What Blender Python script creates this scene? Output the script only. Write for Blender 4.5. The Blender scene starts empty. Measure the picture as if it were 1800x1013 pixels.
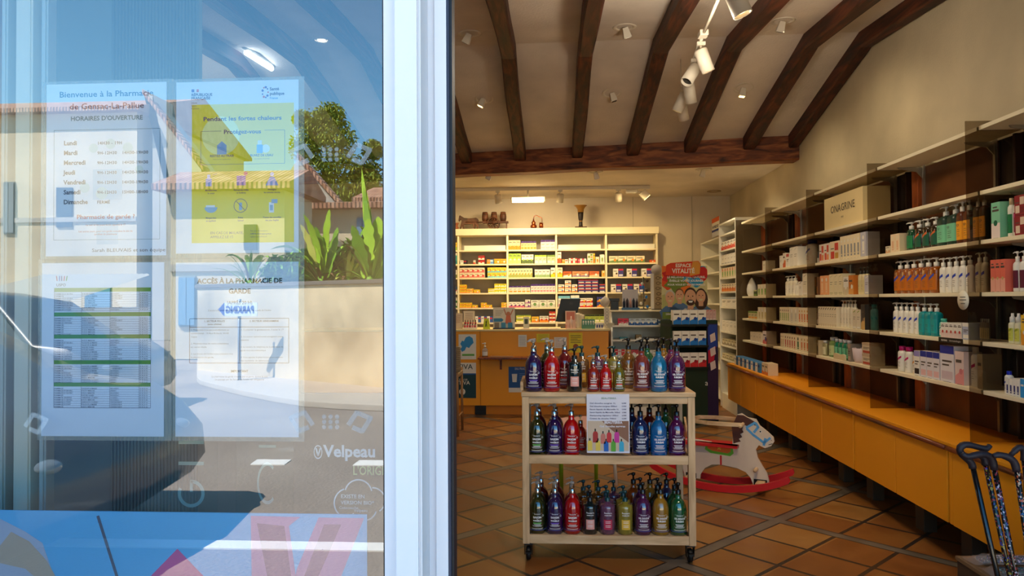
import bpy, math, random
from mathutils import Vector, Matrix, noise
random.seed(7)
C = bpy.context.scene.collection
PI = math.pi
# ------------------------------------------------------------------ camera
H = 1.45; FPX = 1220.0
YAW = math.atan(70 / FPX); PIT = math.atan(20.5 / FPX); ROLL = 0.0058
Fv = Vector((-math.sin(YAW) * math.cos(PIT), math.cos(YAW) * math.cos(PIT), math.sin(PIT)))
R0 = Vector((math.cos(YAW), math.sin(YAW), 0)); U0 = R0.cross(Fv)
Rv = R0 * math.cos(ROLL) - U0 * math.sin(ROLL); Uv = R0 * math.sin(ROLL) + U0 * math.cos(ROLL)
CAM = Vector((0, 0, H))
cd = bpy.data.cameras.new('camera'); cam = bpy.data.objects.new('camera', cd); C.objects.link(cam)
cam.matrix_world = Matrix((( Rv.x, Uv.x, -Fv.x, 0), (Rv.y, Uv.y, -Fv.y, 0), (Rv.z, Uv.z, -Fv.z, H), (0, 0, 0, 1)))
cd.sensor_width = 36; cd.lens = FPX / 1800 * 36; cd.clip_start = .05; cd.clip_end = 400
sc = bpy.context.scene; sc.camera = cam
def _ray(px, py): return Fv * FPX + Rv * (px - 900) - Uv * (py - 506.5)
def atY(px, py, y): r = _ray(px, py); return CAM + r * (y / r.y)
def atX(px, py, x): r = _ray(px, py); return CAM + r * (x / r.x)
def atZ(px, py, z): r = _ray(px, py); return CAM + r * ((z - H) / r.z)
def xat(px, y, py=527): return atY(px, py, y).x
def zat(py, y, px=970): return atY(px, py, y).z
GY = 1.30                                   # plane of the shop window
def refl(px, py, D): p = atY(px, py, D); return Vector((p.x, 2 * GY - D, p.z))   # where a thing mirrored in the window really stands
# ------------------------------------------------------------------ world, sun, exposure
sc.view_settings.view_transform = 'Standard'; sc.view_settings.look = 'None'
sc.view_settings.gamma = 1; sc.view_settings.use_curve_mapping = False
sc.view_settings.exposure = 0.62
w = bpy.data.worlds.new('sky'); sc.world = w; w.use_nodes = True
nt = w.node_tree; sky = nt.nodes.new('ShaderNodeTexSky'); sky.sky_type = 'NISHITA'; sky.sun_disc = False
SUN_DIR = Vector((-0.55, 0.50, 1.0)).normalized()       # towards the sun: behind the shop, to the left
sky.sun_elevation = math.asin(SUN_DIR.z); sky.sun_rotation = math.atan2(SUN_DIR.x, SUN_DIR.y)
sky.altitude = 50; sky.air_density = 1.0; sky.dust_density = .1; sky.ozone_density = 2.0
bg = nt.nodes['Background']; bg.inputs['Strength'].default_value = 0.39
hs = nt.nodes.new('ShaderNodeHueSaturation'); hs.inputs['Saturation'].default_value = 1.25; hs.inputs['Hue'].default_value = .485; nt.links.new(sky.outputs[0], hs.inputs['Color']); nt.links.new(hs.outputs[0], bg.inputs[0])
sun = bpy.data.lights.new('sun', 'SUN'); sun.energy = 12; sun.angle = .01; sun.color = (1, .95, .86)
so = bpy.data.objects.new('sun', sun); C.objects.link(so); so.rotation_euler = (-SUN_DIR).to_track_quat('-Z', 'Y').to_euler(); so.location = (0, 20, 20)
sc.cycles.max_bounces = 10; sc.cycles.transparent_max_bounces = 16; sc.cycles.diffuse_bounces = 4
sc.cycles.sample_clamp_indirect = 6; sc.cycles.caustics_reflective = False; sc.cycles.caustics_refractive = False
def lamp(kind, loc, energy, col=(1, .78, .5), size=.1, target=None, spot=70, blend=.6):
    l = bpy.data.lights.new('lamp_light', kind); l.energy = energy; l.color = col
    if kind == 'SPOT': l.spot_size = math.radians(spot); l.spot_blend = blend; l.shadow_soft_size = size
    elif kind == 'AREA': l.size = size
    else: l.shadow_soft_size = size
    o = bpy.data.objects.new('lamp_light', l); C.objects.link(o); o.location = loc
    if target is not None: o.rotation_euler = (Vector(target) - Vector(loc)).to_track_quat('-Z', 'Y').to_euler()
    return o
# ------------------------------------------------------------------ materials
_M = {}
def lin(c):
    f = lambda v: (v / 255 / 12.92) if v / 255 <= .04045 else ((v / 255 + .055) / 1.055) ** 2.4
    return tuple(f(v) for v in c) + (1,)
def M(c, rough=.6, metal=0, trans=0, emit=0, coat=0, var=.06, scale=9, ior=1.45, alpha=1, bump=0, spec=.5):
    key = (tuple(c), rough, metal, trans, emit, coat, var, scale, ior, alpha, bump, spec)
    if key in _M: return _M[key]
    m = bpy.data.materials.new('paint'); m.use_nodes = True; n = m.node_tree.nodes; L = m.node_tree.links
    b = n['Principled BSDF']; col = lin(c)
    b.inputs['Roughness'].default_value = rough; b.inputs['Metallic'].default_value = metal
    b.inputs['Transmission Weight'].default_value = trans; b.inputs['IOR'].default_value = ior
    b.inputs['Coat Weight'].default_value = coat; b.inputs['Coat IOR'].default_value = 1.9 if coat == 1 else 1.5; b.inputs['Alpha'].default_value = alpha
    b.inputs['Specular IOR Level'].default_value = spec
    if var:
        tc = n.new('ShaderNodeTexCoord'); nz = n.new('ShaderNodeTexNoise'); nz.inputs['Scale'].default_value = scale
        nz.inputs['Detail'].default_value = 4
        L.new(tc.outputs['Object'], nz.inputs['Vector'])
        mx = n.new('ShaderNodeMix'); mx.data_type = 'RGBA'
        mx.inputs[6].default_value = tuple(v * (1 - var) for v in col[:3]) + (1,)
        mx.inputs[7].default_value = tuple(min(1, v * (1 + var)) for v in col[:3]) + (1,)
        L.new(nz.outputs['Fac'], mx.inputs[0]); L.new(mx.outputs[2], b.inputs['Base Color'])
        if bump:
            bp = n.new('ShaderNodeBump'); bp.inputs['Strength'].default_value = bump; bp.inputs['Distance'].default_value = .01
            L.new(nz.outputs['Fac'], bp.inputs['Height']); L.new(bp.outputs[0], b.inputs['Normal'])
    else: b.inputs['Base Color'].default_value = col
    if emit: b.inputs['Emission Color'].default_value = col; b.inputs['Emission Strength'].default_value = emit
    _M[key] = m; return m
def nodes_mat(name):
    m = bpy.data.materials.new(name); m.use_nodes = True; return m, m.node_tree.nodes, m.node_tree.links, m.node_tree.nodes['Principled BSDF']
def ramp(n, L, fac, stops):
    r = n.new('ShaderNodeValToRGB'); e = r.color_ramp.elements
    while len(e) < len(stops): e.new(.5)
    for k, (p, c) in enumerate(stops): e[k].position = p; e[k].color = lin(c)
    L.new(fac, r.inputs[0]); return r
def wood(name, dark, mid, light, stretch=(1, 14, 14), rough=.55, bump=.25, scale=2.2):
    m, n, L, b = nodes_mat(name)
    tc = n.new('ShaderNodeTexCoord'); mp = n.new('ShaderNodeMapping'); mp.inputs['Scale'].default_value = stretch
    L.new(tc.outputs['Object'], mp.inputs[0])
    nz = n.new('ShaderNodeTexNoise'); nz.inputs['Scale'].default_value = scale; nz.inputs['Detail'].default_value = 8; nz.inputs['Distortion'].default_value = .6
    L.new(mp.outputs[0], nz.inputs['Vector'])
    r = ramp(n, L, nz.outputs['Fac'], [(.3, dark), (.5, mid), (.72, light)]); L.new(r.outputs[0], b.inputs['Base Color'])
    b.inputs['Roughness'].default_value = rough
    bp = n.new('ShaderNodeBump'); bp.inputs['Strength'].default_value = bump; bp.inputs['Distance'].default_value = .01
    L.new(nz.outputs['Fac'], bp.inputs['Height']); L.new(bp.outputs[0], b.inputs['Normal']); return m
def plaster(name, c, var=.1, bump=.4, scale=1.3):
    m, n, L, b = nodes_mat(name)
    tc = n.new('ShaderNodeTexCoord'); nz = n.new('ShaderNodeTexNoise'); nz.inputs['Scale'].default_value = scale; nz.inputs['Detail'].default_value = 6
    L.new(tc.outputs['Object'], nz.inputs['Vector'])
    r = ramp(n, L, nz.outputs['Fac'], [(.3, tuple(v * (1 - var) for v in c)), (.7, tuple(min(255, v * (1 + var * .6)) for v in c))])
    L.new(r.outputs[0], b.inputs['Base Color']); b.inputs['Roughness'].default_value = .85
    n2 = n.new('ShaderNodeTexNoise'); n2.inputs['Scale'].default_value = 60; L.new(tc.outputs['Object'], n2.inputs['Vector'])
    bp = n.new('ShaderNodeBump'); bp.inputs['Strength'].default_value = bump; bp.inputs['Distance'].default_value = .004
    L.new(n2.outputs['Fac'], bp.inputs['Height']); L.new(bp.outputs[0], b.inputs['Normal']); return m
# ------------------------------------------------------------------ mesh builder
class MB:
    def __init__(s): s.v = []; s.f = []; s.m = []; s.s = []
    def add(s, vs, fs, m=0, sm=False):
        o = len(s.v); s.v += [tuple(v) for v in vs]
        for f in fs: s.f.append(tuple(i + o for i in f)); s.m.append(m); s.s.append(sm)
        return s
    def box(s, x0, x1, y0, y1, z0, z1, m=0):
        v = [(x, y, z) for x in (x0, x1) for y in (y0, y1) for z in (z0, z1)]
        return s.add(v, [(0, 1, 3, 2), (4, 6, 7, 5), (0, 4, 5, 1), (2, 3, 7, 6), (0, 2, 6, 4), (1, 5, 7, 3)], m)
    def lathe(s, prof, c=(0, 0, 0), seg=20, m=0, axis='z', sq=0, a0=0, a1=2 * PI, ys=1, sm=True):
        full = abs(a1 - a0 - 2 * PI) < 1e-6; n = seg if full else seg + 1; vs = []
        for r, h in prof:
            for k in range(n):
                a = a0 + (a1 - a0) * k / seg; ca, sa = math.cos(a), math.sin(a)
                q = 1
                if sq: q = 1 / max(1e-6, (abs(ca) ** sq + abs(sa) ** sq)) ** (1 / sq)
                p = (r * q * ca, r * q * sa * ys, h)
                if axis == 'x': p = (p[2], p[0], p[1])
                if axis == 'y': p = (p[0], p[2], p[1])
                vs.append((p[0] + c[0], p[1] + c[1], p[2] + c[2]))
        fs = []
        for i in range(len(prof) - 1):
            for k in range(seg):
                k2 = (k + 1) % n; a, b = i * n + k, i * n + k2
                fs.append((a, b, b + n, a + n))
        if full and prof[0] != prof[-1]:
            if prof[0][0] > 1e-6: fs.append(tuple(range(n))[::-1])
            if prof[-1][0] > 1e-6: fs.append(tuple(range((len(prof) - 1) * n, len(prof) * n)))
        return s.add(vs, fs, m, sm)
    def tube(s, path, r, seg=8, m=0, cap=True):
        P = [Vector(p) for p in path]; rs = r if isinstance(r, (list, tuple)) else [r] * len(P); vs = []
        up = Vector((0, 0, 1)); prev = None
        for i, p in enumerate(P):
            t = (P[min(i + 1, len(P) - 1)] - P[max(i - 1, 0)]).normalized()
            a = prev if prev is not None else (Vector((1, 0, 0)) if abs(t.z) > .9 else up)
            x = (a - t * a.dot(t)); x = x.normalized() if x.length > 1e-6 else t.orthogonal().normalized(); y = t.cross(x); prev = x
            for k in range(seg):
                an = 2 * PI * k / seg; q = p + (x * math.cos(an) + y * math.sin(an)) * rs[i]; vs.append(tuple(q))
        fs = []
        for i in range(len(P) - 1):
            for k in range(seg):
                a, b = i * seg + k, i * seg + (k + 1) % seg; fs.append((a, b, b + seg, a + seg))
        if cap: fs += [tuple(range(seg))[::-1], tuple(range((len(P) - 1) * seg, len(P) * seg))]
        return s.add(vs, fs, m, True)
    def prism(s, poly, a, b, m=0, plane='xz', sm=False):
        n = len(poly)
        f = {'xz': lambda p, t: (p[0], t, p[1]), 'xy': lambda p, t: (p[0], p[1], t), 'yz': lambda p, t: (t, p[0], p[1])}[plane]
        vs = [f(p, a) for p in poly] + [f(p, b) for p in poly]
        s.add(vs, [tuple(range(n)), tuple(range(n, 2 * n))[::-1]], m)
        return s.add(vs, [(i, (i + 1) % n, (i + 1) % n + n, i + n) for i in range(n)], m, sm)
    def poly(s, pts, y, m=0): return s.add([(p[0], y, p[1]) for p in pts], [tuple(range(len(pts)))], m)
    def rect(s, x0, x1, z0, z1, y, m=0): return s.poly([(x0, z0), (x1, z0), (x1, z1), (x0, z1)], y, m)
    def disc(s, cx, cz, r, y, m=0, seg=20, rz=None):
        rz = rz or r; return s.poly([(cx + r * math.cos(2 * PI * k / seg), cz + rz * math.sin(2 * PI * k / seg)) for k in range(seg)], y, m)
    def ring(s, cx, cz, r, w, y, m=0, seg=28, a0=0, a1=2 * PI, rz=1):
        for k in range(seg):
            a, b = a0 + (a1 - a0) * k / seg, a0 + (a1 - a0) * (k + 1) / seg
            s.poly([(cx + q * math.cos(t), cz + q * math.sin(t) * rz) for q, t in ((r, a), (r + w, a), (r + w, b), (r, b))], y, m)
        return s
    def line(s, p, q, w, y, m=0):
        d = Vector((q[0] - p[0], q[1] - p[1])); d = Vector((-d.y, d.x)).normalized() * w / 2
        return s.poly([(p[0] - d.x, p[1] - d.y), (q[0] - d.x, q[1] - d.y), (q[0] + d.x, q[1] + d.y), (p[0] + d.x, p[1] + d.y)], y, m)
    def sphere(s, c, r, m=0, seg=16, rings=10, sc=(1, 1, 1)):
        prof = [(max(1e-7, math.sin(PI * k / rings)) * r, -math.cos(PI * k / rings) * r) for k in range(rings + 1)]
        o = len(s.v); s.lathe(prof, (0, 0, 0), seg, m)
        for i in range(o, len(s.v)): v = s.v[i]; s.v[i] = (v[0] * sc[0] + c[0], v[1] * sc[1] + c[1], v[2] * sc[2] + c[2])
        return s
    def text(s, body, size, x, z, y, m=0, align='CENTER', bold=0, sx=1, bend=None, res=2, track=1, width=None):
        vs, fs, wd = text_geo(body, align, bold, res, track)
        k = size; kx = size * sx
        if width: kx = width / max(wd, 1e-6)
        out = []
        for vx, vy in vs:
            X, Z = x + vx * kx, z + vy * k
            if bend: a = X / bend; out.append((bend * math.sin(a), -bend * math.cos(a), Z))
            else: out.append((X, y, Z))
        return s.add(out, fs, m)
    def xf(s, fn, start=0):
        for i in range(start, len(s.v)): s.v[i] = tuple(fn(*s.v[i]))
        return s
    def mesh(s, name, mats):
        me = bpy.data.meshes.new(name); me.from_pydata(s.v, [], s.f)
        for m in mats: me.materials.append(m)
        me.polygons.foreach_set('material_index', s.m); me.polygons.foreach_set('use_smooth', s.s); me.update(); return me
    def build(s, name, mats, parent=None, loc=(0, 0, 0), rz=0, bevel=0, fixn=False):
        if not isinstance(mats, (list, tuple)): mats = [mats]
        me = s.mesh(name, mats)
        if fixn or bevel:
            import bmesh
            bm = bmesh.new(); bm.from_mesh(me); bmesh.ops.remove_doubles(bm, verts=bm.verts, dist=1e-6)
            bmesh.ops.recalc_face_normals(bm, faces=bm.faces)
            if bevel: bmesh.ops.bevel(bm, geom=[e for e in bm.edges if len(e.link_faces) == 2 and e.calc_face_angle(0) > .5], offset=bevel, segments=2, affect='EDGES', clamp_overlap=True, profile=.6)
            bm.to_mesh(me); bm.free()
        return link(name, me, parent, loc, rz)
_T = {}
def text_geo(body, align, bold, res, track):
    key = (body, align, bold, res, track)
    if key not in _T:
        cu = bpy.data.curves.new('lettering', 'FONT'); cu.body = body; cu.size = 1; cu.align_x = align; cu.offset = bold; cu.resolution_u = res; cu.space_character = track
        o = bpy.data.objects.new('lettering', cu); me = bpy.data.meshes.new_from_object(o)
        vs = [(v.co.x, v.co.y) for v in me.vertices]; fs = [tuple(p.vertices) for p in me.polygons]
        wd = (max(v[0] for v in vs) - min(v[0] for v in vs)) if vs else 1
        bpy.data.objects.remove(o); bpy.data.curves.remove(cu); bpy.data.meshes.remove(me); _T[key] = (vs, fs, wd)
    return _T[key]
def link(name, data, parent=None, loc=(0, 0, 0), rz=0):
    o = bpy.data.objects.new(name, data); C.objects.link(o); o.location = loc; o.rotation_euler = (0, 0, rz)
    if parent is not None: o.parent = parent
    return o
_labels = {}
def tag(o, label, cat, group=None, kind=None):
    n = len(label.split()); assert 4 <= n <= 16, (n, label)
    if label in _labels: print('DUPLABEL', label)
    _labels[label] = 1
    o['label'] = label; o['category'] = cat
    if group: o['group'] = group
    if kind: o['kind'] = kind
    return o
def thing(name, label, cat, loc=(0, 0, 0), rz=0, group=None): return tag(link(name, None, None, loc, rz), label, cat, group)
def struct(name, mb, mats, bevel=0, loc=(0, 0, 0), fixn=True):
    o = mb.build(name, mats, None, loc, 0, bevel, fixn); o['kind'] = 'structure'; return o
ORD = ['first', 'second', 'third', 'fourth', 'fifth', 'sixth', 'seventh', 'eighth', 'ninth', 'tenth', 'eleventh', 'twelfth', 'thirteenth', 'fourteenth', 'fifteenth', 'sixteenth', 'seventeenth', 'eighteenth']
def copy_tree(o, parent=None):
    c = o.copy(); C.objects.link(c)
    if parent is not None: c.parent = parent
    for ch in list(o.children): copy_tree(ch, c)
    return c
# ------------------------------------------------------------------ the shop's shell
XL, XR, YF, YB = -4.6, 2.75, 1.36, 10.85
def floor_mat():
    m, n, L, b = nodes_mat('terracotta floor tiles')
    tc = n.new('ShaderNodeTexCoord'); sp = n.new('ShaderNodeSeparateXYZ'); L.new(tc.outputs['Object'], sp.inputs[0])
    def mt(op, a, bb=None, c=None):
        q = n.new('ShaderNodeMath'); q.operation = op
        for i, t in enumerate((a, bb, c)):
            if t is None: continue
            if isinstance(t, (int, float)): q.inputs[i].default_value = t
            else: L.new(t, q.inputs[i])
        return q.outputs[0]
    X, Y = sp.outputs[0], sp.outputs[1]
    u = mt('DIVIDE', mt('SUBTRACT', mt('MULTIPLY_ADD', X, 1.01, Y), FU0), FUS)
    v = mt('DIVIDE', mt('SUBTRACT', mt('MULTIPLY_ADD', X, -.975, Y), FV0), FVS)
    def fam(t):
        f = mt('FRACT', mt('ADD', t, .03)); strip = mt('LESS_THAN', f, .06)
        s = mt('MULTIPLY', mt('DIVIDE', mt('SUBTRACT', f, .06), .94), 3.0)
        fs = mt('FRACT', s); e = mt('MINIMUM', fs, mt('SUBTRACT', 1.0, fs)); joint = mt('LESS_THAN', e, .034)
        edge = mt('LESS_THAN', mt('ABSOLUTE', mt('SUBTRACT', f, .06)), .004); edge2 = mt('LESS_THAN', f, .005)
        return strip, mt('MAXIMUM', joint, mt('MAXIMUM', edge, edge2)), mt('FLOOR', mt('MULTIPLY', mt('ADD', t, .03), 3.0))
    s1, j1, i1 = fam(u); s2, j2, i2 = fam(v)
    strip = mt('MAXIMUM', s1, s2); joint = mt('MAXIMUM', j1, j2)
    cm = n.new('ShaderNodeCombineXYZ'); L.new(i1, cm.inputs[0]); L.new(i2, cm.inputs[1])
    wn = n.new('ShaderNodeTexWhiteNoise'); wn.noise_dimensions = '2D'; L.new(cm.outputs[0], wn.inputs['Vector'])
    nz = n.new('ShaderNodeTexNoise'); nz.inputs['Scale'].default_value = 5; nz.inputs['Detail'].default_value = 7; L.new(tc.outputs['Object'], nz.inputs['Vector'])
    mixv = mt('MULTIPLY_ADD', wn.outputs['Value'], .45, mt('MULTIPLY', nz.outputs['Fac'], .6))
    tile = ramp(n, L, mixv, [(.12, (104, 60, 30)), (.42, (134, 82, 38)), (.62, (148, 99, 46)), (.9, (164, 120, 66))])
    st = ramp(n, L, nz.outputs['Fac'], [(.3, (82, 74, 64)), (.7, (122, 110, 96))])
    def mix(f, a, bb):
        q = n.new('ShaderNodeMix'); q.data_type = 'RGBA'; L.new(f, q.inputs[0])
        for i, t in ((6, a), (7, bb)):
            if isinstance(t, tuple): q.inputs[i].default_value = lin(t)
            else: L.new(t, q.inputs[i])
        return q.outputs[2]
    c1 = mix(joint, tile.outputs[0], (52, 42, 36)); c2 = mix(strip, c1, st.outputs[0])
    L.new(c2, b.inputs['Base Color'])
    rr = mt('MULTIPLY_ADD', nz.outputs['Fac'], .3, .22); L.new(rr, b.inputs['Roughness'])
    bp = n.new('ShaderNodeBump'); bp.inputs['Strength'].default_value = .5; bp.inputs['Distance'].default_value = .006
    L.new(mt('SUBTRACT', mt('MULTIPLY', nz.outputs['Fac'], .4), joint), bp.inputs['Height']); L.new(bp.outputs[0], b.inputs['Normal'])
    return m
# the two families of grey strips, read from the photograph
FU0, FUS, FV0, FVS = 4.56, 1.555, 3.225, 1.585
struct('floor', MB().box(XL - .2, XR + .2, YF - .1, YB + .2, -.1, 0), floor_mat())
PW = plaster('cream wall plaster', (204, 190, 160)); PC = plaster('ceiling plaster', (226, 214, 200), bump=.8)
PB = plaster('back wall plaster', (222, 208, 188), .05)
struct('wall_right', MB().box(XR, XR + .2, YF - .1, YB + .2, 0, 4.1), PW)
struct('wall_left', MB().box(XL - .2, XL, YF - .1, YB + .2, 0, 4.1), PW)
struct('wall_back', MB().box(XL, XR, YB, YB + .2, 0, 4.1), PB)
struct('trim_1', MB().box(2.16, 2.175, YB - .012, YB, 0, 3.03).box(1.26, 1.272, YB - .008, YB, 2.5, 3.03), M((190, 178, 155)))
# flat rear ceiling, beam set slightly skew, slope up to the fold, gentle slope back down to the front
BS = -.152
def yb(x): return 7.84 + BS * (x - 2.75)
def yfo(x): return 6.05 - .02 * (x - 2.75)
x0, x1 = XL, XR
def slab(pts, t=.12):
    mb = MB(); n = len(pts); vs = list(pts) + [(p[0], p[1], p[2] + t) for p in pts]
    return mb.add(vs, [tuple(range(n))[::-1], tuple(range(n, 2 * n))] + [(i, (i + 1) % n, (i + 1) % n + n, i + n) for i in range(n)])
o = slab([(x0, yb(x0) + .1, 3.035), (x1, yb(x1) + .1, 3.035), (x1, YB, 3.03), (x0, YB, 3.03)], 1.0); struct('ceiling', o, PC)
ZC = 3.25
NS = 16; mb = MB(); xs_ = [x0 + (x1 - x0) * k / NS for k in range(NS + 1)]; vs = []
for x in xs_: vs += [(x, yfo(x), 3.72), (x, yb(x) + .15, ZC - .03), (x, yb(x) + .15, ZC + .4), (x, yfo(x), 4.1)]
mb.add(vs, [(4 * k + i, 4 * k + (i + 1) % 4, 4 * k + 4 + (i + 1) % 4, 4 * k + 4 + i) for k in range(NS) for i in range(4)] + [(3, 2, 1, 0), tuple(4 * NS + i for i in range(4))]); struct('ceiling_slope', mb, PC)
struct('ceiling_front', slab([(x0, YF - .1, 3.36), (x1, YF - .1, 3.36), (x1, yfo(x1), 3.72), (x0, yfo(x0), 3.72)], .3), PC)
struct('roof', MB().prism([(YF - .2, 4.1), (6, 4.5), (YB + .5, 4.1), (YB + .5, 3.98), (6, 4.38), (YF - .2, 3.98)], XL - .3, XR + .3, 0, 'yz'), M((170, 110, 80)))
WB = wood('dark stained oak beams', (60, 26, 12), (128, 66, 32), (176, 108, 58), (1, 9, 9), .6, .5)
WR = wood('dark stained oak rafters', (26, 10, 5), (66, 28, 13), (108, 50, 25), (9, 1.0, 9), .6, .5)
# the cross beam
mb = MB(); N = 28
vs = []
for k in range(N + 1):
    x = x0 + (x1 - x0) * k / N; j = noise.noise(Vector((x * .9, 0, 3))) * .022; j2 = noise.noise(Vector((x * 1.1, 5, 3))) * .018
    zb_ = 2.985 + j; zt = 3.275; y = yb(x) + j2
    vs += [(x, y, zb_ + .012), (x, y + .012, zb_), (x, y + .2, zb_), (x, y + .2, zt), (x, y + .012, zt), (x, y, zt - .012)]
fs = [(6 * k + i, 6 * k + (i + 1) % 6, 6 * k + 6 + (i + 1) % 6, 6 * k + 6 + i) for k in range(N) for i in range(6)] + [tuple(range(5, -1, -1)), tuple(range(6 * N, 6 * N + 6))]
mb.add(vs, fs); struct('ceiling_beam', mb, WB)
# rafters: follow slope, fold and front ceiling
def ceil_z(x, y):
    if y > yfo(x): return 3.72 + (ZC - .03 - 3.72) * (y - yfo(x)) / (yb(x) + .15 - yfo(x))
    return 3.36 + .36 * (y - YF + .1) / (yfo(x) - YF + .1)
rx = [xat(820, yb(-1.0) , 270), xat(914, 8.28, 270), xat(1015, 8.2, 267), xat(1113, 8.12, 262), xat(1213, 8.03, 257), xat(1316, 7.94, 252), 2.69]
rx = [rx[0] - 3 * .62, rx[0] - 2 * .62, rx[0] - .62] + rx
for i, x in enumerate(rx):
    mb = MB(); vs = []; ye = yb(x) - .004; ys = [ye - t * (ye - 1.5) / 22 for t in range(23)]; yy = yfo(x)
    ys = sorted(set(ys + [yy]), reverse=True)
    for y in ys:
        j = noise.noise(Vector((x * 7, y * .8, 1))) * .03; j2 = noise.noise(Vector((x * 7, y * .9, 7))) * .02; w_ = .066 + j2 * .5
        if i == len(rx) - 1: w_ = .055
        zt = ceil_z(x, y) + .02; zb_ = ceil_z(x, y) - .135 + j * .5; cx = x + j * .6 if i < len(rx) - 1 else x
        vs += [(cx - w_, y, zt), (cx + w_, y, zt), (cx + w_, y, zb_ + .014), (cx + w_ - .014, y, zb_), (cx - w_ + .014, y, zb_), (cx - w_, y, zb_ + .014)]
    n = len(ys); fs = [(6 * k + q, 6 * k + (q + 1) % 6, 6 * k + 6 + (q + 1) % 6, 6 * k + 6 + q) for k in range(n - 1) for q in range(6)] + [tuple(range(5, -1, -1)), tuple(range(6 * n - 6, 6 * n))]
    mb.add(vs, fs); o = struct('ceiling_rafter', mb, WR)
# ---- front wall around the window and the open doorway
OUT = plaster('outer render', (225, 215, 200))
struct('wall_front', MB().box(XL - .2, -2.33, YF - .12, YF + .1, 0, 4.0).box(2.5, XR + .2, YF - .12, YF + .1, 0, 4.0).box(-2.33, 2.5, YF - .12, YF + .1, 2.67, 4.0).box(-2.33, -.32, YF - .12, YF + .0, 0, .06), OUT)
ALU = M((226, 222, 226), .35, 0, var=.02); ALU_SHADE = M((200, 197, 200), .4, var=.02); RUB = M((20, 22, 30), .5); RUBB = M((44, 50, 70), .5)  # second aluminium tone carries the shade of the gap beside the door
xa, xb_, xc = xat(676.5, GY), xat(681, GY), xat(740, 1.25)
fr = MB()
x_st = xat(697, 1.262)
fr.box(xb_, x_st, 1.272, 1.345, .12, 2.6, 0).box(x_st, xat(734, 1.25), 1.25, 1.345, .12, 2.6, 0).box(xat(734, 1.25), xc, 1.254, 1.345, .12, 2.6, 1)
wf = thing('window_frame_post', 'white aluminium post between the poster window and the open doorway', 'window frame')
wf['kind'] = 'structure'
fr.build('post', [ALU, ALU_SHADE], wf, bevel=.0015)
MB().box(xa, xb_ + .001, 1.285, 1.32, .12, 2.6).build('rubber_seal', RUB, wf)
ye_ = 1.32
d = MB().box(xat(740.5, ye_), xat(753, ye_ + .03), ye_ + .03, ye_ + .07, 0.02, 2.58, 1).box(xat(752, ye_), xat(765, ye_), ye_ + .006, ye_ + .06, .02, 2.58, 0).box(xat(765, ye_), xat(786, ye_), ye_, ye_ + .06, .02, 2.58, 0)
dr = thing('sliding_door', 'white edge of the sliding door parked beside the post', 'sliding door')
d.build('door_stile', [ALU, ALU_SHADE], dr, bevel=.001)
MB().box(xat(786, ye_), xat(790.5, ye_), ye_ + .002, ye_ + .055, .02, 2.58, 0).box(xat(790.5, ye_), xat(795, ye_), ye_ + .01, ye_ + .05, .02, 2.58, 1).build('rubber_seal', [RUBB, RUB], dr)
struct('trim_2', MB().box(-2.3, 2.5, 1.255, 1.40, 2.55, 2.66).box(-2.3, -.31, 1.255, 1.345, .06, .125).box(-2.32, -2.24, 1.25, 1.345, .1, 2.6).box(2.43, 2.49, 1.25, 1.40, 0, 2.6), ALU)
# the pane: a coated front face and a clear back face
def glass(name, refl_, tint=(1, 1, 1), rough=0):
    m, n, L, b = nodes_mat(name); n.remove(b); out = n['Material Output']
    t = n.new('ShaderNodeBsdfTransparent'); t.inputs[0].default_value = tint + (1,)
    g = n.new('ShaderNodeBsdfGlossy'); g.inputs['Roughness'].default_value = rough
    mx = n.new('ShaderNodeMixShader'); lw = n.new('ShaderNodeLayerWeight'); lw.inputs[0].default_value = .2
    ma = n.new('ShaderNodeMath'); ma.operation = 'MULTIPLY_ADD'; ma.inputs[1].default_value = .5; ma.inputs[2].default_value = refl_
    L.new(lw.outputs['Fresnel'], ma.inputs[0]); L.new(ma.outputs[0], mx.inputs[0]); L.new(t.outputs[0], mx.inputs[1]); L.new(g.outputs[0], mx.inputs[2]); L.new(mx.outputs[0], out.inputs[0]); return m
GF = glass('coated window glass front', .22, (.74, .83, .93)); GB = glass('window glass back', 0.0, (.98, 1, .99))
pane = MB().box(-2.26, xa + .002, GY, GY + .006, .12, 2.56)
for i in range(6): pane.m[i] = 1
pane.m[2] = 0
po = pane.build('window_1', [GF, GB]); po['kind'] = 'structure'
# frosted pattern stuck on the glass: two rows of chevrons, dots and lozenges, repeated
FRO = M((225, 232, 240), .8, alpha=.2, var=0)
for zz, nm, cx, wh in ((zat(271, GY, 620), 'upper', xat(581, GY), 1), (zat(742, GY, 620), 'lower', xat(581, GY), 1), (zat(745, GY, 100), 'far left', xat(58, GY) - .048, 0)):
    y = GY - .0008; t = thing('glass_decal', f'frosted row of dots and angled brackets stuck on window, {nm} one' if wh else 'single frosted angled bracket stuck on window at far left edge', 'window decal', (cx, y, zz), 0, 'frosted decals')
    if wh:
        mb = MB()
        for a in (-1, 0, 1):
            for bb in (-1, 0, 1): mb.disc(a * .0125, bb * .0098, .0042, 0, 0, 12)
        mb.build('dot_grid', FRO, t)
    for q in ((1, -1) if wh else (1,)):
        mb = MB(); X = q * .048
        mb.line((X - q * .014, -.006), (X + q * .004, .02), .009, 0); mb.line((X + q * .002, .018), (X + q * .032, .006), .009, 0)
        mb.line((X + q * .03, .009), (X + q * .012, -.019), .009, 0)
        mb.line((X - q * .006, -.010), (X + q * .014, -.018), .009, 0)
        mb.build('bracket_mark', FRO, t)
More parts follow.
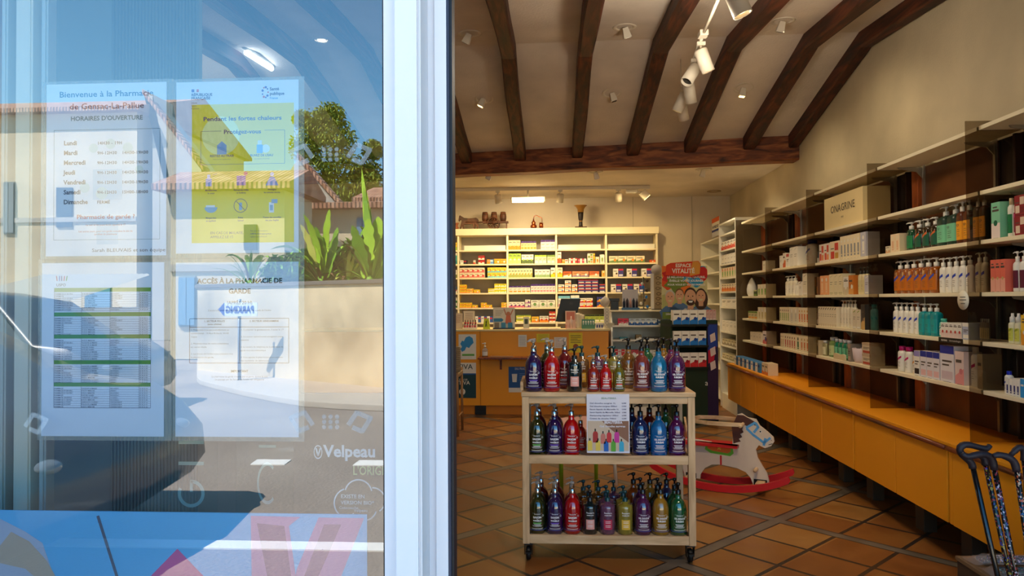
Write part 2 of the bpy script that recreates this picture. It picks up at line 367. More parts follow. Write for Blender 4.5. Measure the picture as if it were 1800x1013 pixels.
# ---- papers behind the glass
INK = M((30, 36, 60), .7); TEAL = M((20, 104, 140), .7); PAPER = M((240, 240, 244), .75, var=.02); RED = M((205, 110, 120)); GREY = M((140, 145, 165), .7)
def sleeve_mat():
    m, n, L, b = nodes_mat('clear plastic sleeve'); b.inputs['Base Color'].default_value = lin((200, 195, 175)); b.inputs['Alpha'].default_value = .38; b.inputs['Roughness'].default_value = .15; return m
SLV = sleeve_mat()
PY = 1.318
def notice(label, px0, py0, px1, py1, sl, mats, draw, group='papers taped inside the window'):
    a, b_ = atY(px0, py0, PY), atY(px1, py1, PY); w_, h_ = b_.x - a.x, a.z - b_.z
    t = thing('notice', label, 'notice', (a.x, PY, b_.z), 0, group)
    mb = MB().box(0, w_, 0, .0005, 0, h_, 0); draw(mb, w_, h_); mb.build('paper', mats, t)
    l, r, tp, bt = [v * .00107 for v in sl]
    MB().box(-l, w_ + r, .0012, .0018, -bt, h_ + tp, 0).build('plastic_sleeve', SLV, t)
    return t
Yp = -.0004
def d1(mb, w_, h_):
    k = w_ / .222
    f = lambda px, py: ((px - 82) / 210 * w_, h_ - (py - 150) / 298 * h_)
    def T(s, size, px, py, m, al='CENTER', bold=.012, width=None, tr=1):
        x, z = f(px, py); mb.text(s, size, x, z, Yp, m, al, bold, track=tr, width=width)
    # pale illustration of a pharmacist's scales with flowers
    for cx, cz, r in ((150, 330, 10), (165, 262, 9), (195, 255, 10), (225, 262, 10), (245, 300, 8), (180, 340, 12)): x, z = f(cx, cz); mb.disc(x, z, r * .00105, Yp * .6, 6, 10)
    x, z = f(185, 385); mb.disc(x, z, .055, Yp * .6, 7, 24, .008); x, z = f(190, 325); mb.rect(x - .03, x + .03, z - .03, z + .03, Yp * .55, 7)
    x, z = f(190, 402); mb.rect(x - .022, x + .022, z - .03, z + .012, Yp * .5, 7)
    T('Bienvenue à la Pharmacie', .0165, 187, 173, 1, width=.192); T('de Gensac-La-Pallue', .0165, 188, 194, 2, width=.152); T('HORAIRES D\'OUVERTURE', .0125, 188, 214, 3, width=.147, bold=.02)
    x0, z0 = f(96, 420); x1, z1 = f(281, 230)
    for a in (((x0, z0), (x1, z0)), ((x1, z0), (x1, z1)), ((x1, z1), (x0, z1)), ((x0, z1), (x0, z0))): mb.line(*a, .0007, Yp, 3)
    rows = [('Lundi', '14H30 - 19H', ''), ('Mardi', '9H-12H30', '14H30-19H30'), ('Mercredi', '9H-12H30', '14H30-19H30'), ('Jeudi', '9H-12H30', '14H30-19H30'), ('Vendredi', '9H-12H30', '14H30-19H30'), ('Samedi', '9H-12H30', '15H00-18H00'), ('Dimanche', 'FERMÉ', '')]
    for i, (a, b_, c) in enumerate(rows):
        py = 256 + i * 17; T(a, .0122, 113, py, 2, 'LEFT', .03)
        T(b_, .0085, 172, py, 2, 'LEFT', .02, tr=1.12)
        if c: T(c, .0085, 215, py, 2, 'LEFT', .02, tr=1.1)
    T('Pharmacie de garde ?', .012, 187, 384, 4, bold=.02, width=.118)
    T('Le soir et les jours fériés appelez le 17', .0052, 187, 396, 4, bold=0); T('Les autres jours, pour une garde consultez le site du', .0052, 187, 407, 4, bold=0); T('syndicat de pharmacie', .0052, 187, 412, 4, bold=0)
    T('Sarah BLEUVAIS et son équipe', .0095, 291, 441, 2, 'RIGHT', .005, width=.149)
notice('white opening hours sheet headed Bienvenue, taped top left on the glass', 82, 149, 292, 449, (8, 12, 6, 10), [PAPER, TEAL, M((36, 56, 84), .7), M((50, 120, 135), .7), M((190, 50, 70), .7), GREY, M((214, 228, 222)), M((205, 224, 236))], d1)
def d2(mb, w_, h_):
    f = lambda px, py: ((px - 310) / 215 * w_, h_ - (py - 145) / 299 * h_)
    def T(s, size, px, py, m, al='CENTER', bold=.02, width=None): x, z = f(px, py); mb.text(s, size, x, z, Yp * 2.2, m, al, bold, width=width)
    def R(a, b_, c, d_, m, k=1): x, z = f(a, d_); x2, z2 = f(c, b_); mb.rect(x, x2, z, z2, Yp * k, m)
    R(338, 185, 517, 426, 1); x, z = f(389, 240); mb.disc(x, z, .038, Yp * 1.5, 2, 36)
    R(337, 158, 342, 163, 3); R(343, 158, 346, 163, 0); R(346, 158, 350, 163, 4)
    T('RÉPUBLIQUE', .0075, 337, 170, 5, 'LEFT'); T('FRANÇAISE', .0075, 337, 176, 5, 'LEFT'); T('Liberté', .004, 337, 183, 6, 'LEFT', 0); T('Égalité', .004, 337, 188, 6, 'LEFT', 0); T('Fraternité', .004, 337, 193, 6, 'LEFT', 0)
    for i in range(9):
        a = 2 * PI * i / 9; x, z = f(467 + 5 * math.cos(a), 166 + 9 * math.sin(a)); mb.disc(x, z, .0016 + .0008 * (i % 2), Yp, 3 if i % 3 else 4, 8)
    T('Santé', .0085, 475, 163, 5, 'LEFT'); T('publique', .0085, 475, 171, 5, 'LEFT'); T('France', .006, 475, 178, 7, 'LEFT')
    T('Pendant les fortes chaleurs', .0115, 427, 214, 5, width=.156); T('Protégez-vous', .0115, 427, 237, 5, width=.074)
    pts = [(390, 232), (354, 232), (354, 290), (501, 290), (501, 232), (466, 232)]
    for a, b_ in zip(pts, pts[1:]): mb.line(f(*a), f(*b_), .0007, Yp * 2.2, 5)
    # icons
    x, z = f(391, 262); mb.poly([(x - .0095, z - .012), (x + .0095, z - .012), (x + .0095, z + .006), (x, z + .014), (x - .0095, z + .006)], Yp * 2.2, 7)
    x, z = f(461, 262); mb.rect(x - .010, x + .002, z - .011, z + .006, Yp * 2.2, 7); mb.rect(x - .008, x, z + .006, z + .014, Yp * 2.2, 0); mb.disc(x + .008, z - .002, .008, Yp * 2, 0)
    T('RESTEZ AU FRAIS', .0062, 391, 277, 5); T('buvez de l\'eau régulièrement', .003, 391, 282, 6, bold=0); T('BUVEZ DE L\'EAU', .0062, 461, 277, 5); T('sans attendre d\'avoir soif', .003, 461, 282, 6, bold=0)
    x, z = f(368, 318); mb.rect(x - .006, x + .006, z - .011, z + .004, Yp * 2.2, 7); mb.rect(x - .003, x + .003, z + .004, z + .012, Yp * 2.2, 0); mb.line((x + .008, z + .011), (x + .017, z + .014), .001, Yp * 2.2, 6)
    x, z = f(425, 318); mb.rect(x - .009, x + .009, z - .01, z + .009, Yp * 2.2, 8); mb.line((x, z - .01), (x, z + .009), .0008, Yp * 2.6, 5); mb.disc(x + .009, z + .013, .004, Yp * 2.4, 4)
    x, z = f(479, 318); mb.disc(x, z + .011, .004, Yp * 2.2, 0); mb.poly([(x - .013, z - .011), (x + .013, z - .011), (x + .004, z + .006), (x - .004, z + .006)], Yp * 2.2, 7)
    x, z = f(372, 366); mb.poly([(x - .013 * math.cos(a), z + .002 - .011 * math.sin(a)) for a in [PI * k / 10 for k in range(11)]], Yp * 2.2, 7); mb.rect(x - .01, x + .008, z + .002, z + .006, Yp * 2.2, 0)
    x, z = f(424, 362); mb.ring(x, z, .0125, .0012, Yp * 2.2, 5); mb.rect(x - .003, x + .003, z - .009, z + .006, Yp * 2.2, 7); mb.line((x - .009, z + .009), (x + .009, z - .009), .0011, Yp * 2.8, 5)
    x, z = f(478, 364); mb.rect(x - .005, x + .005, z - .012, z + .008, Yp * 2.2, 0); mb.rect(x, x + .012, z + .006, z + .014, Yp * 2.4, 7); mb.rect(x - .003, x + .003, z - .008, z + .003, Yp * 2.6, 7)
    for px, py, a, b_ in ((372, 336, 'Mouillez-vous', 'le corps'), (425, 336, 'Fermez les volets', 'et fenêtres'), (479, 336, 'Privilégiez', 'les activités douces'), (372, 384, 'Mangez frais', 'et équilibré'), (424, 384, 'Évitez', 'l\'alcool'), (479, 384, 'Prenez des nouvelles', 'des plus fragiles')):
        T(a, .0042, px, py, 5); T(b_, .0042, px, py + 5, 5)
    T('EN CAS DE MALAISE,', .0072, 371, 411, 6, 'LEFT', .005); T('APPELEZ LE 15', .0072, 371, 418, 6, 'LEFT', .005)
    T('Pour plus d\'informations', .0035, 441, 407, 6, 'LEFT', 0); T('0 800 06 66 66 (appel gratuit)', .0035, 441, 412, 5, 'LEFT', .01); T('vigilance.meteofrance.fr', .0035, 441, 417, 6, 'LEFT', 0)
notice('yellow heat warning poster with small blue icons, top right on the glass', 310, 145, 525, 444, (8, 10, 6, 10), [PAPER, M((255, 222, 10), .7, var=.03), M((255, 245, 150), .7, var=.02), M((60, 70, 160)), M((215, 80, 90)), M((30, 44, 104), .7), M((130, 110, 60)), M((100, 170, 210)), M((150, 130, 180))], d2)
def d3(mb, w_, h_):
    f = lambda px, py: ((px - 74) / 214 * w_, h_ - (py - 464) / 304 * h_)
    for i, (c, s_) in enumerate(((2, -1.5), (3, .5), (4, 0), (2, 1), (1, 2))): x, z = f(101 + i * 4, 492); mb.line((x, z - .004), (x + s_ * .001, z + .006), .0018, Yp, c)
    x, z = f(108, 505); mb.text('USPO', .008, x, z, Yp, 5, 'CENTER', 0)
    X0, X1 = f(96, 0)[0], f(265, 0)[0]; cols = [X0, f(144, 0)[0], f(194, 0)[0], f(245, 0)[0], X1]
    groups = [(508, 8), (551, 8), (590, 9), (635, 8), (674, 9)]
    rnd = random.Random(3); last = f(0, 718)[1]
    words_ = ['PHARMACIE', 'PHARMACIE DU BOURG', 'PHARMACIE CENTRALE', 'PHARMACIE DU PORT']; addr = ['PLACE DE LA MAIRIE', 'RUE DES VIGNES', 'AVENUE DE COGNAC', 'RUE DU MARCHE']; town = ['COGNAC', 'JARNAC', 'SEGONZAC', 'CHATEAUNEUF']
    for py, n in groups:
        z1 = f(0, py)[1]; z0 = f(0, py + 7)[1]; mb.rect(X0, X1, z0, z1, Yp, 1)
        for i in range(n):
            zz = f(0, py + 11.5 + i * 4.0)[1]; mb.line((X0, zz - .001), (X1, zz - .001), .0004, Yp, 6)
            for c_, s_ in ((0, rnd.choice(words_)), (1, rnd.choice(addr)), (2, rnd.choice(town)), (3, '05 45 %02d %02d' % (rnd.randint(10, 99), rnd.randint(10, 99)))): mb.text(s_, .0034, cols[c_] + .001, zz, Yp, 5, 'LEFT', .01, res=1)
    for x in cols: mb.line((x, f(0, 508)[1]), (x, last), .0005, Yp, 5)
    mb.line((X0, last), (X1, last), .0005, Yp, 5)
notice('white duty rota table with five green bands, lower left on the glass', 74, 463, 288, 768, (8, 14, 8, 8), [PAPER, M((80, 150, 30)), M((220, 70, 80)), M((70, 110, 200)), M((80, 60, 140)), INK, M((90, 95, 115))], d3)
def d4(mb, w_, h_):
    f = lambda px, py: ((px - 309) / 216 * w_, h_ - (py - 463) / 306 * h_)
    def T(s, size, px, py, m=1, al='CENTER', bold=.02, width=None): x, z = f(px, py); mb.text(s, size, x, z, Yp, m, al, bold, width=width)
    T('ACCÈS À LA PHARMACIE DE', .0135, 422, 500, width=.170, bold=.03); T('GARDE', .0135, 422, 518, bold=.03); T('(APRÈS 20 H)', .009, 422, 537)
    T('L\'accès à la pharmacie de garde est réservé aux appels de l\'ordre', .0048, 422, 549, 2, bold=0, width=.125)
    X = lambda p: f(p, 0)[0]; Z = lambda p: f(0, p)[1]
    for a, b_ in (((334, 562), (508, 562)), ((334, 577), (508, 577)), ((334, 640), (508, 640)), ((334, 562), (334, 640)), ((422, 562), (422, 640)), ((508, 562), (508, 640))): mb.line(f(*a), f(*b_), .0012, Yp, 2)
    T('1. SECTEUR POLICE', .0048, 378, 568); T('(zones urbaines)', .0042, 378, 573); T('2. SECTEUR GENDARMERIE', .0048, 465, 568)
    L_ = ['1. Présentez-vous personnellement au', 'commissariat - 10 Rue Richard, 16100', 'Cognac', '', '2. Munissez-vous de votre ordonnance', 'et carte vitale', '', '3. Les forces de l\'ordre vous orientent vers', 'la pharmacie de garde.']
    R_ = ['1. Contacter la gendarmerie, il avise le 17', '', '2. Le centre opérationnel enregistre votre', 'identité', '', '3. Le numéro de téléphone de la pharmacie de', 'garde vous est communiqué', '', '4. Vous appelez le pharmacien pour convenir', 'des modalités de délivrance.']
    for i, s_ in enumerate(L_):
        if s_: T(s_, .0042, 336, 583 + i * 6, 2, 'LEFT', 0, width=.084 * min(1, len(s_) / 40))
    for i, s_ in enumerate(R_):
        if s_: T(s_, .0042, 424, 583 + i * 6, 2, 'LEFT', 0, width=.084 * min(1, len(s_) / 42))
    T('IMPORTANT', .0062, 422, 656); T('La pharmacie de garde n\'ouvre pas sa porte durant la nuit', .0048, 422, 665, 2, bold=0); T('Le passage par les forces de l\'ordre est obligatoire', .0048, 422, 670, 2, bold=0)
notice('white sheet headed ACCÈS À LA PHARMACIE DE GARDE, lower right on the glass', 309, 462, 525, 769, (6, 10, 8, 8), [PAPER, INK, M((60, 66, 88), .7)], d4)
# blue poster at the foot of the window
def d5(mb, w_, h_, f):
    mb.poly([f(0, 912), f(45, 935), f(75, 955), f(95, 1013), f(100, 1060), f(0, 1060)], Yp, 1)
    mb.poly([f(20, 935), f(52, 952), f(82, 985), f(98, 1013), f(60, 1013), f(45, 1000), f(0, 990), f(0, 960)], Yp * 2, 2)
    mb.line(f(172, 907), f(214, 1040), .0062, Yp, 3)
    mb.poly([f(312, 965), f(265, 1013), f(240, 1040), f(385, 1040), f(358, 1013)], Yp, 4)
    # trousers
    mb.poly([f(441, 907), f(528, 909), f(508, 925), f(520, 1013), f(526, 1050), f(443, 1050)], Yp, 5)
    mb.poly([f(560, 910), f(640, 911), f(600, 1013), f(590, 1050), f(512, 1050), f(522, 1000)], Yp, 5)
    mb.poly([f(452, 920), f(500, 925), f(512, 1013), f(470, 1013)], Yp * 2, 6); mb.poly([f(570, 922), f(600, 922), f(560, 1013), f(535, 1013)], Yp * 2, 6)
a, b_ = atY(-260, 905, 1.37), atY(645, 905, 1.37); h_ = .62
t = thing('window_poster', 'large blue poster with pink triangle and pink trousers at the window foot', 'poster', (a.x, 1.37, b_.z - h_))
mb = MB().box(0, b_.x - a.x, 0, .003, 0, h_, 0); d5(mb, 1, 1, lambda px, py: ((lambda p: (p.x - a.x, p.z - b_.z + h_))(atY(px, py, 1.37))))
mb.build('printed_board', [M((120, 200, 245), .7), M((205, 205, 220)), M((220, 190, 165)), M((110, 110, 125)), M((245, 100, 160)), M((240, 150, 190)), M((190, 110, 145))], t)
# lettering standing behind the pane
WT = M((235, 238, 240), .6, var=0); YT = M((225, 230, 160), .6, var=0)
y = 1.42
o = MB(); P = lambda px, py: (lambda p: (p.x, p.z))(atY(px, py, y))
sz = .0275
x, z = P(569, 803); o.text('Velpeau', .034, x, z, y, 0, 'LEFT', .03)
x, z = P(559, 795); o.ring(x, z, .0075, .0016, y, 0, 20, rz=1.6); o.line((x - .004, z + .008), (x, z - .008), .003, y, 0); o.line((x + .005, z + .008), (x, z - .008), .003, y, 0)
x, z = P(620, 835); o.text("L'ORIGINAL", .026, x, z, y, 1, 'LEFT', .01, sx=.75)
for cx, cy, r, a0, a1 in ((613, 885, 26, 1.9, 5.0), (630, 868, 24, .2, 2.9), (655, 880, 22, -1.0, 1.6), (640, 893, 22, 3.6, 6.0)): x, z = P(cx, cy); o.ring(x, z, r * .00112, .0028, y, 0, 20, a0, a1)
for s_, px, py, k in (('EXISTE EN', 599, 876, .011), ('VERSION BIO*', 599, 887, .011), ('Cotocouche', 596, 895, .008), ('Velpeau', 622, 900, .009)): x, z = P(px, py); o.text(s_, k, x, z, y, 0, 'LEFT', .01)
o = o.build('display_lettering', [WT, YT]); tag(o, 'pale lettering and cloud emblem at the lower right of the window', 'lettering')
y = 1.56; P = lambda px, py: (lambda p: (p.x, p.z))(atY(px, py, y)); LGM = M((165, 190, 175), .7)
for wd, px in (('left', 336), ('right', 470)):
    x0_, z0_ = P(px, 930); t = thing('display_board', f'faint display board with large pale green letters behind glass, {wd} of two', 'display board', (x0_, y, .461), 0, 'display boards behind the glass')
    ba = glass('clear board', .01, (.93, .96, .94)); MB().box(-.075, .06, .002, .006, 0, 1.0).build('clear_board', ba, t)
    if wd == 'left':
        x, z = P(336, 868); z -= .461; x -= x0_; mb = MB(); mb.ring(x, z, .024, .008, 0, 0, 24, 2.7, 7.9); mb.rect(x - .003, x + .004, z + .004, z + .03, 0, 0); mb.build('letter', LGM, t)
        for py in (778, 815): x, z = P(336, py); z -= .461; x -= x0_; MB().rect(x - .03, x + .03, z - .004, z + .004, 0, 0).build('letter_stroke', LGM, t)
    else:
        x, z = P(470, 850); z -= .461; x -= x0_; MB().ring(x, z, .02, .004, 0, 0, 24, .9, 5.4, rz=2).build('letter', LGM, t); x, z = P(470, 785); z -= .461; x -= x0_; MB().rect(x - .02, x + .02, z - .003, z + .003, 0, 0).build('letter_stroke', LGM, t)
# slender posts and ribbed screen standing inside the window
for i, (p0, p1, c, nm) in enumerate(((0, 11, (205, 200, 180), 'leftmost narrow'), (25, 55, (240, 226, 196), 'broad'), (70, 82, (195, 195, 180), 'narrow right hand'))):
    y = 1.62
    o = MB().box(xat(p0, y), xat(p1, y), y, y + .03, .02, 3.2).box(xat(p0, y) + .004, xat(p1, y) - .004, y - .004, y, .02, 3.2).build('window_blind_slat', M(c, .6), bevel=.002)
    tag(o, f'{nm} pale vertical slat standing inside the window at far left', 'blind slat', 'blind slats')
mb = MB(); y = 1.85; xa_, xb2 = xat(84, y), xat(345, y); n = 26
mb.box(xa_, xb2, y + .012, y + .03, .02, 2.35)
for k in range(n):
    x = xat(190, y) + (xb2 - xat(190, y)) * (k + .5) / n; mb.lathe([(.0045, .03), (.0045, 2.34)], (x, y + .012, 0), 6)
o = mb.build('display_screen', M((120, 128, 120), .6)); tag(o, 'grey ribbed display screen standing behind the lower left papers', 'display screen')
o = MB().box(xb2 + .01, -.34, 1.84, 1.86, 0, 1.2).build('added_backing', M((112, 98, 84), .8, var=.15, scale=4)); tag(o, 'added brown grey board hiding the floor behind the lower right window', 'backing board')  # added board, blocks the floor view so the street reflection shows
o = MB().box(-2.2, -.36, 1.44, 1.60, .42, .46).box(-2.2, -.36, 1.44, 1.60, .0, .42); o = o.build('window_platform', M((150, 145, 135)), bevel=.004); tag(o, 'low grey display platform inside the window behind the blue poster', 'platform')
# ------------------------------------------------------------------ the street behind the camera (seen mirrored in the window)
def ground_mat():
    m, n, L, b = nodes_mat('worn asphalt'); tc = n.new('ShaderNodeTexCoord')
    nz = n.new('ShaderNodeTexNoise'); nz.inputs['Scale'].default_value = .5; nz.inputs['Detail'].default_value = 8; L.new(tc.outputs['Object'], nz.inputs['Vector'])
    r = ramp(n, L, nz.outputs['Fac'], [(.3, (134, 120, 108)), (.7, (166, 152, 138))]); L.new(r.outputs[0], b.inputs['Base Color']); b.inputs['Roughness'].default_value = .9
    n2 = n.new('ShaderNodeTexNoise'); n2.inputs['Scale'].default_value = 40; L.new(tc.outputs['Object'], n2.inputs['Vector'])
    bp = n.new('ShaderNodeBump'); bp.inputs['Distance'].default_value = .01; L.new(n2.outputs['Fac'], bp.inputs['Height']); L.new(bp.outputs[0], b.inputs['Normal']); return m
struct('street', MB().box(-60, 60, -90, YF - .12, -.2, -.02), ground_mat())
PAV = M((196, 184, 168), .9, var=.12, scale=2)
p = [refl(px, py, 1769 / (py - 527)) for px, py in ((346, 670), (352, 676), (380, 684), (430, 696), (480, 706), (530, 714), (600, 719), (675, 722), (900, 728), (1500, 728), (1500, 660), (700, 660), (500, 640), (346, 640))]
struct('pavement', MB().prism([(q.x, q.y) for q in p], -.02, .07, 0, 'xy'), PAV, bevel=.015)
LN = M((235, 232, 225), .8, var=.1, scale=6)
for i, (a, b_, py0, py1) in enumerate(((440, 500, 808, 817), (620, 690, 808, 817), (-500, 760, 952, 966))):
    q = [refl(px, py, 1769 / (py - 527)) for px, py in ((a, py1), (b_, py1), (b_ + 12 * (i < 2), py0), (a + 12 * (i < 2), py0))]
    o = MB().prism([(v.x, v.y) for v in q], -.02, -.012, 0, 'xy').build('road_marking', LN, fixn=True); tag(o, ['short white dash painted on the road, left one in the reflection', 'short white dash painted on the road, right one in the reflection', 'long white line painted across the road nearest the shop'][i], 'road marking', 'road markings', 'structure')
# garden wall with a dark coping
GW = plaster('stained garden wall', (214, 196, 164), .22, .6, .8); CAPM = M((120, 112, 104), .9, var=.2, scale=3)
A = refl(347, 655, 13.6); B = refl(675, 690, 10.85); D_ = (B - A).normalized(); B2 = A + D_ * 14; Nn = Vector((D_.y, -D_.x, 0))
if Nn.y > 0: Nn = -Nn
q = [A, B2, B2 + Nn * .25, A + Nn * .25]; q = [(v.x, v.y) for v in q]
o = MB().prism(q, -.02, 1.72, 0, 'xy').build('garden_wall', GW, fixn=True); tag(o, 'sunlit beige rendered garden wall across the street, seen mirrored', 'wall', None, 'structure')
q2 = [A - Nn * .04 - D_ * .04, B2 - Nn * .04, B2 + Nn * .3, A + Nn * .3 - D_ * .04]
MB().prism([(v.x, v.y) for v in q2], 1.72, 1.79, 0, 'xy').build('coping', CAPM, o, bevel=.01)
# houses
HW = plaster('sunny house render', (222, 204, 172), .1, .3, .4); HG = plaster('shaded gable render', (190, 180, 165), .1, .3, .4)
def tiles_mat():
    m, n, L, b = nodes_mat('canal roof tiles'); tc = n.new('ShaderNodeTexCoord')
    wv = n.new('ShaderNodeTexWave'); wv.inputs['Scale'].default_value = 2.6; wv.inputs['Distortion'].default_value = .6; L.new(tc.outputs['Object'], wv.inputs['Vector'])
    nz = n.new('ShaderNodeTexNoise'); nz.inputs['Scale'].default_value = 3; L.new(tc.outputs['Object'], nz.inputs['Vector'])
    r = ramp(n, L, nz.outputs['Fac'], [(.35, (158, 112, 88)), (.5, (182, 134, 106)), (.65, (202, 160, 132))]); L.new(r.outputs[0], b.inputs['Base Color']); b.inputs['Roughness'].default_value = .9
    bp = n.new('ShaderNodeBump'); bp.inputs['Distance'].default_value = .03; L.new(wv.outputs['Fac'], bp.inputs['Height']); L.new(bp.outputs[0], b.inputs['Normal']); return m
TL = tiles_mat(); SHB = M((110, 150, 180), .7); SHG = M((150, 155, 150), .7); DKG = M((70, 78, 84), .3)
def house(label, D, px0, px1, pyw, pyr, depth, wins, gable=None):
    a, b_ = refl(px0, pyw, D), refl(px1, pyw, D); y = 2 * GY - D; x0, x1 = a.x, b_.x; zw = a.z; zr = refl(px0, pyr, D + depth / 2).z
    t = thing('house', label, 'house', (x0, y, 0), 0, 'houses across the street'); W = x1 - x0
    if gable:
        gz = refl(0, gable[1], D).z; gx = refl(gable[0], gable[1], D).x - x0
        poly = [(0, 0), (W, 0), (W, zw), (gx, gz), (0, zw if gx > .1 else gz)]
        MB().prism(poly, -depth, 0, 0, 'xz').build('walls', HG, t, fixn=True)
        MB().prism([(gx, gz), (W + .15, zw - .1), (W + .15, zw + .08), (gx, gz + .18), ], -.35, .12, 0, 'xz').build('roof', TL, t, fixn=True)
    else:
        MB().box(0, W, -depth, 0, 0, zw).build('walls', HW, t)
        MB().prism([(.35, zw - .02), (.35, zw + .14), (-depth / 2, zr), (-depth - .3, zw + .14), (-depth - .3, zw - .02)], -.3, W + .3, 0, 'yz').build('roof', TL, t, fixn=True)
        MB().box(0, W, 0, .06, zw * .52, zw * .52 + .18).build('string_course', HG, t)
    for kind, a0, b0, c0, d0 in wins:
        p0, p1 = refl(a0, d0, D), refl(b0, c0, D)
        o = MB().box(p0.x - x0, p1.x - x0, 0, .05, max(0, p0.z), p1.z)
        if kind == 'shutters':
            w_ = (p1.x - p0.x); o.box(p0.x - x0 + w_ * .02, p0.x - x0 + w_ * .48, .05, .09, p0.z + .05, p1.z - .05, 1).box(p0.x - x0 + w_ * .52, p1.x - x0 - w_ * .02, .05, .09, p0.z + .05, p1.z - .05, 1)
            o.build('window', [SHG, M((150, 158, 158), .7)] if px0 < 0 else [SHG, SHB], t)
        else: o.build(kind, [DKG if kind == 'window' else SHB], t)
house('tall cream house with tiled roof, mirrored behind the opening hours sheet', 25, -160, 241, 205, 186, 9, [('shutters', 8, 27, 320, 412), ('window', 100, 128, 330, 400), ('door', 150, 195, 486, 597), ('window', 60, 84, 500, 550)])
house('grey gabled house sloping down beside the tall cream house, mirrored', 25.3, 268, 354, 300, 260, 1.4, [], gable=(253, 172))
house('low cream house with tiled roof and blue shutters, mirrored behind the yellow poster', 17, 300, 500, 336, 303, 2, [('shutters', 316, 345, 485, 575), ('window', 430, 452, 395, 440)])
house('beige gabled house with tiled verge, mirrored left of the banana plants', 24, 470, 592, 360, 300, 1.4, [], gable=(524, 288))
house('low beige house with hipped tiled roof, mirrored behind the banana plants', 19.9, 540, 900, 368, 356, 1.8, [('shutters', 628, 648, 382, 440)])
house('tiled house at the right edge of the mirrored street view', 27, 636, 1000, 356, 330, 6, [])
# corrugated garage at far left
a, b_ = refl(-150, 480, 15), refl(82, 545, 15); t = thing('garage', 'low garage with pale corrugated roof, mirrored at the far left', 'garage', (a.x, a.y, 0))
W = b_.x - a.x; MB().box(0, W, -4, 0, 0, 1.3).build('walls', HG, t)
mb = MB()
for k in range(22): x = W * k / 22; mb.add([(x, .3, 1.25), (x + W / 44, .3, 1.31), (x + W / 22, .3, 1.25), (x, -4, 2.2), (x + W / 44, -4, 2.26), (x + W / 22, -4, 2.2)], [(0, 1, 4, 3), (1, 2, 5, 4)])
mb.build('roof', M((215, 205, 185), .6), t)
# tree
def leaf_cloud(mb, blobs, n, size, rnd, mats=2):
    for _ in range(n):
        c, r = rnd.choice(blobs); d = Vector((rnd.gauss(0, 1), rnd.gauss(0, 1), rnd.gauss(0, 1))).normalized() * (r * rnd.uniform(.35, 1.12)); p = Vector(c) + d
        u = Vector((rnd.gauss(0, 1), rnd.gauss(0, 1), rnd.gauss(0, 1))).normalized(); v = u.orthogonal().normalized() * size * rnd.uniform(.5, 1); u = u * size * rnd.uniform(.6, 1.2)
        mb.add([p - u, p - v * .5, p + u, p + v * .5], [(0, 1, 2, 3)], rnd.randrange(mats))
rnd = random.Random(5); c = refl(585, 300, 38); t = thing('tree', 'tall green leafy tree rising above the roofs, mirrored right of yellow poster', 'tree', (c.x, c.y, 0))
MB().tube([(0, 0, 0), (.1, 0, 3), (0, .1, 6), (.1, 0, 8.5)], [.28, .22, .16, .06], 10).tube([(.05, 0, 4.5), (.9, .2, 6.5), (1.3, .2, 8)], [.12, .09, .04], 8).tube([(.05, 0, 4), (-.8, -.2, 6.3), (-1.1, 0, 8.5)], [.12, .09, .04], 8).build('trunk', M((90, 72, 55), .9), t)
mb = MB(); bl = []
for px, py, r in ((560, 225, .95), (585, 210, .8), (545, 260, .95), (600, 250, 1.0), (560, 300, 1.15), (610, 300, 1.1), (640, 300, .8), (580, 340, 1.2), (625, 345, 1.0), (540, 330, .9), (655, 330, .7), (650, 260, .55), (530, 210, .5)):
    q = refl(px, py, 38); bl.append(((q.x - c.x, rnd.uniform(-.8, .8), q.z), r))
leaf_cloud(mb, bl, 12000, .15, rnd); mb.build('foliage', [M((170, 180, 66), .7, var=.2), M((128, 150, 54), .7, var=.2)], t)
# banana and palm plants behind the garden wall
def blade(mb, base, tip, sag, w_, m=0, n=12, fold=.35, side=None):
    b_, t_ = Vector(base), Vector(tip); vs = []; d = (t_ - b_); s_ = side or Vector((d.y, -d.x, 0)).normalized() if abs(d.x) + abs(d.y) > .05 else Vector((1, .3, 0)).normalized()
    for k in range(n + 1):
        f = k / n; p = b_.lerp(t_, f) + Vector((0, 0, sag * math.sin(PI * f))) ; ww = w_ * math.sin(PI * min(1, f * .93 + .07)) ** .7
        tear = 1 - .25 * ((k * 7) % 3 == 0)
        vs += [p - s_ * ww * tear + Vector((0, 0, ww * fold)), p, p + s_ * ww * tear + Vector((0, 0, ww * fold))]
    mb.add(vs, [(3 * k + i, 3 * k + i + 1, 3 * k + i + 4, 3 * k + i + 3) for k in range(n) for i in (0, 1)], m, True)
BAN = [M((170, 206, 50), .5, var=.15), M((126, 172, 44), .5, var=.15), M((206, 196, 96), .6, var=.1), M((130, 90, 55), .8)]
def plant(label, px, D, leaves, spiky=0, seed=1):
    c = refl(px, 500, D); t = thing('banana_plant', label, 'plant', (c.x, c.y, 0), 0, 'plants behind the garden wall'); r = random.Random(seed)
    MB().tube([(0, 0, -.02), (.03, 0, .9), (0, 0, 1.9)], [.13, .1, .07], 10).build('stem', BAN[1], t)
    for bx, by, tx, ty, sag, w_, m in leaves:
        p, q = refl(bx, by, D), refl(tx, ty, D); mb = MB(); dy = r.uniform(-.4, .4)
        blade(mb, (p.x - c.x, 0, p.z), (q.x - c.x, dy, q.z), sag, w_, 0, side=Vector((.8, .6, .1)) if abs(q.x - p.x) < .4 else None); mb.build('leaf', BAN[m], t)
    for k in range(spiky):
        a = r.uniform(0, 2 * PI); l = r.uniform(.5, 1.0); mb = MB()
        blade(mb, (0, 0, 1.7), (math.cos(a) * l, math.sin(a) * l * .5, 1.75 + r.uniform(-.25, .8)), .15, .035, 0, 6); mb.build('leaf', BAN[r.choice((0, 1, 2, 2, 3))], t)
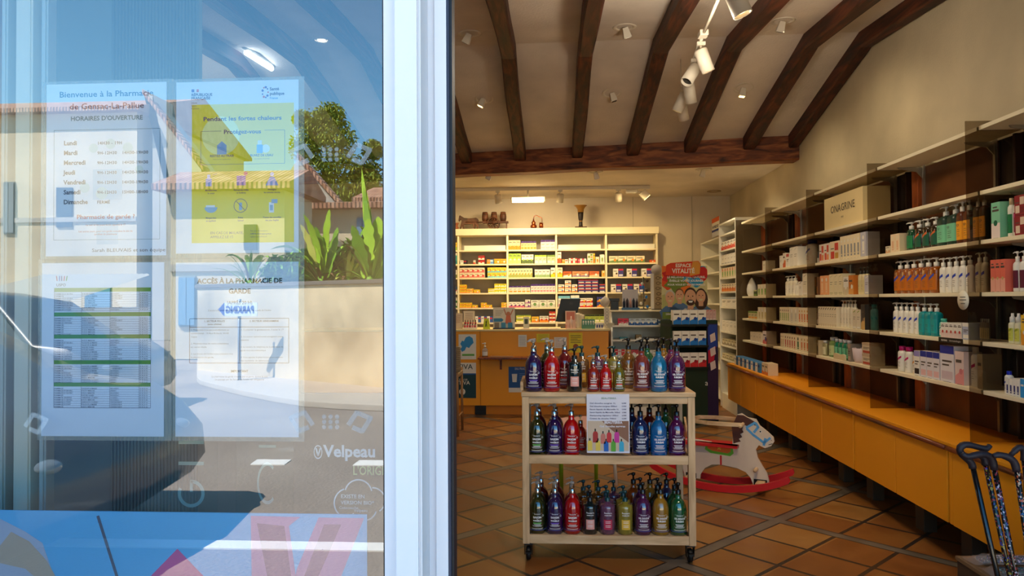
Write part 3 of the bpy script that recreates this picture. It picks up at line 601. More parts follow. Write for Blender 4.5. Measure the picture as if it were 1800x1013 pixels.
plant('broad leaved banana plant behind the garden wall, left of the two mirrored', 565, 12.6, [(570, 480, 545, 380, .1, .1, 0), (568, 480, 590, 372, .12, .12, 0), (565, 490, 535, 420, .1, .12, 1), (570, 490, 615, 430, .2, .13, 0), (565, 485, 520, 455, .2, .12, 1), (572, 470, 560, 400, .0, .13, 1), (565, 490, 480, 440, .25, .12, 0), (568, 488, 600, 470, .12, .14, 1), (560, 490, 548, 410, .0, .16, 0), (575, 490, 596, 400, .0, .15, 1), (560, 490, 530, 395, .1, .11, 2), (575, 490, 580, 420, .05, .18, 0)], 16, 2)
plant('taller banana plant with an upright curling leaf, mirrored beside the post', 650, 12.2, [(655, 480, 630, 292, -.1, .09, 0), (655, 480, 640, 330, .0, .1, 1), (655, 485, 668, 395, .1, .17, 1), (650, 480, 648, 385, .1, .17, 0), (655, 490, 700, 400, .2, .17, 0), (650, 490, 622, 430, .2, .14, 1), (655, 490, 690, 450, .1, .2, 1), (648, 490, 640, 430, .1, .17, 0), (660, 490, 676, 440, .1, .2, 0), (655, 480, 634, 320, .0, .13, 0), (645, 490, 630, 400, .0, .18, 1), (662, 490, 664, 380, .0, .2, 0), (668, 490, 690, 400, .0, .2, 1), (640, 490, 655, 420, .0, .2, 0)], 20, 3)
plant('low spiky palm with yellow and brown fronds, mirrored between the banana plants', 610, 12.7, [(610, 485, 595, 440, .1, .06, 2), (610, 485, 630, 440, .1, .06, 0)], 46, 4)
plant('low leafy banana clump behind the wall, mirrored behind the lower sheet', 440, 14.6, [(440, 490, 400, 452, .2, .12, 1), (440, 490, 480, 455, .2, .12, 0), (440, 490, 440, 450, .1, .12, 0)], 20, 5)
rnd = random.Random(8); mb = MB(); cc = refl(620, 470, 13.2)
leaf_cloud(mb, [((refl(px, py - 14, 13.2).x - cc.x, 0, refl(px, py, 13.2).z), r) for px, py, r in ((530, 470, .35), (560, 465, .4), (600, 470, .35), (640, 460, .45), (675, 440, .5), (720, 450, .6), (490, 480, .3))], 5200, .10, rnd)
t = thing('hedge_shrub', 'dense green shrub filling the gaps behind the mirrored garden wall', 'shrub', (cc.x, cc.y, 0)); mb.build('foliage', [BAN[1], M((70, 110, 35), .7)], t)
mb = MB()
for px in (530, 560, 600, 640, 680): q = refl(px, 470, 13.2); mb.tube([(q.x - cc.x, 0, 0), (q.x - cc.x, 0, q.z)], .03, 6)
mb.build('stem', M((90, 72, 55), .9), t)
# parking sign
c = refl(421, 540, 11.9); t = thing('road_sign', 'arrow shaped parking sign on a post, mirrored behind the duty pharmacy sheet', 'road sign', (c.x, c.y, .07))
MB().lathe([(.03, 0), (.03, 1.42)], (0, 0, 0), 12).build('post', M((160, 165, 175), .4, .6), t)
zs = c.z - .07 - .04
o = MB().prism([(.34, zs - .12), (-.25, zs - .12), (-.36, zs), (-.25, zs + .12), (.34, zs + .12)], .03, .05, 0, 'xz', False); o.prism([(-.25, zs - .12), (-.36, zs), (-.25, zs + .12)], .05, .053, 1)
k = len(o.v); o.text('PARKING', .17, 0, 0, 0, 1, 'CENTER', .03, width=.5); o.xf(lambda x, y, z: (-x + .03, .056, z + zs - .06), k)
o.build('sign_panel', [M((235, 240, 245), .4, var=0), M((40, 70, 170), .5, var=0)], t)
# cars
def car(label, loc, body, L_=4.2, Wd=1.75, Ht=1.45):
    t = thing('car', label, 'car', loc, 0, 'parked cars'); hw = Wd / 2
    prof = [(-L_, .3), (-L_ - .02, .75), (-L_ + .12, .98), (-L_ + .5, 1.02), (-L_ + .9, Ht - .04), (-L_ + 1.4, Ht), (-2.1, Ht - .02), (-1.55, Ht - .12), (-.95, .98), (-.5, .9), (-.16, .76), (-.02, .6), (0, .4), (-.1, .26), (-.35, .22), (-L_ + .3, .22)]
    n = len(prof); vs = []; rows = ((-1, .90), (-.97, .975), (-.6, 1), (0, 1.01), (.6, 1), (.97, .975), (1, .90))
    for f, s_ in rows:
        for x, z in prof:
            nose = max(0, 1 + (x - -.7) / .7) if x > -.7 else 0; q = 1 - .22 * max(0, (x + .8) / .8) ** 1.5 * abs(f) if x > -.8 else 1
            wz = 1 if z < .95 else 1 - .28 * (z - .95) / (Ht - .95)
            vs.append((x * (1 if abs(f) < .98 else .995) - .12 * abs(f) * (x > -.3), f * hw * wz * (1 - .0 * nose), .25 + (z - .25) * s_ if z > .95 else z))
    fs = [tuple(range(n)), tuple(range(6 * n, 7 * n))[::-1]] + [(r * n + i, r * n + (i + 1) % n, (r + 1) * n + (i + 1) % n, (r + 1) * n + i) for r in range(6) for i in range(n)]
    MB().add(vs, fs, 0, True).build('body', M(body, .35, .0, coat=.35, var=0), t, fixn=True)
    for wx in (-.85, -L_ + .8):
        for s_ in (-1, 1):
            o = MB().lathe([(.05, -.1), (.3, -.1), (.33, -.07), (.33, .07), (.3, .1), (.2, .1), (.18, .05), (.04, .07)], (wx, s_ * (hw - .05), .31), 24, 0, 'y'); wh = o.build('wheel', M((22, 22, 24), .8), t)
            MB().lathe([(.19, -.11), (.19, .11)], (wx, s_ * (hw - .05), .31), 16, 0, 'y').build('hub_cap', M((170, 172, 178), .3, .8), wh)
    for s_ in (-1, 1):
        f = hw * .93
        o = MB().add([(-3.3, s_ * (hw + .004), .98), (-1.05, s_ * (hw + .004), .98), (-1.6, s_ * (hw * .80), Ht - .14), (-3.0, s_ * (hw * .80), Ht - .1)], [(0, 1, 2, 3)]); o.build('side_window', DKG, t)
        o = MB().sphere((-.2, s_ * (hw - .26), .64), .09, 0, sc=(1, 1.2, .5)); o.build('headlamp', M((120, 126, 135), .1, .3), t)
    return t
car('dark purple car parked close by, its rounded bonnet mirrored below the papers', (-2.35, -1.35, -.02), (38, 20, 42))
car('dark blue car parked further off, mirrored behind the duty rota table', (refl(196, 700, 8.2).x, 2 * GY - 9.0, -.02), (28, 40, 66), 4.6, 1.8, 1.62)
# ------------------------------------------------------------------ furniture of the right wall
ORG = M((242, 158, 26), .45, var=.05, scale=3); ORD_ = M((205, 122, 20), .45, var=.05); DKW = wood('dark cherry edge', (70, 28, 14), (116, 54, 28), (150, 76, 42), (9, 1, 9), .35, .1)
CRM = M((242, 230, 198), .5, var=.03); WHT = M((236, 232, 220), .5, var=.03); BLKM = M((18, 17, 18), .4, var=.02); STEEL = M((190, 188, 180), .3, .9, var=.02)
CB = [8.56, 7.40, 6.22, 5.04, 3.87, 2.70, 1.53]
XC = 2.12; ZT = .67; ZB = .237
bayn = ['farthest', 'second farthest', 'middle', 'fourth', 'nearest fully visible', 'half cropped nearest']
for i in range(6):
    y1, y0 = CB[i], CB[i + 1]
    t = thing('base_cabinet', f'low orange two door base cabinet with dark handle rail, {bayn[i]} in the row', 'cabinet', (XC, y0, 0), 0, 'orange base cabinets along the right wall')
    L_ = y1 - y0
    MB().box(.02, XR - XC - .003, .002, L_ - .002, ZB + .004, ZT - .02).build('body', M((60, 30, 12)), t)  # body darkened so the gaps between the doors look shaded
    MB().box(-.004, XR - XC - .003, .001, L_ - .001, ZT - .02, ZT).build('top', ORG, t, bevel=.003)
    for k in range(2):
        a = .012 + k * (L_ - .05) / 2; MB().box(-.002, .02, a + (0 if k == 0 else .009), a + (L_ - .05) / 2 - .002, ZB, ZT - .045).build('door', ORG, t, bevel=.003)
    MB().box(0, .02, L_ - .036, L_ - .004, ZB, ZT - .045).build('end_strip', ORG, t, bevel=.004)
    MB().tube([(-.012, .01, ZT - .03), (-.012, L_ - .01, ZT - .03)], .013, 10).build('handle_rail', DKW, t)
    for yy in (.08, L_ - .6):
        MB().box(.16, .24, yy, yy + .1, 0, ZB).build('foot', M((70, 58, 46), .6, var=.2), t, bevel=.004)
# dark timber and mirror panelling with the shelving bays in front
WPN = wood('brown stained ply', (56, 28, 11), (92, 50, 19), (120, 70, 28), (2, 2, 1.5), .5, .1, 1.2); WPO = wood('orange stained post', (120, 52, 18), (160, 78, 30), (186, 100, 44), (6, 6, 1), .5, .1)
DARK = M((22, 13, 9), .25, var=.3, scale=3)
SZ = [2.37, 2.02, 1.755, 1.475, 1.21, .95]
XS = 2.30
def tint():
    m, n, L, b = nodes_mat('smoked glass'); n.remove(b); out = n['Material Output']; t = n.new('ShaderNodeBsdfTransparent'); t.inputs[0].default_value = (.62, .57, .50, 1)
    g = n.new('ShaderNodeBsdfGlossy'); g.inputs['Roughness'].default_value = .02; mx = n.new('ShaderNodeMixShader'); mx.inputs[0].default_value = .035
    L.new(t.outputs[0], mx.inputs[1]); L.new(g.outputs[0], mx.inputs[2]); L.new(mx.outputs[0], out.inputs[0]); return m
SMK = tint()
for i in range(6):
    y1, y0 = CB[i], CB[i + 1]; L_ = y1 - y0
    t = thing('wall_shelving', f'dark panelled shelving bay with six cream shelves, {bayn[i]} along right wall', 'shelving', (XS, y0, 0), 0, 'shelving bays along the right wall')
    D_ = .305
    MB().box(D_ - .02, XR - XS - .004, .008, L_ - .008, ZT + .002, 2.355).build('back_panel', DARK, t)
    MB().box(D_ - .034, D_ - .021, -.55 + L_ - .34, L_ - .12, ZT + .003, 2.35).build('ply_panel', WPN, t)
    MB().box(D_ - .07, D_ - .021, L_ - .09, L_ - .01, ZT + .003, 2.35).build('post', WPO, t, bevel=.003)
    for yy in (L_ - .115, .28):
        mb = MB().box(D_ - .05, D_ - .035, yy - .01, yy + .01, ZT + .003, 2.36)
        mb.build('slotted_rail', STEEL, t)
    MB().box(D_ - .06, D_ - .02, .08, .1, ZT + .002, 2.35).build('hinge_strip', M((40, 28, 20)), t)
    for z in SZ:
        s = MB().box(0, D_ - .075, .008, L_ - .01, z - .022, z).build('shelf', CRM, t, bevel=.002)
        for yy in (L_ - .115, .28):
            mb = MB(); mb.add([(D_ - .05, yy - .004, z - .024), (D_ - .05, yy - .004, z - .10), (D_ - .09, yy - .004, z - .055), (.1, yy - .004, z - .036), (.09, yy - .004, z - .024),
                (D_ - .05, yy + .004, z - .024), (D_ - .05, yy + .004, z - .10), (D_ - .09, yy + .004, z - .055), (.1, yy + .004, z - .036), (.09, yy + .004, z - .024)],
                [(0, 1, 2, 3, 4), (9, 8, 7, 6, 5)] + [(k, (k + 1) % 5, (k + 1) % 5 + 5, k + 5) for k in range(5)])
            mb.build('bracket', STEEL, s)
for i, y in enumerate(CB[:6]):
    o = MB().box(2.235, XR - .003, y - .004, y + .002, ZT + .001, 2.40).build('glass_divider', SMK, bevel=0)
    tag(o, f'smoked glass divider panel standing on the orange cabinets, {ORD[i]} from the far end', 'glass divider', 'smoked glass dividers')
# white corner shelving beyond
WS = [2.29, 2.085, 1.9, 1.72, 1.54, 1.34, 1.02, .84, .66]
t = thing('corner_shelving', 'tall white shelving unit with slim shelves, beside the farthest smoked glass', 'shelving', (2.24, 8.62, 0)); L_ = .80
MB().box(0, .5, -.02, 0, 0.02, 2.44).build('side_panel', WHT, t, bevel=.002); MB().box(0, .5, L_, L_ + .02, .02, 2.44).build('side_panel', WHT, t)
MB().box(.48, .5, 0, L_, .1, 2.44).build('back_panel', CRM, t); MB().box(0, .5, 0, L_, 2.42, 2.44).build('top', WHT, t); MB().box(0.02, .5, 0, L_, .0, .2).build('plinth', WHT, t)
for z in WS: MB().box(.01, .48, 0, L_, z - .02, z).build('shelf', WHT, t)
t = thing('corner_shelving', 'narrow white shelving against the back corner behind the taller white unit', 'shelving', (2.27, 9.46, 0)); L_ = 1.25
MB().box(.46, .475, 0, L_, .1, 2.0).build('back_panel', CRM, t)
MB().box(0, .475, 0, .02, 0, 2.3).build('side_panel', WHT, t)
MB().box(0, .475, L_, L_ + .02, 0, 2.3).build('side_panel', WHT, t)
for z in (2.29, 2.05, 1.82, 1.6, 1.38, 1.1, .8, .5, .1): MB().box(0, .46, .02, L_, z - .02, z).build('shelf', WHT, t)
mb = MB().box(0, .004, 0, .42, 0, .26, 0).box(-.002, 0, 0, .42, .2, .26, 1).box(-.002, 0, 0.0, .42, .07, .1, 2).box(-.002, 0, 0, .42, 0, .07, 3); k = len(mb.v); mb.text('ENTREZ ICI', .05, 0, 0, 0, 4, 'CENTER', .02, width=.34).xf(lambda x, y, z: (-.004, .21 - x, z + .12), k)
o = mb.build('shelf_sign', [WHT, M((225, 95, 30)), M((40, 60, 140)), M((200, 205, 215)), M((40, 50, 90))], None, (2.255, 9.47, 2.302)); tag(o, 'small orange, white and blue sign card standing on the corner shelving', 'sign')
# ------------------------------------------------------------------ back wall shelving
YS = 10.50; BX = [-2.17, -1.42, -.67, .07, .82, 1.575]
BZ = [2.207, 1.995, 1.786, 1.555, 1.33, 1.105, .85, .5]
t = thing('back_shelving', 'long cream pharmacy shelving with five visible bays along the back wall', 'shelving', (0, YS, 0))
GRB = M((178, 172, 165), .7)
MB().box(BX[0], BX[-1], .3, .32, .1, 2.5).build('back_panel', GRB, t)
MB().box(BX[0], BX[-1] + .03, -.03, .31, 2.43, 2.53).build('fascia', CRM, t, bevel=.004)
MB().box(BX[0], BX[-1], .0, .3, 0, .1).build('plinth', CRM, t)
for x in BX: MB().box(x - .014, x + .014, 0, .3, .1, 2.43).build('upright', CRM, t)
for i in range(5):
    for z in BZ: MB().box(BX[i] + .015, BX[i + 1] - .015, -.005, .3, z - .022, z).build('shelf', CRM, t)
for i, nm in ((1, 'first'), (3, 'third'), (4, 'fourth')):
    MB().box(BX[i] + .03 + (.06 if i == 1 else 0), BX[i + 1] - .03 - (.05 if i == 3 else 0), .02, .035, BZ[0], BZ[0] + .07).build('price_strip', WHT, t)
# ------------------------------------------------------------------ counter
YC = 8.75
t = thing('sales_counter', 'long orange pharmacy sales counter with taped notices along its front', 'counter', (0, YC, 0))
MB().box(-3.2, -.912, 0, .02, .115, 1.05).build('front_panel', ORG, t, bevel=.002); MB().box(-.906, .705, 0, .02, .115, 1.05).build('front_panel', ORG, t, bevel=.002)
MB().box(-3.2, .705, .021, .7, .115, 1.05).build('body', ORD_, t); MB().box(-3.22, .72, -.012, .72, 1.052, 1.075).build('worktop', M((228, 206, 150), .4), t, bevel=.003)
MB().box(-3.2, .7, .03, .68, 0, .113).build('plinth', ORD_, t)
MB().box(-.98, -.84, -.002, .03, 0.0, .112).build('socket_box', BLKM, t, bevel=.004)
l = MB().box(-.92, .35, -.22, -.001, .715, .735).build('ledge', DKW, t, bevel=.003)
for x in (-.66, .2): MB().prism([(-.001, .714), (-.001, .57), (-.02, .57), (-.03, .69), (-.2, .70), (-.2, .714)], x, x + .025, 0, 'yz').build('ledge_bracket', DKW, l)
def sheet(name, label, cat, p0, p1, y, mats, draw=None, group=None, thick=.002):
    a, b_ = atY(*p0, y), atY(*p1, y); w_, h_ = b_.x - a.x, a.z - b_.z
    mb = MB().box(0, w_, 0, thick, 0, h_, 0)
    if draw: draw(mb, w_, h_)
    o = mb.build(name, mats, None, (a.x, y, b_.z)); return tag(o, label, cat, group)
def lines(n, m=1, x0=.12, x1=.88, z0=.15, z1=.85, t=.012):
    def f(mb, w_, h_):
        r = random.Random(n)
        for i in range(n): z = h_ * (z1 - (z1 - z0) * i / max(1, n - 1)); mb.rect(w_ * x0, w_ * (x1 - r.uniform(0, .3) * (i % 3 == 2)), z - h_ * t, z + h_ * t, -.002, m)
    return f
PP = M((232, 226, 214), .7); YL = M((238, 214, 60), .7); DK = M((70, 66, 70), .7); BLU = M((36, 88, 150), .6); GRN = M((110, 170, 80), .6); TEALD = M((18, 62, 72), .6)
yy = YC - .004
def dmap(mb, w_, h_):
    pts = [(.1, .42), (.2, .5), (.1, .62), (.2, .75), (.3, .72), (.42, .88), (.62, .93), (.8, .85), (.86, .66), (.7, .55), (.6, .45), (.45, .5), (.36, .36), (.2, .3)]
    mb.poly([(x * w_, z * h_) for x, z in pts], -.002, 1); mb.rect(w_ * .2, w_ * .9, h_ * .14, h_ * .22, -.002, 2)
sheet('notice', 'white notice with blue department map taped on the counter front', 'notice', (806, 588), (837, 632), yy, [PP, M((50, 140, 200)), GRN], dmap, 'notices on the counter')
sheet('notice', 'white notice edge taped left of the blue map on the counter', 'notice', (780, 592), (801, 620), yy, [PP, DK], lines(5), 'notices on the counter')
def dl(mb, w_, h_):
    mb.rect(0, w_, h_ * .66, h_ * .7, -.002, 3); mb.rect(0, w_, 0, h_ * .66, -.002, 1)
    mb.text('LENTIVA', .09, w_ * .5, h_ * .82, -.003, 2, 'CENTER', .01, width=w_ * .8); mb.text('LENTIVA', .07, w_ * .52, h_ * .38, -.004, 0, 'CENTER', .01, width=w_ * .6); mb.text('DEPISTAGE', .03, w_ * .5, h_ * .5, -.004, 0, width=w_ * .5)
    mb.disc(w_ * .6, h_ * .18, .04, -.004, 0, 18); mb.rect(w_ * .59, w_ * .61, h_ * .12, h_ * .24, -.005, 2); mb.rect(w_ * .56, w_ * .64, h_ * .19, h_ * .205, -.005, 2)
sheet('counter_poster', 'dark teal poster with white lettering and round cross emblem on counter', 'poster', (776, 638), (837, 700), yy, [PP, TEALD, M((60, 70, 60)), BLU], dl)
sheet('notice', 'small white printed notice taped between the seam and the yellow notice', 'notice', (911, 589), (926, 610), yy, [PP, GREY], lines(8), 'notices on the counter')
sheet('notice', 'wide yellow notice taped near the counter top, left of two', 'notice', (943, 587), (966, 602), yy, [YL, DK], lines(4), 'notices on the counter')
sheet('notice', 'white notice hung between the two yellow notices on the counter', 'notice', (974, 593), (996, 612), yy, [PP, M((190, 120, 110))], lines(6), 'notices on the counter')
sheet('notice', 'tall yellow notice with a round picture, right of two on counter', 'notice', (1000, 585), (1024, 620), yy, [YL, DK, M((150, 80, 40))], lambda mb, w_, h_: (lines(5, 1, z0=.5)(mb, w_, h_), mb.disc(w_ * .5, h_ * .3, w_ * .2, -.002, 2, 14)), 'notices on the counter')
def dglass(mb, w_, h_):
    mb.rect(0, w_, h_ * .18, h_, -.002, 1); mb.poly([(w_ * .15, h_ * .72), (w_ * .4, h_ * .72), (w_ * .37, h_ * .4), (w_ * .18, h_ * .4)], -.003, 0)
    for i in range(5): mb.rect(w_ * .5, w_ * (.9 - .1 * (i % 2)), h_ * (.72 - i * .07), h_ * (.735 - i * .07), -.003, 2)
    mb.text('EAU FRAICHE', .04, w_ * .6, h_ * .88, -.003, 0, width=w_ * .6)
sheet('notice', 'blue notice with white glass drawing taped low on the counter', 'notice', (894, 645), (932, 690), yy, [PP, BLU, M((120, 160, 210))], dglass, 'notices on the counter')
# ------------------------------------------------------------------ white gondola right of the counter
t = thing('display_gondola', 'white open display unit with sloping ends standing right of the counter', 'display unit', (.735, YC - .02, 0)); W = .77
MB().prism([(0, 0), (.5, 0), (.5, 1.28), (.12, 1.28), (0, 1.05)], 0, .02, 0, 'yz').build('side_panel', WHT, t); MB().prism([(0, 0), (.5, 0), (.5, 1.28), (.12, 1.28), (0, 1.05)], W - .02, W, 0, 'yz').build('side_panel', WHT, t)
MB().box(.02, W - .02, .48, .5, .05, 1.28).build('back_panel', WHT, t); MB().box(-.01, W + .01, .08, .5, 1.29, 1.31).build('top', CRM, t, bevel=.003)
GZ = [1.12, .94, .74, .52, .3]
for k, z in enumerate(GZ): MB().box(.02, W - .02, .02 - .0, .48, z - .02, z).build('shelf', WHT, t)
MB().box(.02, W - .02, .02, .48, 0, .1).build('plinth', WHT, t)
# ------------------------------------------------------------------ vitality floor display with its header poster
t = thing('floor_display', 'cardboard floor display with family poster header reading ESPACE VITALITÉ', 'floor display', (1.36, 8.02, 0), .16)
W = .56; dgn = M((24, 46, 22), .6, var=.4, scale=4); 
MB().box(0, W, .03, .4, 0, .80, 0).box(0, .02, .03, .4, .80, 1.2).box(W - .13, W, .03, .4, .80, 1.2).box(.02, W - .13, .38, .4, .80, 1.2).build('cabinet', dgn, t, bevel=.003)
mb = MB().box(W - .128, W - .002, .024, .029, .05, 1.16, 0); mb.poly([(W - .12, .8), (W - .01, .9), (W - .01, 1.15), (W - .12, 1.15)], .022, 1); mb.poly([(W - .12, .7), (W - .05, .74), (W - .03, .9), (W - .12, .85)], .021, 2)
for z in (.62, .78, .94): mb.poly([(W - .09, z), (W - .03, z + .03), (W - .04, z + .12), (W - .1, z + .09)], .018, 3)
mb.build('side_graphic', [M((40, 20, 60)), M((30, 60, 150)), M((190, 30, 60)), M((215, 195, 190))], t)
for z in (1.155, .915, .665): MB().box(.0, W - .12, .0, .38, z - .025, z).build('shelf', M((16, 24, 16), .5), t)
mb = MB(); mb.text('a', .09, .40, .45, .026, 0, 'LEFT', .0); mb.build('printed_letter', PP, t)
hp = MB().box(.0, W, .33, .34, 1.21, 1.84, 0)
def HP(fx, fz): return (fx * W, 1.21 + fz * .63)
y = .329
cols = [(215, 80, 30), (230, 120, 40), (40, 80, 170), (30, 150, 200), (150, 30, 90), (200, 40, 40), (110, 130, 50), (226, 208, 170)]
r = random.Random(4)
for (fx, fz, rr, m) in ((.1, .92, .14, 2), (.2, .8, .13, 6), (.75, .78, .14, 4), (.12, .68, .1, 1), (.45, .86, .12, 4), (.7, .92, .12, 5), (.9, .85, .1, 6), (.55, .95, .08, 1), (.85, .97, .06, 4), (.3, .68, .14, 7), (.5, .6, .1, 2)):
    x, z = HP(fx, fz); pts = [(x + rr * .9 * math.cos(a) * (1 + .25 * math.sin(a * 5 + fx * 9)), z + rr * .7 * math.sin(a) * (1 + .25 * math.cos(a * 4))) for a in [2 * PI * k / 26 for k in range(26)]]
    pts = [(min(W, max(0, a)), min(1.84, b_)) for a, b_ in pts]; hp.poly(pts, y - .0005 * (m + 1), m)
hp.poly([HP(0, 0), HP(1, 0), HP(1, .5), HP(.5, .56), HP(0, .45)], y - .0003, 9); hp.poly([HP(0, 0), HP(1, 0), HP(1, .13), HP(0, .13)], y - .012, 7)
SK = 10; 
def person_(fx, fz, s_, hair, shirt, beard=0, longh=0):
    x, z = HP(fx, fz); zl_ = max(z - .34 * s_, 1.212)
    hp.poly([(max(0, x - .12 * s_), zl_), (min(W, x + .13 * s_), zl_), (x + .12 * s_, z - .14 * s_), (x + .05 * s_, z - .09 * s_), (x - .05 * s_, z - .09 * s_), (x - .12 * s_, z - .15 * s_)], y - .006, shirt)
    if longh: hp.disc(x, z - .03 * s_, .075 * s_, y - .0065, hair, 18, .11 * s_)
    hp.rect(x - .025 * s_, x + .025 * s_, z - .1 * s_, z, y - .0068, SK); hp.disc(x, z + .026 * s_, .053 * s_, y - .007, hair, 18, .06 * s_); hp.disc(x, z, .05 * s_, y - .0075, SK, 20, .068 * s_)
    if beard: hp.disc(x, z - .042 * s_, .036 * s_, y - .008, hair, 16, .026 * s_)
    for q in (-1, 1): hp.disc(x + q * .019 * s_, z + .012 * s_, .006 * s_, y - .0085, 12, 8)
    hp.line((x, z + .008 * s_), (x + .004 * s_, z - .012 * s_), .004 * s_, y - .0085, 13)
    hp.poly([(x - .022 * s_, z - .026 * s_), (x + .022 * s_, z - .026 * s_), (x + .012 * s_, z - .042 * s_), (x - .012 * s_, z - .042 * s_)], y - .009, 0 if not beard else 14)
person_(.17, .40, 1.1, 15, 11); person_(.38, .44, 1.0, 16, 11); person_(.85, .42, 1.15, 12, 11, 0, 1); person_(.62, .40, 1.42, 12, 14, 1)
hb = MB().prism([(.04, 1.73), (.36, 1.71), (.46, 1.74), (.47, 1.86), (.44, 1.9), (.1, 1.875), (.05, 1.85)], .30, .312, 0, 'xz')
for s_, sz_, z, wd in (('ESPACE', .06, 1.825, .19), ('VITALITÉ', .075, 1.755, .28)): hb.text(s_, sz_, .255, z, .299, 1, 'CENTER', .03, width=wd)
hb.prism([(.33, 1.72), (.455, 1.745), (.465, 1.858), (.435, 1.895), (.37, 1.89)], .2995, .2999, 2, 'xz')
for s_, fz, wd, k in (('LE MÉLANGE 100% NATUREL', .77, .84, .036), ('ÉVEILLE VOTRE JOURNÉE', .70, .74, .036), ('POUR VOUS ET VOTRE FAMILLE', .63, .82, .03)): x, z = HP(.53, fz); hp.text(s_, k, x, z, y - .011, 14, 'CENTER', .03, width=wd * W)
x, z = HP(.5, .075); hp.text('DEMANDEZ VOTRE ÉCHANTILLON GRATUIT', .03, x, z, y - .0125, 14, 'CENTER', .02, width=.85 * W)
hm = [M((206, 200, 150))] + [M(c) for c in cols] + [M((178, 176, 110)), M((212, 160, 128)), M((80, 110, 150)), M((66, 42, 30)), M((170, 110, 85)), M((232, 232, 232)), M((190, 185, 180)), M((120, 80, 45))]
hp.build('header_poster', hm, t); hb.build('header_badge', [M((214, 60, 28)), PP, M((215, 150, 60))], t)
# ------------------------------------------------------------------ trolley with bottles
TY = atZ(1225, 957, .094).y; TY = 3.87
TW0, TW1 = xat(917.5, TY, 700), xat(1221.5, TY, 700); TWd = TW1 - TW0; TD = .40
PINE = wood('pale birch', (176, 140, 100), (206, 170, 128), (226, 194, 152), (1.2, 9, 9), .5, .05, 3)
PINEV = wood('pale birch upright', (176, 140, 100), (206, 170, 128), (226, 194, 152), (9, 9, 1.2), .5, .05, 3)
zt = zat(690, TY, 1070); zt2 = zat(697.5, TY); za = zat(710, TY); zm1, zm0 = zat(801, TY), zat(816, TY); zb1, zb0 = zat(941.5, TY), zat(956.5, TY)
trolley = thing('trolley', 'birch three tier display trolley on black castors, full of soap bottles', 'trolley', (TW0, TY, 0))
pw = .038
MB().box(-.004, TWd + .004, -.006, TD + .004, zt2, zt).build('top_board', PINE, trolley, bevel=.003)
MB().box(pw, TWd - pw, .004, .022, za, zt2 - .001).build('apron', PINE, trolley, bevel=.002); MB().box(pw, TWd - pw, TD - .022, TD - .004, za, zt2 - .001).build('apron', PINE, trolley)
for x in (0, TWd - pw):
    MB().box(x, x + pw, 0, .03, zb0 - .002, zt2 - .001).build('post', PINEV, trolley, bevel=.002); MB().box(x, x + pw, TD - .03, TD, zb0 - .002, zt2 - .001).build('post', PINEV, trolley, bevel=.002)
    for a, b_ in ((zb0, zb1), (zm0, zm1)): MB().box(x + .008, x + pw - .01, .031, TD - .031, a, b_).build('side_rail', PINE, trolley)
MB().box(-.012, .006, .06, TD - .02, zt + .001, zt + .05).build('side_lip', PINE, trolley, bevel=.003)
for z0_, z1_, nm in ((zm0, zm1, 'shelf'), (zb0, zb1, 'shelf')):
    s = MB().box(pw, TWd - pw, .003, .021, z0_, z1_).build('front_rail', PINE, trolley, bevel=.002); MB().box(pw, TWd - pw, TD - .021, TD - .003, z0_, z1_).build('rear_rail', PINE, trolley)
    mb = MB()
    for k in range(9): a = .023 + k * (TD - .046) / 9; mb.box(pw + .002, TWd - pw - .002, a, a + (TD - .046) / 9 - .006, z1_ - .022, z1_ - .012)
    mb.box(pw + .1, pw + .13, .022, TD - .022, z1_ - .034, z1_ - .0225).box(TWd - pw - .13, TWd - pw - .1, .022, TD - .022, z1_ - .034, z1_ - .0225)
    mb.build('slatted_shelf', PINE, trolley)
for x in (.05, TWd - .05):
    for yv in (.03, TD - .04):
        r_ = .037; o = MB().lathe([(.01, -.013), (r_ - .006, -.013), (r_, -.008), (r_, .008), (r_ - .006, .013), (.01, .013)], (x - .02 * (1 if x < .5 else -1), yv, r_), 24, 0, 'x').build('castor', M((14, 14, 16), .5), trolley)
        MB().lathe([(.012, -.016), (.012, .016)], (x - .02 * (1 if x < .5 else -1), yv, r_), 12, 0, 'x').build('axle_cap', STEEL, o)
        mb = MB(); cx = x - .02 * (1 if x < .5 else -1)
        mb.prism([(yv - .03, zb0 - .004), (yv + .03, zb0 - .004), (yv + .012, r_ - .008), (yv - .012, r_ - .008)], cx - .022, cx - .018, 0, 'yz').prism([(yv - .03, zb0 - .004), (yv + .03, zb0 - .004), (yv + .012, r_ - .008), (yv - .012, r_ - .008)], cx + .018, cx + .022, 0, 'yz').box(cx - .024, cx + .024, yv - .03, yv + .03, zb0 - .008, zb0 - .002)
        mb.box(cx - .014, cx + .014, yv - .055, yv - .03, .05, .058); mb.build('castor_fork', BLKM, o)
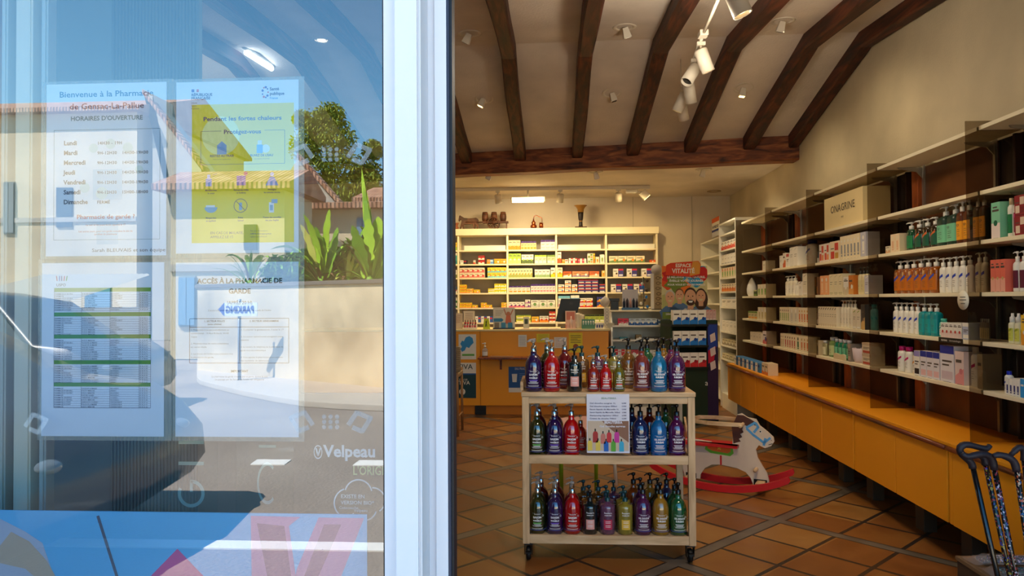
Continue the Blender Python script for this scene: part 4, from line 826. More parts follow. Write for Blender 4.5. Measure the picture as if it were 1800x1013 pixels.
# bottles: body, label print, collar, pump
CLR = M((228, 232, 235), .12, trans=.75, var=0, ior=1.2); CHR = M((205, 205, 208), .12, 1, var=0); PRT = M((240, 240, 242), .5, var=0)
BLKP = M((14, 14, 16), .3, coat=.5, var=0); TEP = M((10, 60, 66), .3, coat=.4, var=0)
def liquid(c): return M(c, .06, trans=.45, coat=1, var=0, ior=1.33)
_P = {}
def proto(key, fn):
    if key not in _P: _P[key] = fn()
    return _P[key]
def stamp(spec, name, loc, rz=0, label='', cat='bottle', group=None, sc_=1):
    t = thing(name, label, cat, loc, rz, group); t.scale = (sc_,) * 3
    for part, me, kids in spec:
        o = link(part, me, t)
        for p2, m2 in kids: link(p2, m2, o)
    return t
def pump_parts(zc, pm, cm, r_=.016, h_=.075, col=True, up=True, spout=.036):
    a = MB().lathe([(r_ * .95, zc - .004), (r_, zc), (r_, zc + h_ * .42), (r_ * .8, zc + h_ * .46)], seg=16).mesh('collar', [cm])
    b_ = MB().lathe([(r_ * .35, zc + h_ * .44), (r_ * .35, zc + h_ * .78), (r_ * .75, zc + h_ * .8), (r_ * .8, zc + h_), (r_ * .4, zc + h_ * 1.04), (0.0005, zc + h_ * 1.05)], seg=14)
    b_.tube([(0, 0, zc + h_ * .92), (-spout * .6, -spout * .35, zc + h_ * .94), (-spout, -spout * .5, zc + h_ * .84)], [r_ * .34, r_ * .3, r_ * .22], 8)
    return a, b_.mesh('pump_head', [pm])
def soap(kind, col, bar=None):
    if kind == 'litre':
        R_, hb_ = .047, .205
        prof = [(.001, 0), (R_ * .88, 0), (R_, .007)] + [(R_ * math.cos(a), .13 + .074 * math.sin(a)) for a in [math.radians(q) for q in (0, 12, 24, 36, 46, 55, 62, 68)]] + [(.0165, .204), (.0165, .222)]
        body = MB().lathe(prof, seg=28).mesh('bottle_body', [liquid(col)])
        body2 = None; zc = .216
    elif kind == 'half':
        R_ = .034; prof = [(.001, 0), (R_ * .86, 0), (R_, .007)] + [(R_ * math.cos(a), .088 + .05 * math.sin(a)) for a in [math.radians(q) for q in (0, 14, 28, 40, 52, 62, 67)]] + [(.0135, .138), (.0135, .152)]
        body = MB().lathe(prof, seg=24).mesh('bottle_body', [liquid(col)]); zc = .146
    else:
        R_ = .043; prof = [(.001, 0), (R_ * .9, 0), (R_, .006), (R_, .145), (R_ * .96, .156), (R_ * .8, .162), (.018, .164), (.016, .178)]
        body = MB().lathe(prof, seg=26).mesh('bottle_body', [liquid(col)]); zc = .168
    r2 = R_ + .0006; k = R_ / .047; lb = MB()
    gel = kind in ('litre',) and bar == 'gel'
    if kind in ('litre', 'half'):
        kz = 1 if kind == 'litre' else .66
        lb.text('Beauterra', .0125 * k, 0, .110 * kz, 0, 0, 'CENTER', .0, bend=r2, width=.036 * k)
        for q in (-1, 1): lb.text('~', .012 * k, q * .024 * k, .114 * kz, 0, 0, bend=r2)
        if gel: lb.text('GEL DOUCHE', .0135 * k, 0, .092 * kz, 0, 0, 'CENTER', .04, bend=r2, width=.062 * k); lb.text('SURGRAS', .0135 * k, 0, .077 * kz, 0, 0, 'CENTER', .04, bend=r2, width=.046 * k)
        else: lb.text('SAVON', .0145 * k, 0, .090 * kz, 0, 0, 'CENTER', .05, bend=r2, width=.048 * k); lb.text('DE', .006 * k, 0, .084 * kz, 0, 0, bend=r2); lb.text('MARSEILLE', .0115 * k, 0, .073 * kz, 0, 0, 'CENTER', .04, bend=r2, width=.048 * k)
        for z, w_, t_ in ((.063, .024, .0018), (.055, .02, .0016), (.05, .03, .0008), (.045, .026, .0008), (.034, .034, .0007), (.03, .03, .0007)):
            mm = 1 if z == .063 and bar and bar != 'gel' else 0
            pts = [(w_ * k * (i / 6 - .5) * 2, z * kz) for i in range(7)]
            lb.add([(r2 * math.sin(x / r2), -r2 * math.cos(x / r2), zz) for x, _ in pts for zz in (z * kz - t_ * (1.6 if mm else 1), z * kz + t_ * (1.6 if mm else 1))], [(2 * i, 2 * i + 2, 2 * i + 3, 2 * i + 1) for i in range(6)], mm)
        lb.lathe([(r2, .022 * kz), (r2, .0245 * kz)], seg=24, m=2)
        lb.ring(.030 * k, .105 * kz, .004 * k, .0012, -r2 * .82, 0, 12)
    else:
        lb.text('Beauterra', .013, 0, .118, 0, 0, 'CENTER', .01, bend=r2, width=.044); lb.text('SHAMPOOING', .008, 0, .106, 0, 0, 'CENTER', .03, bend=r2, width=.04)
        lb.add([(r2 * math.sin(x / r2), -r2 * math.cos(x / r2), z) for x in [-.024 + .008 * i for i in range(7)] for z in (.03, .085)], [(2 * i, 2 * i + 2, 2 * i + 3, 2 * i + 1) for i in range(6)], 1)
        r3 = r2 + .0004
        for z in (.074, .066, .052, .044): lb.add([(r3 * math.sin(x / r3), -r3 * math.cos(x / r3), zz) for x in [-.015 + .005 * i for i in range(7)] for zz in (z, z + .0022)], [(2 * i, 2 * i + 2, 2 * i + 3, 2 * i + 1) for i in range(6)], 0)
    bm_ = M((bar if isinstance(bar, tuple) else (200, 200, 205)), .6, var=0)
    label_ = lb.mesh('label_print', [PRT, bm_, M((70, 80, 160), .5, var=0)])
    if kind == 'shampoo': c_, p_ = pump_parts(zc, TEP if col != (8, 40, 48) else BLKP, TEP if col != (8, 40, 48) else BLKP, .015, .07)
    elif gel: c_, p_ = pump_parts(zc, BLKP, BLKP, .0155, .068)
    else: c_, p_ = pump_parts(zc, CLR, CHR, .0155 * (1 if kind == 'litre' else .85), .07 if kind == 'litre' else .055)
    return [('bottle_body', body, [('label_print', label_)]), ('collar', c_, []), ('pump_head', p_, [])]
cols_ = {'dark violet': (44, 20, 96), 'ruby red': (216, 10, 24), 'deep crimson': (130, 10, 30), 'olive green': (44, 56, 14), 'amber': (150, 100, 40), 'rosy brown': (150, 60, 56), 'turquoise blue': (0, 130, 190), 'plum purple': (92, 20, 96), 'navy blue': (14, 44, 110), 'sky blue': (0, 120, 205), 'emerald green': (10, 110, 66), 'golden yellow': (190, 140, 40), 'brick red': (170, 40, 30), 'yellow green': (120, 116, 26), 'teal black': (8, 40, 48), 'mauve': (130, 80, 120), 'lemon': (176, 160, 60), 'orange': (190, 90, 20), 'magenta': (130, 24, 100), 'dark red': (110, 12, 26)}
def SP(kind, c, bar=None): return proto((kind, c, bar), lambda: soap(kind, cols_[c], bar))
GR = (120, 200, 110); VI = (120, 90, 200); RD = (230, 70, 60); PK = (226, 160, 150); CR_ = (190, 50, 80); YE = (226, 180, 60)
def put(px, dy, z, kind, c, bar, where, name='soap_bottle'):
    y = TY + dy; x = px if px < 5 else xat(px, y, 700)
    if px > 5 and z < .8: x = min(max(x, TW0 + .08), TW1 - .08)
    k = {'litre': 'litre', 'half': 'small', 'shampoo': 'straight sided'}[kind]
    cat = {'litre': 'pump bottle', 'half': 'pump bottle', 'shampoo': 'shampoo bottle'}[kind]; wd = 'with black pump' if bar == 'gel' else 'with dark pump' if kind == 'shampoo' else 'with silver pump'
    stamp(SP(kind, c, bar), name, (x, y, z), 0, f'{k} {c} pump bottle {wd}, {where}', cat, 'soap bottles on the trolley')
zz = zt + .001
top = 'front row on trolley top'
for a in ((938, .055, 'litre', 'dark violet', VI, 'front left end of trolley top'), (970, .05, 'litre', 'ruby red', RD, 'second in front row on trolley top'), (1010, .05, 'shampoo', 'teal black', PK, 'front of trolley top'),
          (1043, .045, 'half', 'brick red', RD, 'small front trio on trolley top'), (1065, .045, 'half', 'ruby red', RD, 'middle of small trio on trolley top'), (1088, .045, 'half', 'yellow green', RD, 'right of small trio on trolley top'),
          (1128, .075, 'litre', 'rosy brown', 'gel', 'front of trolley top beside turquoise one'), (1158, .05, 'litre', 'turquoise blue', 'gel', 'front row on trolley top'), (1190, .05, 'litre', 'plum purple', 'gel', 'front right end of trolley top'),
          (939, .17, 'litre', 'dark red', RD, 'behind the violet one on trolley top'), (962, .235, 'litre', 'olive green', GR, 'back row on trolley top'), (993, .19, 'litre', 'deep crimson', RD, 'behind the teal black one on top'),
          (1023, .25, 'shampoo', 'amber', YE, 'back row on trolley top'), (1051, .25, 'shampoo', 'mauve', CR_, 'back row on trolley top'), (1079, .25, 'shampoo', 'lemon', YE, 'back row on trolley top'),
          (1105, .21, 'litre', 'amber', 'gel', 'back row on trolley top'), (1138, .3, 'litre', 'emerald green', 'gel', 'back row on trolley top'), (1167, .3, 'litre', 'golden yellow', 'gel', 'back row on trolley top'), (1180, .19, 'litre', 'magenta', 'gel', 'behind the plum one on trolley top')):
    put(a[0], a[1], zz, *a[2:])
zz = zm1 - .0115
for a in ((943, .075, 'litre', 'olive green', GR, 'front left end of the middle shelf'), (974, .075, 'litre', 'dark violet', VI, 'front row of the middle shelf'), (1004, .075, 'litre', 'ruby red', RD, 'front row of the middle shelf'),
          (1125, .075, 'litre', 'navy blue', 'gel', 'front row of the middle shelf'), (1157, .07, 'litre', 'sky blue', 'gel', 'front row of the middle shelf'), (1189, .075, 'litre', 'plum purple', 'gel', 'front right end of middle shelf'),
          (947, .2, 'litre', 'dark red', RD, 'behind the olive one on middle shelf'), (976, .2, 'litre', 'plum purple', VI, 'behind the violet one on middle shelf'), (1141, .2, 'litre', 'dark red', 'gel', 'back row of the middle shelf'), (1170, .2, 'litre', 'emerald green', 'gel', 'back row of the middle shelf'), (1110, .2, 'litre', 'navy blue', 'gel', 'back row of the middle shelf'),
          (1020, .21, 'half', 'ruby red', RD, 'behind the price sheet on middle shelf')):
    put(a[0], a[1], zz, *a[2:])
zz = zb1 - .0115
row = [(943, 'litre', 'olive green', GR), (974, 'litre', 'dark violet', VI), (1005, 'litre', 'ruby red', RD), (1039, 'shampoo', 'teal black', PK), (1069, 'shampoo', 'mauve', CR_), (1098, 'shampoo', 'lemon', YE), (1130, 'litre', 'plum purple', 'gel'), (1162, 'litre', 'golden yellow', 'gel'), (1194, 'litre', 'emerald green', 'gel')]
for i, (px, kind, c, bar) in enumerate(row): put(TW0 + .08 + i * (TWd - .16) / 8, .09, zz, kind, c, bar, f'{ORD[i]} in front row of bottom shelf')
r2 = [(943, 'litre', 'olive green', GR), (972, 'litre', 'dark violet', VI), (1001, 'litre', 'ruby red', RD), (1034, 'shampoo', 'amber', YE), (1061, 'shampoo', 'mauve', CR_), (1090, 'shampoo', 'lemon', YE), (1125, 'litre', 'plum purple', 'gel'), (1155, 'litre', 'olive green', 'gel'), (1184, 'litre', 'emerald green', 'gel')]
for i, (px, kind, c, bar) in enumerate(r2): put(TW0 + .082 + i * (TWd - .164) / 8, .192, zz, kind, c, bar, f'{ORD[i]} in second row of bottom shelf')
r3 = [(948, 'litre', 'dark red', RD), (976, 'litre', 'deep crimson', RD), (1022, 'shampoo', 'amber', YE), (1048, 'shampoo', 'amber', CR_), (1075, 'shampoo', 'mauve', CR_), (1110, 'litre', 'orange', 'gel'), (1139, 'litre', 'golden yellow', 'gel'), (1168, 'litre', 'navy blue', 'gel')]
for i, (px, kind, c, bar) in enumerate(r3): put(px + 2, .31, zz, kind, c, bar, f'{ORD[i]} in rear row of bottom shelf')
# price sheet hung on the trolley
def dprice(mb, w_, h_):
    f = lambda x, z: (w_ * x, h_ * (1 - z)); y = -.002
    mb.text('BEAUTERRA', .014, w_ * .52, h_ * .915, y, 1, 'CENTER', .0, width=w_ * .34)
    L_ = [('Gel douche surgras 1L', '6,50€'), ('Gel douche surgras 300ml', '3,95€'), ('Savon liquide de Marseille 1L', '5,95€'), ('Savon liquide de Marseille 300ml', '3,90€'), ('Shampooing régulateur 300ml', '6,95€'), ('Crème de douche 750ml', '6,50€')]
    for i, (a, b_) in enumerate(L_): x, z = f(.07, .165 + i * .052); mb.text(a, .0105, x, z, y, 2, 'LEFT', .015, width=w_ * (.42 + .015 * len(a) * .6)); mb.text(b_, .0105, w_ * .93, z, y, 2, 'RIGHT', .015)
    mb.rect(w_ * .02, w_ * .98, h_ * .04, h_ * .545, y, 3); mb.poly([f(.35, .455), f(.98, .455), f(.98, .82), f(.6, .62)], y - .0005, 4)
    mb.text('BEAUTERRA', .02, w_ * .62, h_ * .50, y - .001, 0, 'CENTER', .04, width=w_ * .42); mb.text('Gel douche surgras', .014, w_ * .6, h_ * .44, y - .001, 0, 'CENTER', .03, width=w_ * .6)
    for x, z, c, s_ in ((.2, .82, 5, 1.1), (.38, .84, 6, 1), (.52, .82, 7, 1), (.7, .82, 8, 1.05), (.07, .96, 9, 1), (.26, .96, 9, 1), (.45, .97, 10, 1), (.62, .97, 11, 1), (.81, .97, 12, 1)):
        a, b_ = f(x, z); w2 = w_ * .055 * s_; h2 = h_ * .17 * s_; mb.poly([(a - w2, b_), (a + w2, b_), (a + w2, b_ + h2 * .8), (a + w2 * .6, b_ + h2), (a - w2 * .6, b_ + h2), (a - w2, b_ + h2 * .8)], y - .0015, c); mb.rect(a - w2 * .3, a + w2 * .2, b_ + h2, b_ + h2 * 1.25, y - .0015, 13)
sheet('price_sheet', 'crinkled price sheet with bottle photograph hanging on the trolley front', 'price sheet', (1031, 693), (1107, 797), TY - .012, [M((222, 222, 238), .5)] + [M(c) for c in ((90, 140, 110), (70, 72, 120), (205, 185, 165), (140, 100, 80), (170, 50, 50), (200, 120, 110), (200, 50, 60), (200, 60, 160), (226, 200, 90), (30, 100, 190), (90, 170, 60), (60, 170, 210), (20, 20, 22))], dprice)
# ------------------------------------------------------------------ goods on the shelves
def carton_mesh(w_, d, h_, c, a, b_, st, txt=None):
    mb = MB().box(0, w_, 0, d, 0, h_, 0); y = -.0006; X = lambda f: w_ * f; Z = lambda f: h_ * f
    if st == 0: mb.rect(0, w_, Z(.78), h_, y, 1); mb.rect(X(.15), X(.85), Z(.55), Z(.6), y, 3); mb.rect(X(.15), X(.65), Z(.45), Z(.49), y, 3); mb.rect(X(.1), X(.9), Z(.08), Z(.3), y, 2)
    elif st == 1: mb.rect(0, w_, 0, Z(.42), y, 1); mb.disc(X(.5), Z(.42), min(w_, h_) * .22, y * 2, 2, 14); mb.rect(X(.12), X(.88), Z(.74), Z(.8), y, 3); mb.rect(X(.2), X(.7), Z(.84), Z(.88), y, 3)
    elif st == 2: mb.rect(X(.3), X(.72), Z(.12), Z(.62), y, 1); mb.disc(X(.51), Z(.78), w_ * .18, y, 2, 12); mb.rect(X(.35), X(.67), Z(.2), Z(.24), y * 2, 0)
    elif st == 3: mb.poly([(0, 0), (w_, 0), (w_, Z(.5)), (0, Z(.25))], y, 1); mb.disc(X(.68), Z(.4), min(w_, h_) * .2, y * 2, 2, 12); mb.rect(X(.1), X(.75), Z(.66), Z(.75), y, 3)
    elif st == 4: mb.rect(0, X(.5), 0, h_, y, 1); mb.rect(X(.55), X(.92), Z(.55), Z(.8), y, 2); mb.rect(X(.08), X(.42), Z(.6), Z(.7), y * 2, 0); mb.rect(X(.55), X(.9), Z(.2), Z(.25), y, 3)
    elif st == 5: mb.line((X(.25), Z(.85)), (X(.8), Z(.95)), h_ * .05, y, 1); mb.rect(X(.2), X(.8), Z(.6), Z(.62), y, 3); mb.rect(X(.2), X(.7), Z(.5), Z(.52), y, 3); mb.rect(X(.1), X(.9), Z(.04), Z(.12), y, 2)
    elif st == 6: mb.rect(X(.1), X(.48), Z(.1), Z(.48), y, 1); mb.rect(X(.52), X(.9), Z(.52), Z(.9), y, 1); mb.rect(X(.55), X(.9), Z(.1), Z(.4), y, 2); mb.rect(X(.1), X(.45), Z(.6), Z(.65), y, 3)
    if txt: mb.text(txt[0], txt[1], X(.5), Z(txt[2]), y * 3, 3, 'CENTER', .0, width=w_ * txt[3])
    mb.rect(X(.2), X(.8), h_ * .002, h_ * .012, y * 1.5, 3)
    # flap seam on the sides and top
    mb.box(w_ * .02, w_ * .98, d * .46, d * .5, h_, h_ + .0006, 3)
    return mb.mesh('carton', [M(c, .55, var=.03), M(a, .55, var=.04), M(b_, .55, var=.04), M((84, 74, 66), .6, var=0)])
def bottle_spec(w_, h_, st, c, lab, cap, stripe=None, glassy=0, txt=None):
    r = w_ * .46; bm = M(c, .12, trans=.4, coat=.8, var=0) if glassy else M(c, .35, var=.02)
    capm = M(cap, .3, var=0); sq = 5 if st in ('sqpump',) else 0
    if st in ('pump', 'sqpump'): hb = h_ * .77
    elif st == 'cap': hb = h_ * .84
    elif st == 'spray': hb = h_ * .72
    elif st == 'tube': hb = h_
    ys = .62 if (w_ > .055 and not sq) else .85
    if st == 'tube':
        body = MB().lathe([(r * .8, 0), (r * .8, h_ * .14)], seg=16, ys=.7).mesh('cap', [capm]); n = 10; mb = MB()
        prof = [(r * .82, h_ * .14), (r, h_ * .2), (r * 1.0, h_)]; vs = []; 
        mb.lathe([(.001, h_ * .139)] + prof + [(.001, h_)], seg=16, m=0)
        for i in range(len(mb.v)): x, y, z = mb.v[i]; f = max(0, (z / h_ - .2) / .8); mb.v[i] = (x * (1 + .12 * f), y * (.75 - .68 * f), z)
        mb.rect(-r * .6, r * .6, h_ * .4, h_ * .62, -r * .62, 1); mb.rect(-r * .5, r * .5, h_ * .7, h_ * .74, -r * .5, 2)
        return [('body', mb.mesh('body', [bm, M(lab, .5, var=0), M(stripe or (80, 80, 90), .5, var=0)]), []), ('cap', body, [])]
    prof = [(.001, 0), (r * .92, 0), (r, h_ * .02), (r, hb * .84), (r * .93, hb * .92), (r * .6, hb * .98), (r * .36, hb), (r * .34, hb * 1.02)]
    body = MB().lathe(prof, seg=20, sq=sq, ys=ys).mesh('bottle_body', [bm])
    lb = MB(); rr = r * 1.012; a0, a1 = (-PI * .82, -PI * .18)
    lb.lathe([(rr, hb * .12), (rr, hb * .7)], seg=12, a0=a0, a1=a1, m=0, sq=sq, ys=ys * 1.01)
    r3 = rr * 1.01
    if stripe:
        q = len(lb.v); lb.lathe([(r3, hb * .56), (r3, hb * .66)], seg=8, a0=-PI * .7, a1=-PI * .3, m=1, sq=sq, ys=ys * 1.02)
        for i in range(q, len(lb.v)): x, y, z = lb.v[i]; lb.v[i] = (x, y, z + x * .5)
    for z in (.44, .38, .3, .24): lb.lathe([(r3, hb * z), (r3, hb * (z + .012))], seg=6, a0=-PI * .62, a1=-PI * (.38 if z != .3 else .45), m=2, sq=sq, ys=ys * 1.02)
    if txt: q = len(lb.v); lb.text(txt, .026, 0, hb * .55, 0, 2, bend=r3 * 1.04); 
    label_ = lb.mesh('label_print', [M(lab, .5, var=.02), M(stripe or (60, 60, 60), .5, var=0), M((70, 66, 66), .5, var=0)])
    parts = [('bottle_body', body, [('label_print', label_)])]
    if st in ('pump', 'sqpump'):
        c_, p_ = pump_parts(hb * 1.02, capm, capm, min(.016, r * .42), h_ - hb, spout=min(.034, r * .85)); parts += [('collar', c_, []), ('pump_head', p_, [])]
    elif st == 'cap': parts.append(('cap', MB().lathe([(r * .5, hb * .985), (r * .5, h_ * .99), (r * .44, h_), (.0005, h_)], seg=16).mesh('cap', [capm]), []))
    else: parts.append(('cap', MB().lathe([(r * .62, hb * .96), (r * .62, h_ * .86), (r * .35, h_ * .9), (r * .32, h_), (.0005, h_)], seg=16).mesh('cap', [capm]), []))
    return parts
NM = ['bottom', 'upper', 'third', 'top']
SHN = ['top', 'second', 'third', 'fourth', 'fifth', 'lowest']
def nth(i, n): return '' if n == 1 else (f', {"left" if i == 0 else "right"} one of two' if n == 2 else f', {ORD[i]} of {["", "", "two", "three", "four", "five", "six", "seven", "eight", "nine", "ten"][n] if n < 11 else n}')
def goods(kind, n, pos, wid, h_, spec, desc, where, group, rz, st=1, depth=.1):
    """pos(i) -> world point of the item's left front corner on the shelf"""
    for i in range(n):
        for k in range(st):
            hh = h_ / st
            p = pos(i); w_ = wid * (.96 if kind == 'box' else .97)
            lab = desc + nth(i, n) + (f', {NM[k]} row' if st > 1 else '') + f', {where}'
            if len(lab.split()) > 16: print('LONG', lab)
            if kind == 'box':
                key = ('box', round(w_, 3), round(hh, 3), depth) + tuple(map(str, spec))
                me = proto(key, lambda: carton_mesh(round(w_, 3), depth, round(hh, 3) - .0015, *spec))
                o = link('carton', me, None, (p.x, p.y, p.z + .0008 + k * hh), rz); tag(o, lab, 'box', group)
            else:
                q = round(w_, 3); key = (kind, q, round(hh, 3)) + tuple(map(str, spec))
                sp_ = proto(key, lambda: bottle_spec(q, round(hh, 3), kind, *spec))
                off = Matrix.Rotation(rz, 3, 'Z') @ Vector((wid / 2, max(.03, q * .45) + (.01 if kind != 'tube' else 0), 0))
                stamp(sp_, 'bottle' if kind != 'tube' else 'tube', (p.x + off.x, p.y + off.y, p.z + .0008), rz, lab, 'bottle' if kind != 'tube' else 'tube', group)
# right wall bays: index 0 is the farthest
BN = ['farthest bay', 'second bay', 'middle bay', 'fourth bay', 'right edge bay']
XF = XS + .018
def side(bay, sh, items):
    z = SZ[sh] if sh is not None else ZT; y1, y0 = CB[bay] - .02, CB[bay + 1] + .02
    for it in items:
        a, b_, n, kind, h_, spec, desc = it[:7]; st = it[7] if len(it) > 7 else 1; dp = it[8] if len(it) > 8 else .1
        ya = min(atX(a, 527, XF).y, y1); yb_ = max(atX(b_, 527, XF).y, y0); wid = (ya - yb_) / n
        goods(kind, n, lambda i: Vector((XF, ya - wid * i, z)), wid, h_, spec, desc, f'{SHN[sh]} shelf, {BN[bay]}', f'goods on {SHN[sh]} shelf of {BN[bay]}', -PI / 2, st, dp)
W = (236, 232, 224); CR = (232, 220, 190); GY_ = (170, 176, 190)
side(3, 2, [(1558, 1566, 1, 'box', .05, (CR, (220, 170, 120), CR, 1), 'tiny cream carton'), (1567, 1583, 2, 'box', .125, ((236, 214, 180), (226, 180, 140), CR, 2), 'tall cream peach carton'),
    (1584, 1597, 1, 'pump', .185, ((20, 90, 60), (30, 130, 80), W, None, 1), 'dark green pump bottle'), (1598, 1640, 3, 'pump', .185, ((60, 46, 30), (24, 92, 70), W, (220, 110, 60), 1), 'brown pump bottle with green label'),
    (1641, 1675, 2, 'sqpump', .235, ((30, 60, 50), (120, 200, 160), W, None, 0, 'ep'), 'large mint label pump bottle'), (1676, 1700, 2, 'sqpump', .24, ((90, 40, 16), (236, 160, 30), W, None, 0, 'ep'), 'large orange label pump bottle'),
    (1704, 1738, 2, 'sqpump', .25, ((80, 40, 16), (226, 150, 30), W, None, 0, 'ep'), 'amber pump bottle behind smoked glass')])
side(3, 3, [(1566, 1640, 6, 'sqpump', .215, ((186, 96, 14), (196, 108, 20), W, (40, 70, 190), 1), 'amber square pump bottle, blue stripe'), (1642, 1700, 5, 'pump', .205, (W, W, W, (40, 70, 190)), 'white pump bottle with blue stripe'), (1705, 1736, 2, 'pump', .215, ((214, 206, 186), (220, 212, 190), W, (40, 70, 170)), 'broad cream bottle behind smoked glass')])
side(3, 4, [(1561, 1607, 5, 'pump', .2, (W, W, W, (40, 70, 190)), 'white slim pump bottle, blue stripe'), (1608, 1640, 3, 'sqpump', .195, ((0, 140, 150), (20, 160, 165), W), 'teal square pump bottle'), (1640, 1652, 1, 'cap', .11, ((120, 210, 190), W, (90, 200, 180), (60, 170, 160)), 'small mint bottle'),
    (1653, 1690, 5, 'box', .09, (W, (225, 200, 195), (190, 60, 50), 1), 'small white carton, red dot'), (1691, 1703, 1, 'box', .095, ((180, 186, 210), W, W, 0), 'pale lilac carton'), (1709, 1752, 5, 'cap', .12, ((150, 140, 125), (190, 170, 120), (170, 170, 170), None, 1), 'clear jar behind smoked glass')])
side(3, 5, [(1566, 1590, 2, 'cap', .17, (W, W, (190, 20, 110), (190, 20, 110)), 'white bottle with magenta cap'), (1591, 1604, 1, 'cap', .155, ((238, 224, 200), W, (226, 150, 60), (226, 150, 60)), 'white bottle with orange cap'), (1605, 1615, 1, 'box', .16, (W, (150, 140, 200), (40, 30, 30), 0), 'white lilac topped carton'),
    (1616, 1650, 3, 'box', .165, ((226, 220, 225), (36, 50, 150), (236, 190, 190), 0), 'pale carton with navy top'), (1651, 1676, 1, 'box', .215, ((226, 220, 225), (36, 50, 150), (210, 190, 200), 0), 'large pale carton, navy top', 1, .12), (1677, 1693, 1, 'box', .19, ((228, 205, 200), (226, 150, 150), (205, 120, 130), 3), 'pink blush carton'),
    (1694, 1707, 1, 'cap', .22, (W, W, W, (170, 20, 100)), 'tall white bottle, magenta mark'), (1716, 1739, 1, 'box', .19, ((190, 176, 150), (170, 150, 120), (200, 180, 150), 3), 'beige carton behind smoked glass')])
side(4, 2, [(1745, 1761, 1, 'box', .19, ((130, 200, 165), (236, 220, 215), (30, 100, 70), 1), 'mint green carton'), (1762, 1772, 1, 'cap', .20, (W, (20, 120, 70), (216, 190, 150), (20, 120, 70)), 'white bottle with green label'), (1773, 1785, 1, 'cap', .205, (W, (140, 20, 70), (216, 190, 150), (210, 40, 140)), 'white bottle with maroon label'), (1786, 1806, 1, 'box', .2, ((140, 26, 34), (225, 200, 180), (120, 20, 30), 6), 'maroon carton', 2)])
side(4, 3, [(1742, 1768, 3, 'box', .17, ((226, 110, 90), (236, 170, 150), (200, 170, 110), 1), 'coral pink carton'), (1770, 1805, 3, 'pump', .2, (W, (96, 24, 50), W, (96, 24, 50)), 'white pump bottle, maroon label')])
side(4, 4, [(1760, 1792, 3, 'spray', .155, ((226, 222, 190), (206, 206, 90), W, (150, 160, 40)), 'yellow label bottle, white cap'), (1794, 1806, 1, 'box', .15, ((236, 190, 50), (226, 150, 40), W, 1), 'bright yellow carton')])
side(4, 5, [(1752, 1763, 1, 'cap', .115, (W, W, (20, 40, 180), (40, 60, 170)), 'white bottle with blue cap'), (1765, 1790, 4, 'box', .085, (W, (26, 30, 110), W, 2), 'white carton with navy stripe'), (1791, 1806, 1, 'box', .095, (W, (40, 150, 220), W, 4), 'white carton, sky blue side')])
side(2, 2, [(1424, 1440, 4, 'box', .10, ((60, 60, 62), (226, 220, 205), W, 1), 'small dark carton, white label'), (1441, 1459, 2, 'box', .155, ((238, 226, 214), (214, 80, 60), (240, 150, 90), 6), 'cream carton with red squares'), (1460, 1477, 1, 'box', .16, ((238, 220, 190), (210, 60, 50), (200, 150, 60), 6), 'floral red and yellow carton'),
    (1478, 1513, 6, 'box', .185, ((236, 222, 190), (140, 146, 156), W, 2), 'tall cream carton, grey panel'), (1514, 1524, 1, 'box', .185, ((190, 190, 205), W, W, 2), 'pale grey carton at shelf end')])
side(2, 3, [(1424, 1432, 1, 'box', .16, ((120, 80, 50), (170, 110, 50), (60, 90, 60), 6), 'brown patterned carton'), (1434, 1441, 2, 'cap', .10, ((120, 60, 16), (206, 140, 50), (30, 30, 30), None, 1), 'small amber oil bottle'), (1442, 1457, 2, 'box', .165, ((236, 170, 120), (240, 200, 160), W, 2), 'peach coloured carton'),
    (1458, 1482, 3, 'box', .17, ((232, 220, 185), (206, 196, 150), (200, 190, 150), 5), 'wide cream carton'), (1483, 1492, 1, 'box', .14, (W, (214, 200, 170), W, 1), 'white slim carton'), (1492, 1501, 1, 'box', .15, ((206, 120, 40), (236, 170, 90), W, 3), 'amber orange carton'),
    (1502, 1519, 3, 'pump', .2, ((226, 212, 170), (214, 200, 150), (40, 36, 32)), 'cream bottle with dark pump'), (1520, 1528, 1, 'box', .14, ((200, 200, 214), W, W, 5), 'white leaflet box')])
side(2, 4, [(1424, 1435, 1, 'box', .12, ((96, 66, 50), (200, 180, 150), W, 6), 'brown carton with cream label'), (1436, 1470, 8, 'box', .165, ((232, 220, 195), (50, 50, 60), (216, 200, 170), 5), 'slim cream carton, black dash'), (1471, 1497, 5, 'pump', .215, ((234, 226, 206), (230, 220, 200), (216, 206, 190)), 'cream white pump bottle'),
    (1498, 1512, 2, 'box', .15, ((232, 220, 195), (150, 170, 70), W, 5), 'cream carton, green sprig'), (1513, 1520, 1, 'box', .19, ((60, 54, 52), (220, 180, 110), (140, 110, 90), 3), 'dark carton with gold picture'), (1521, 1530, 1, 'cap', .19, ((20, 130, 140), (40, 150, 160), (20, 130, 140)), 'teal bottle at shelf end')])
side(2, 5, [(1427, 1434, 1, 'box', .13, ((196, 176, 140), (50, 44, 40), W, 2), 'beige carton with dark panel'), (1436, 1444, 1, 'cap', .13, ((200, 190, 140), (220, 214, 180), (205, 205, 205), None, 1), 'slim clear perfume bottle'), (1445, 1456, 1, 'cap', .165, ((150, 190, 110), (200, 214, 160), (210, 210, 210), None, 1), 'pale green perfume bottle, silver cap'),
    (1458, 1486, 4, 'cap', .16, ((20, 150, 110), (120, 200, 160), (205, 205, 208), None, 1), 'emerald perfume bottle, silver cap'), (1489, 1494, 1, 'box', .14, ((140, 130, 120), (170, 150, 135), (190, 160, 140), 0), 'taupe gift carton'), (1514, 1530, 1, 'box', .165, ((222, 206, 180), (206, 180, 150), (190, 80, 60), 0), 'cream soap carton', 2)])
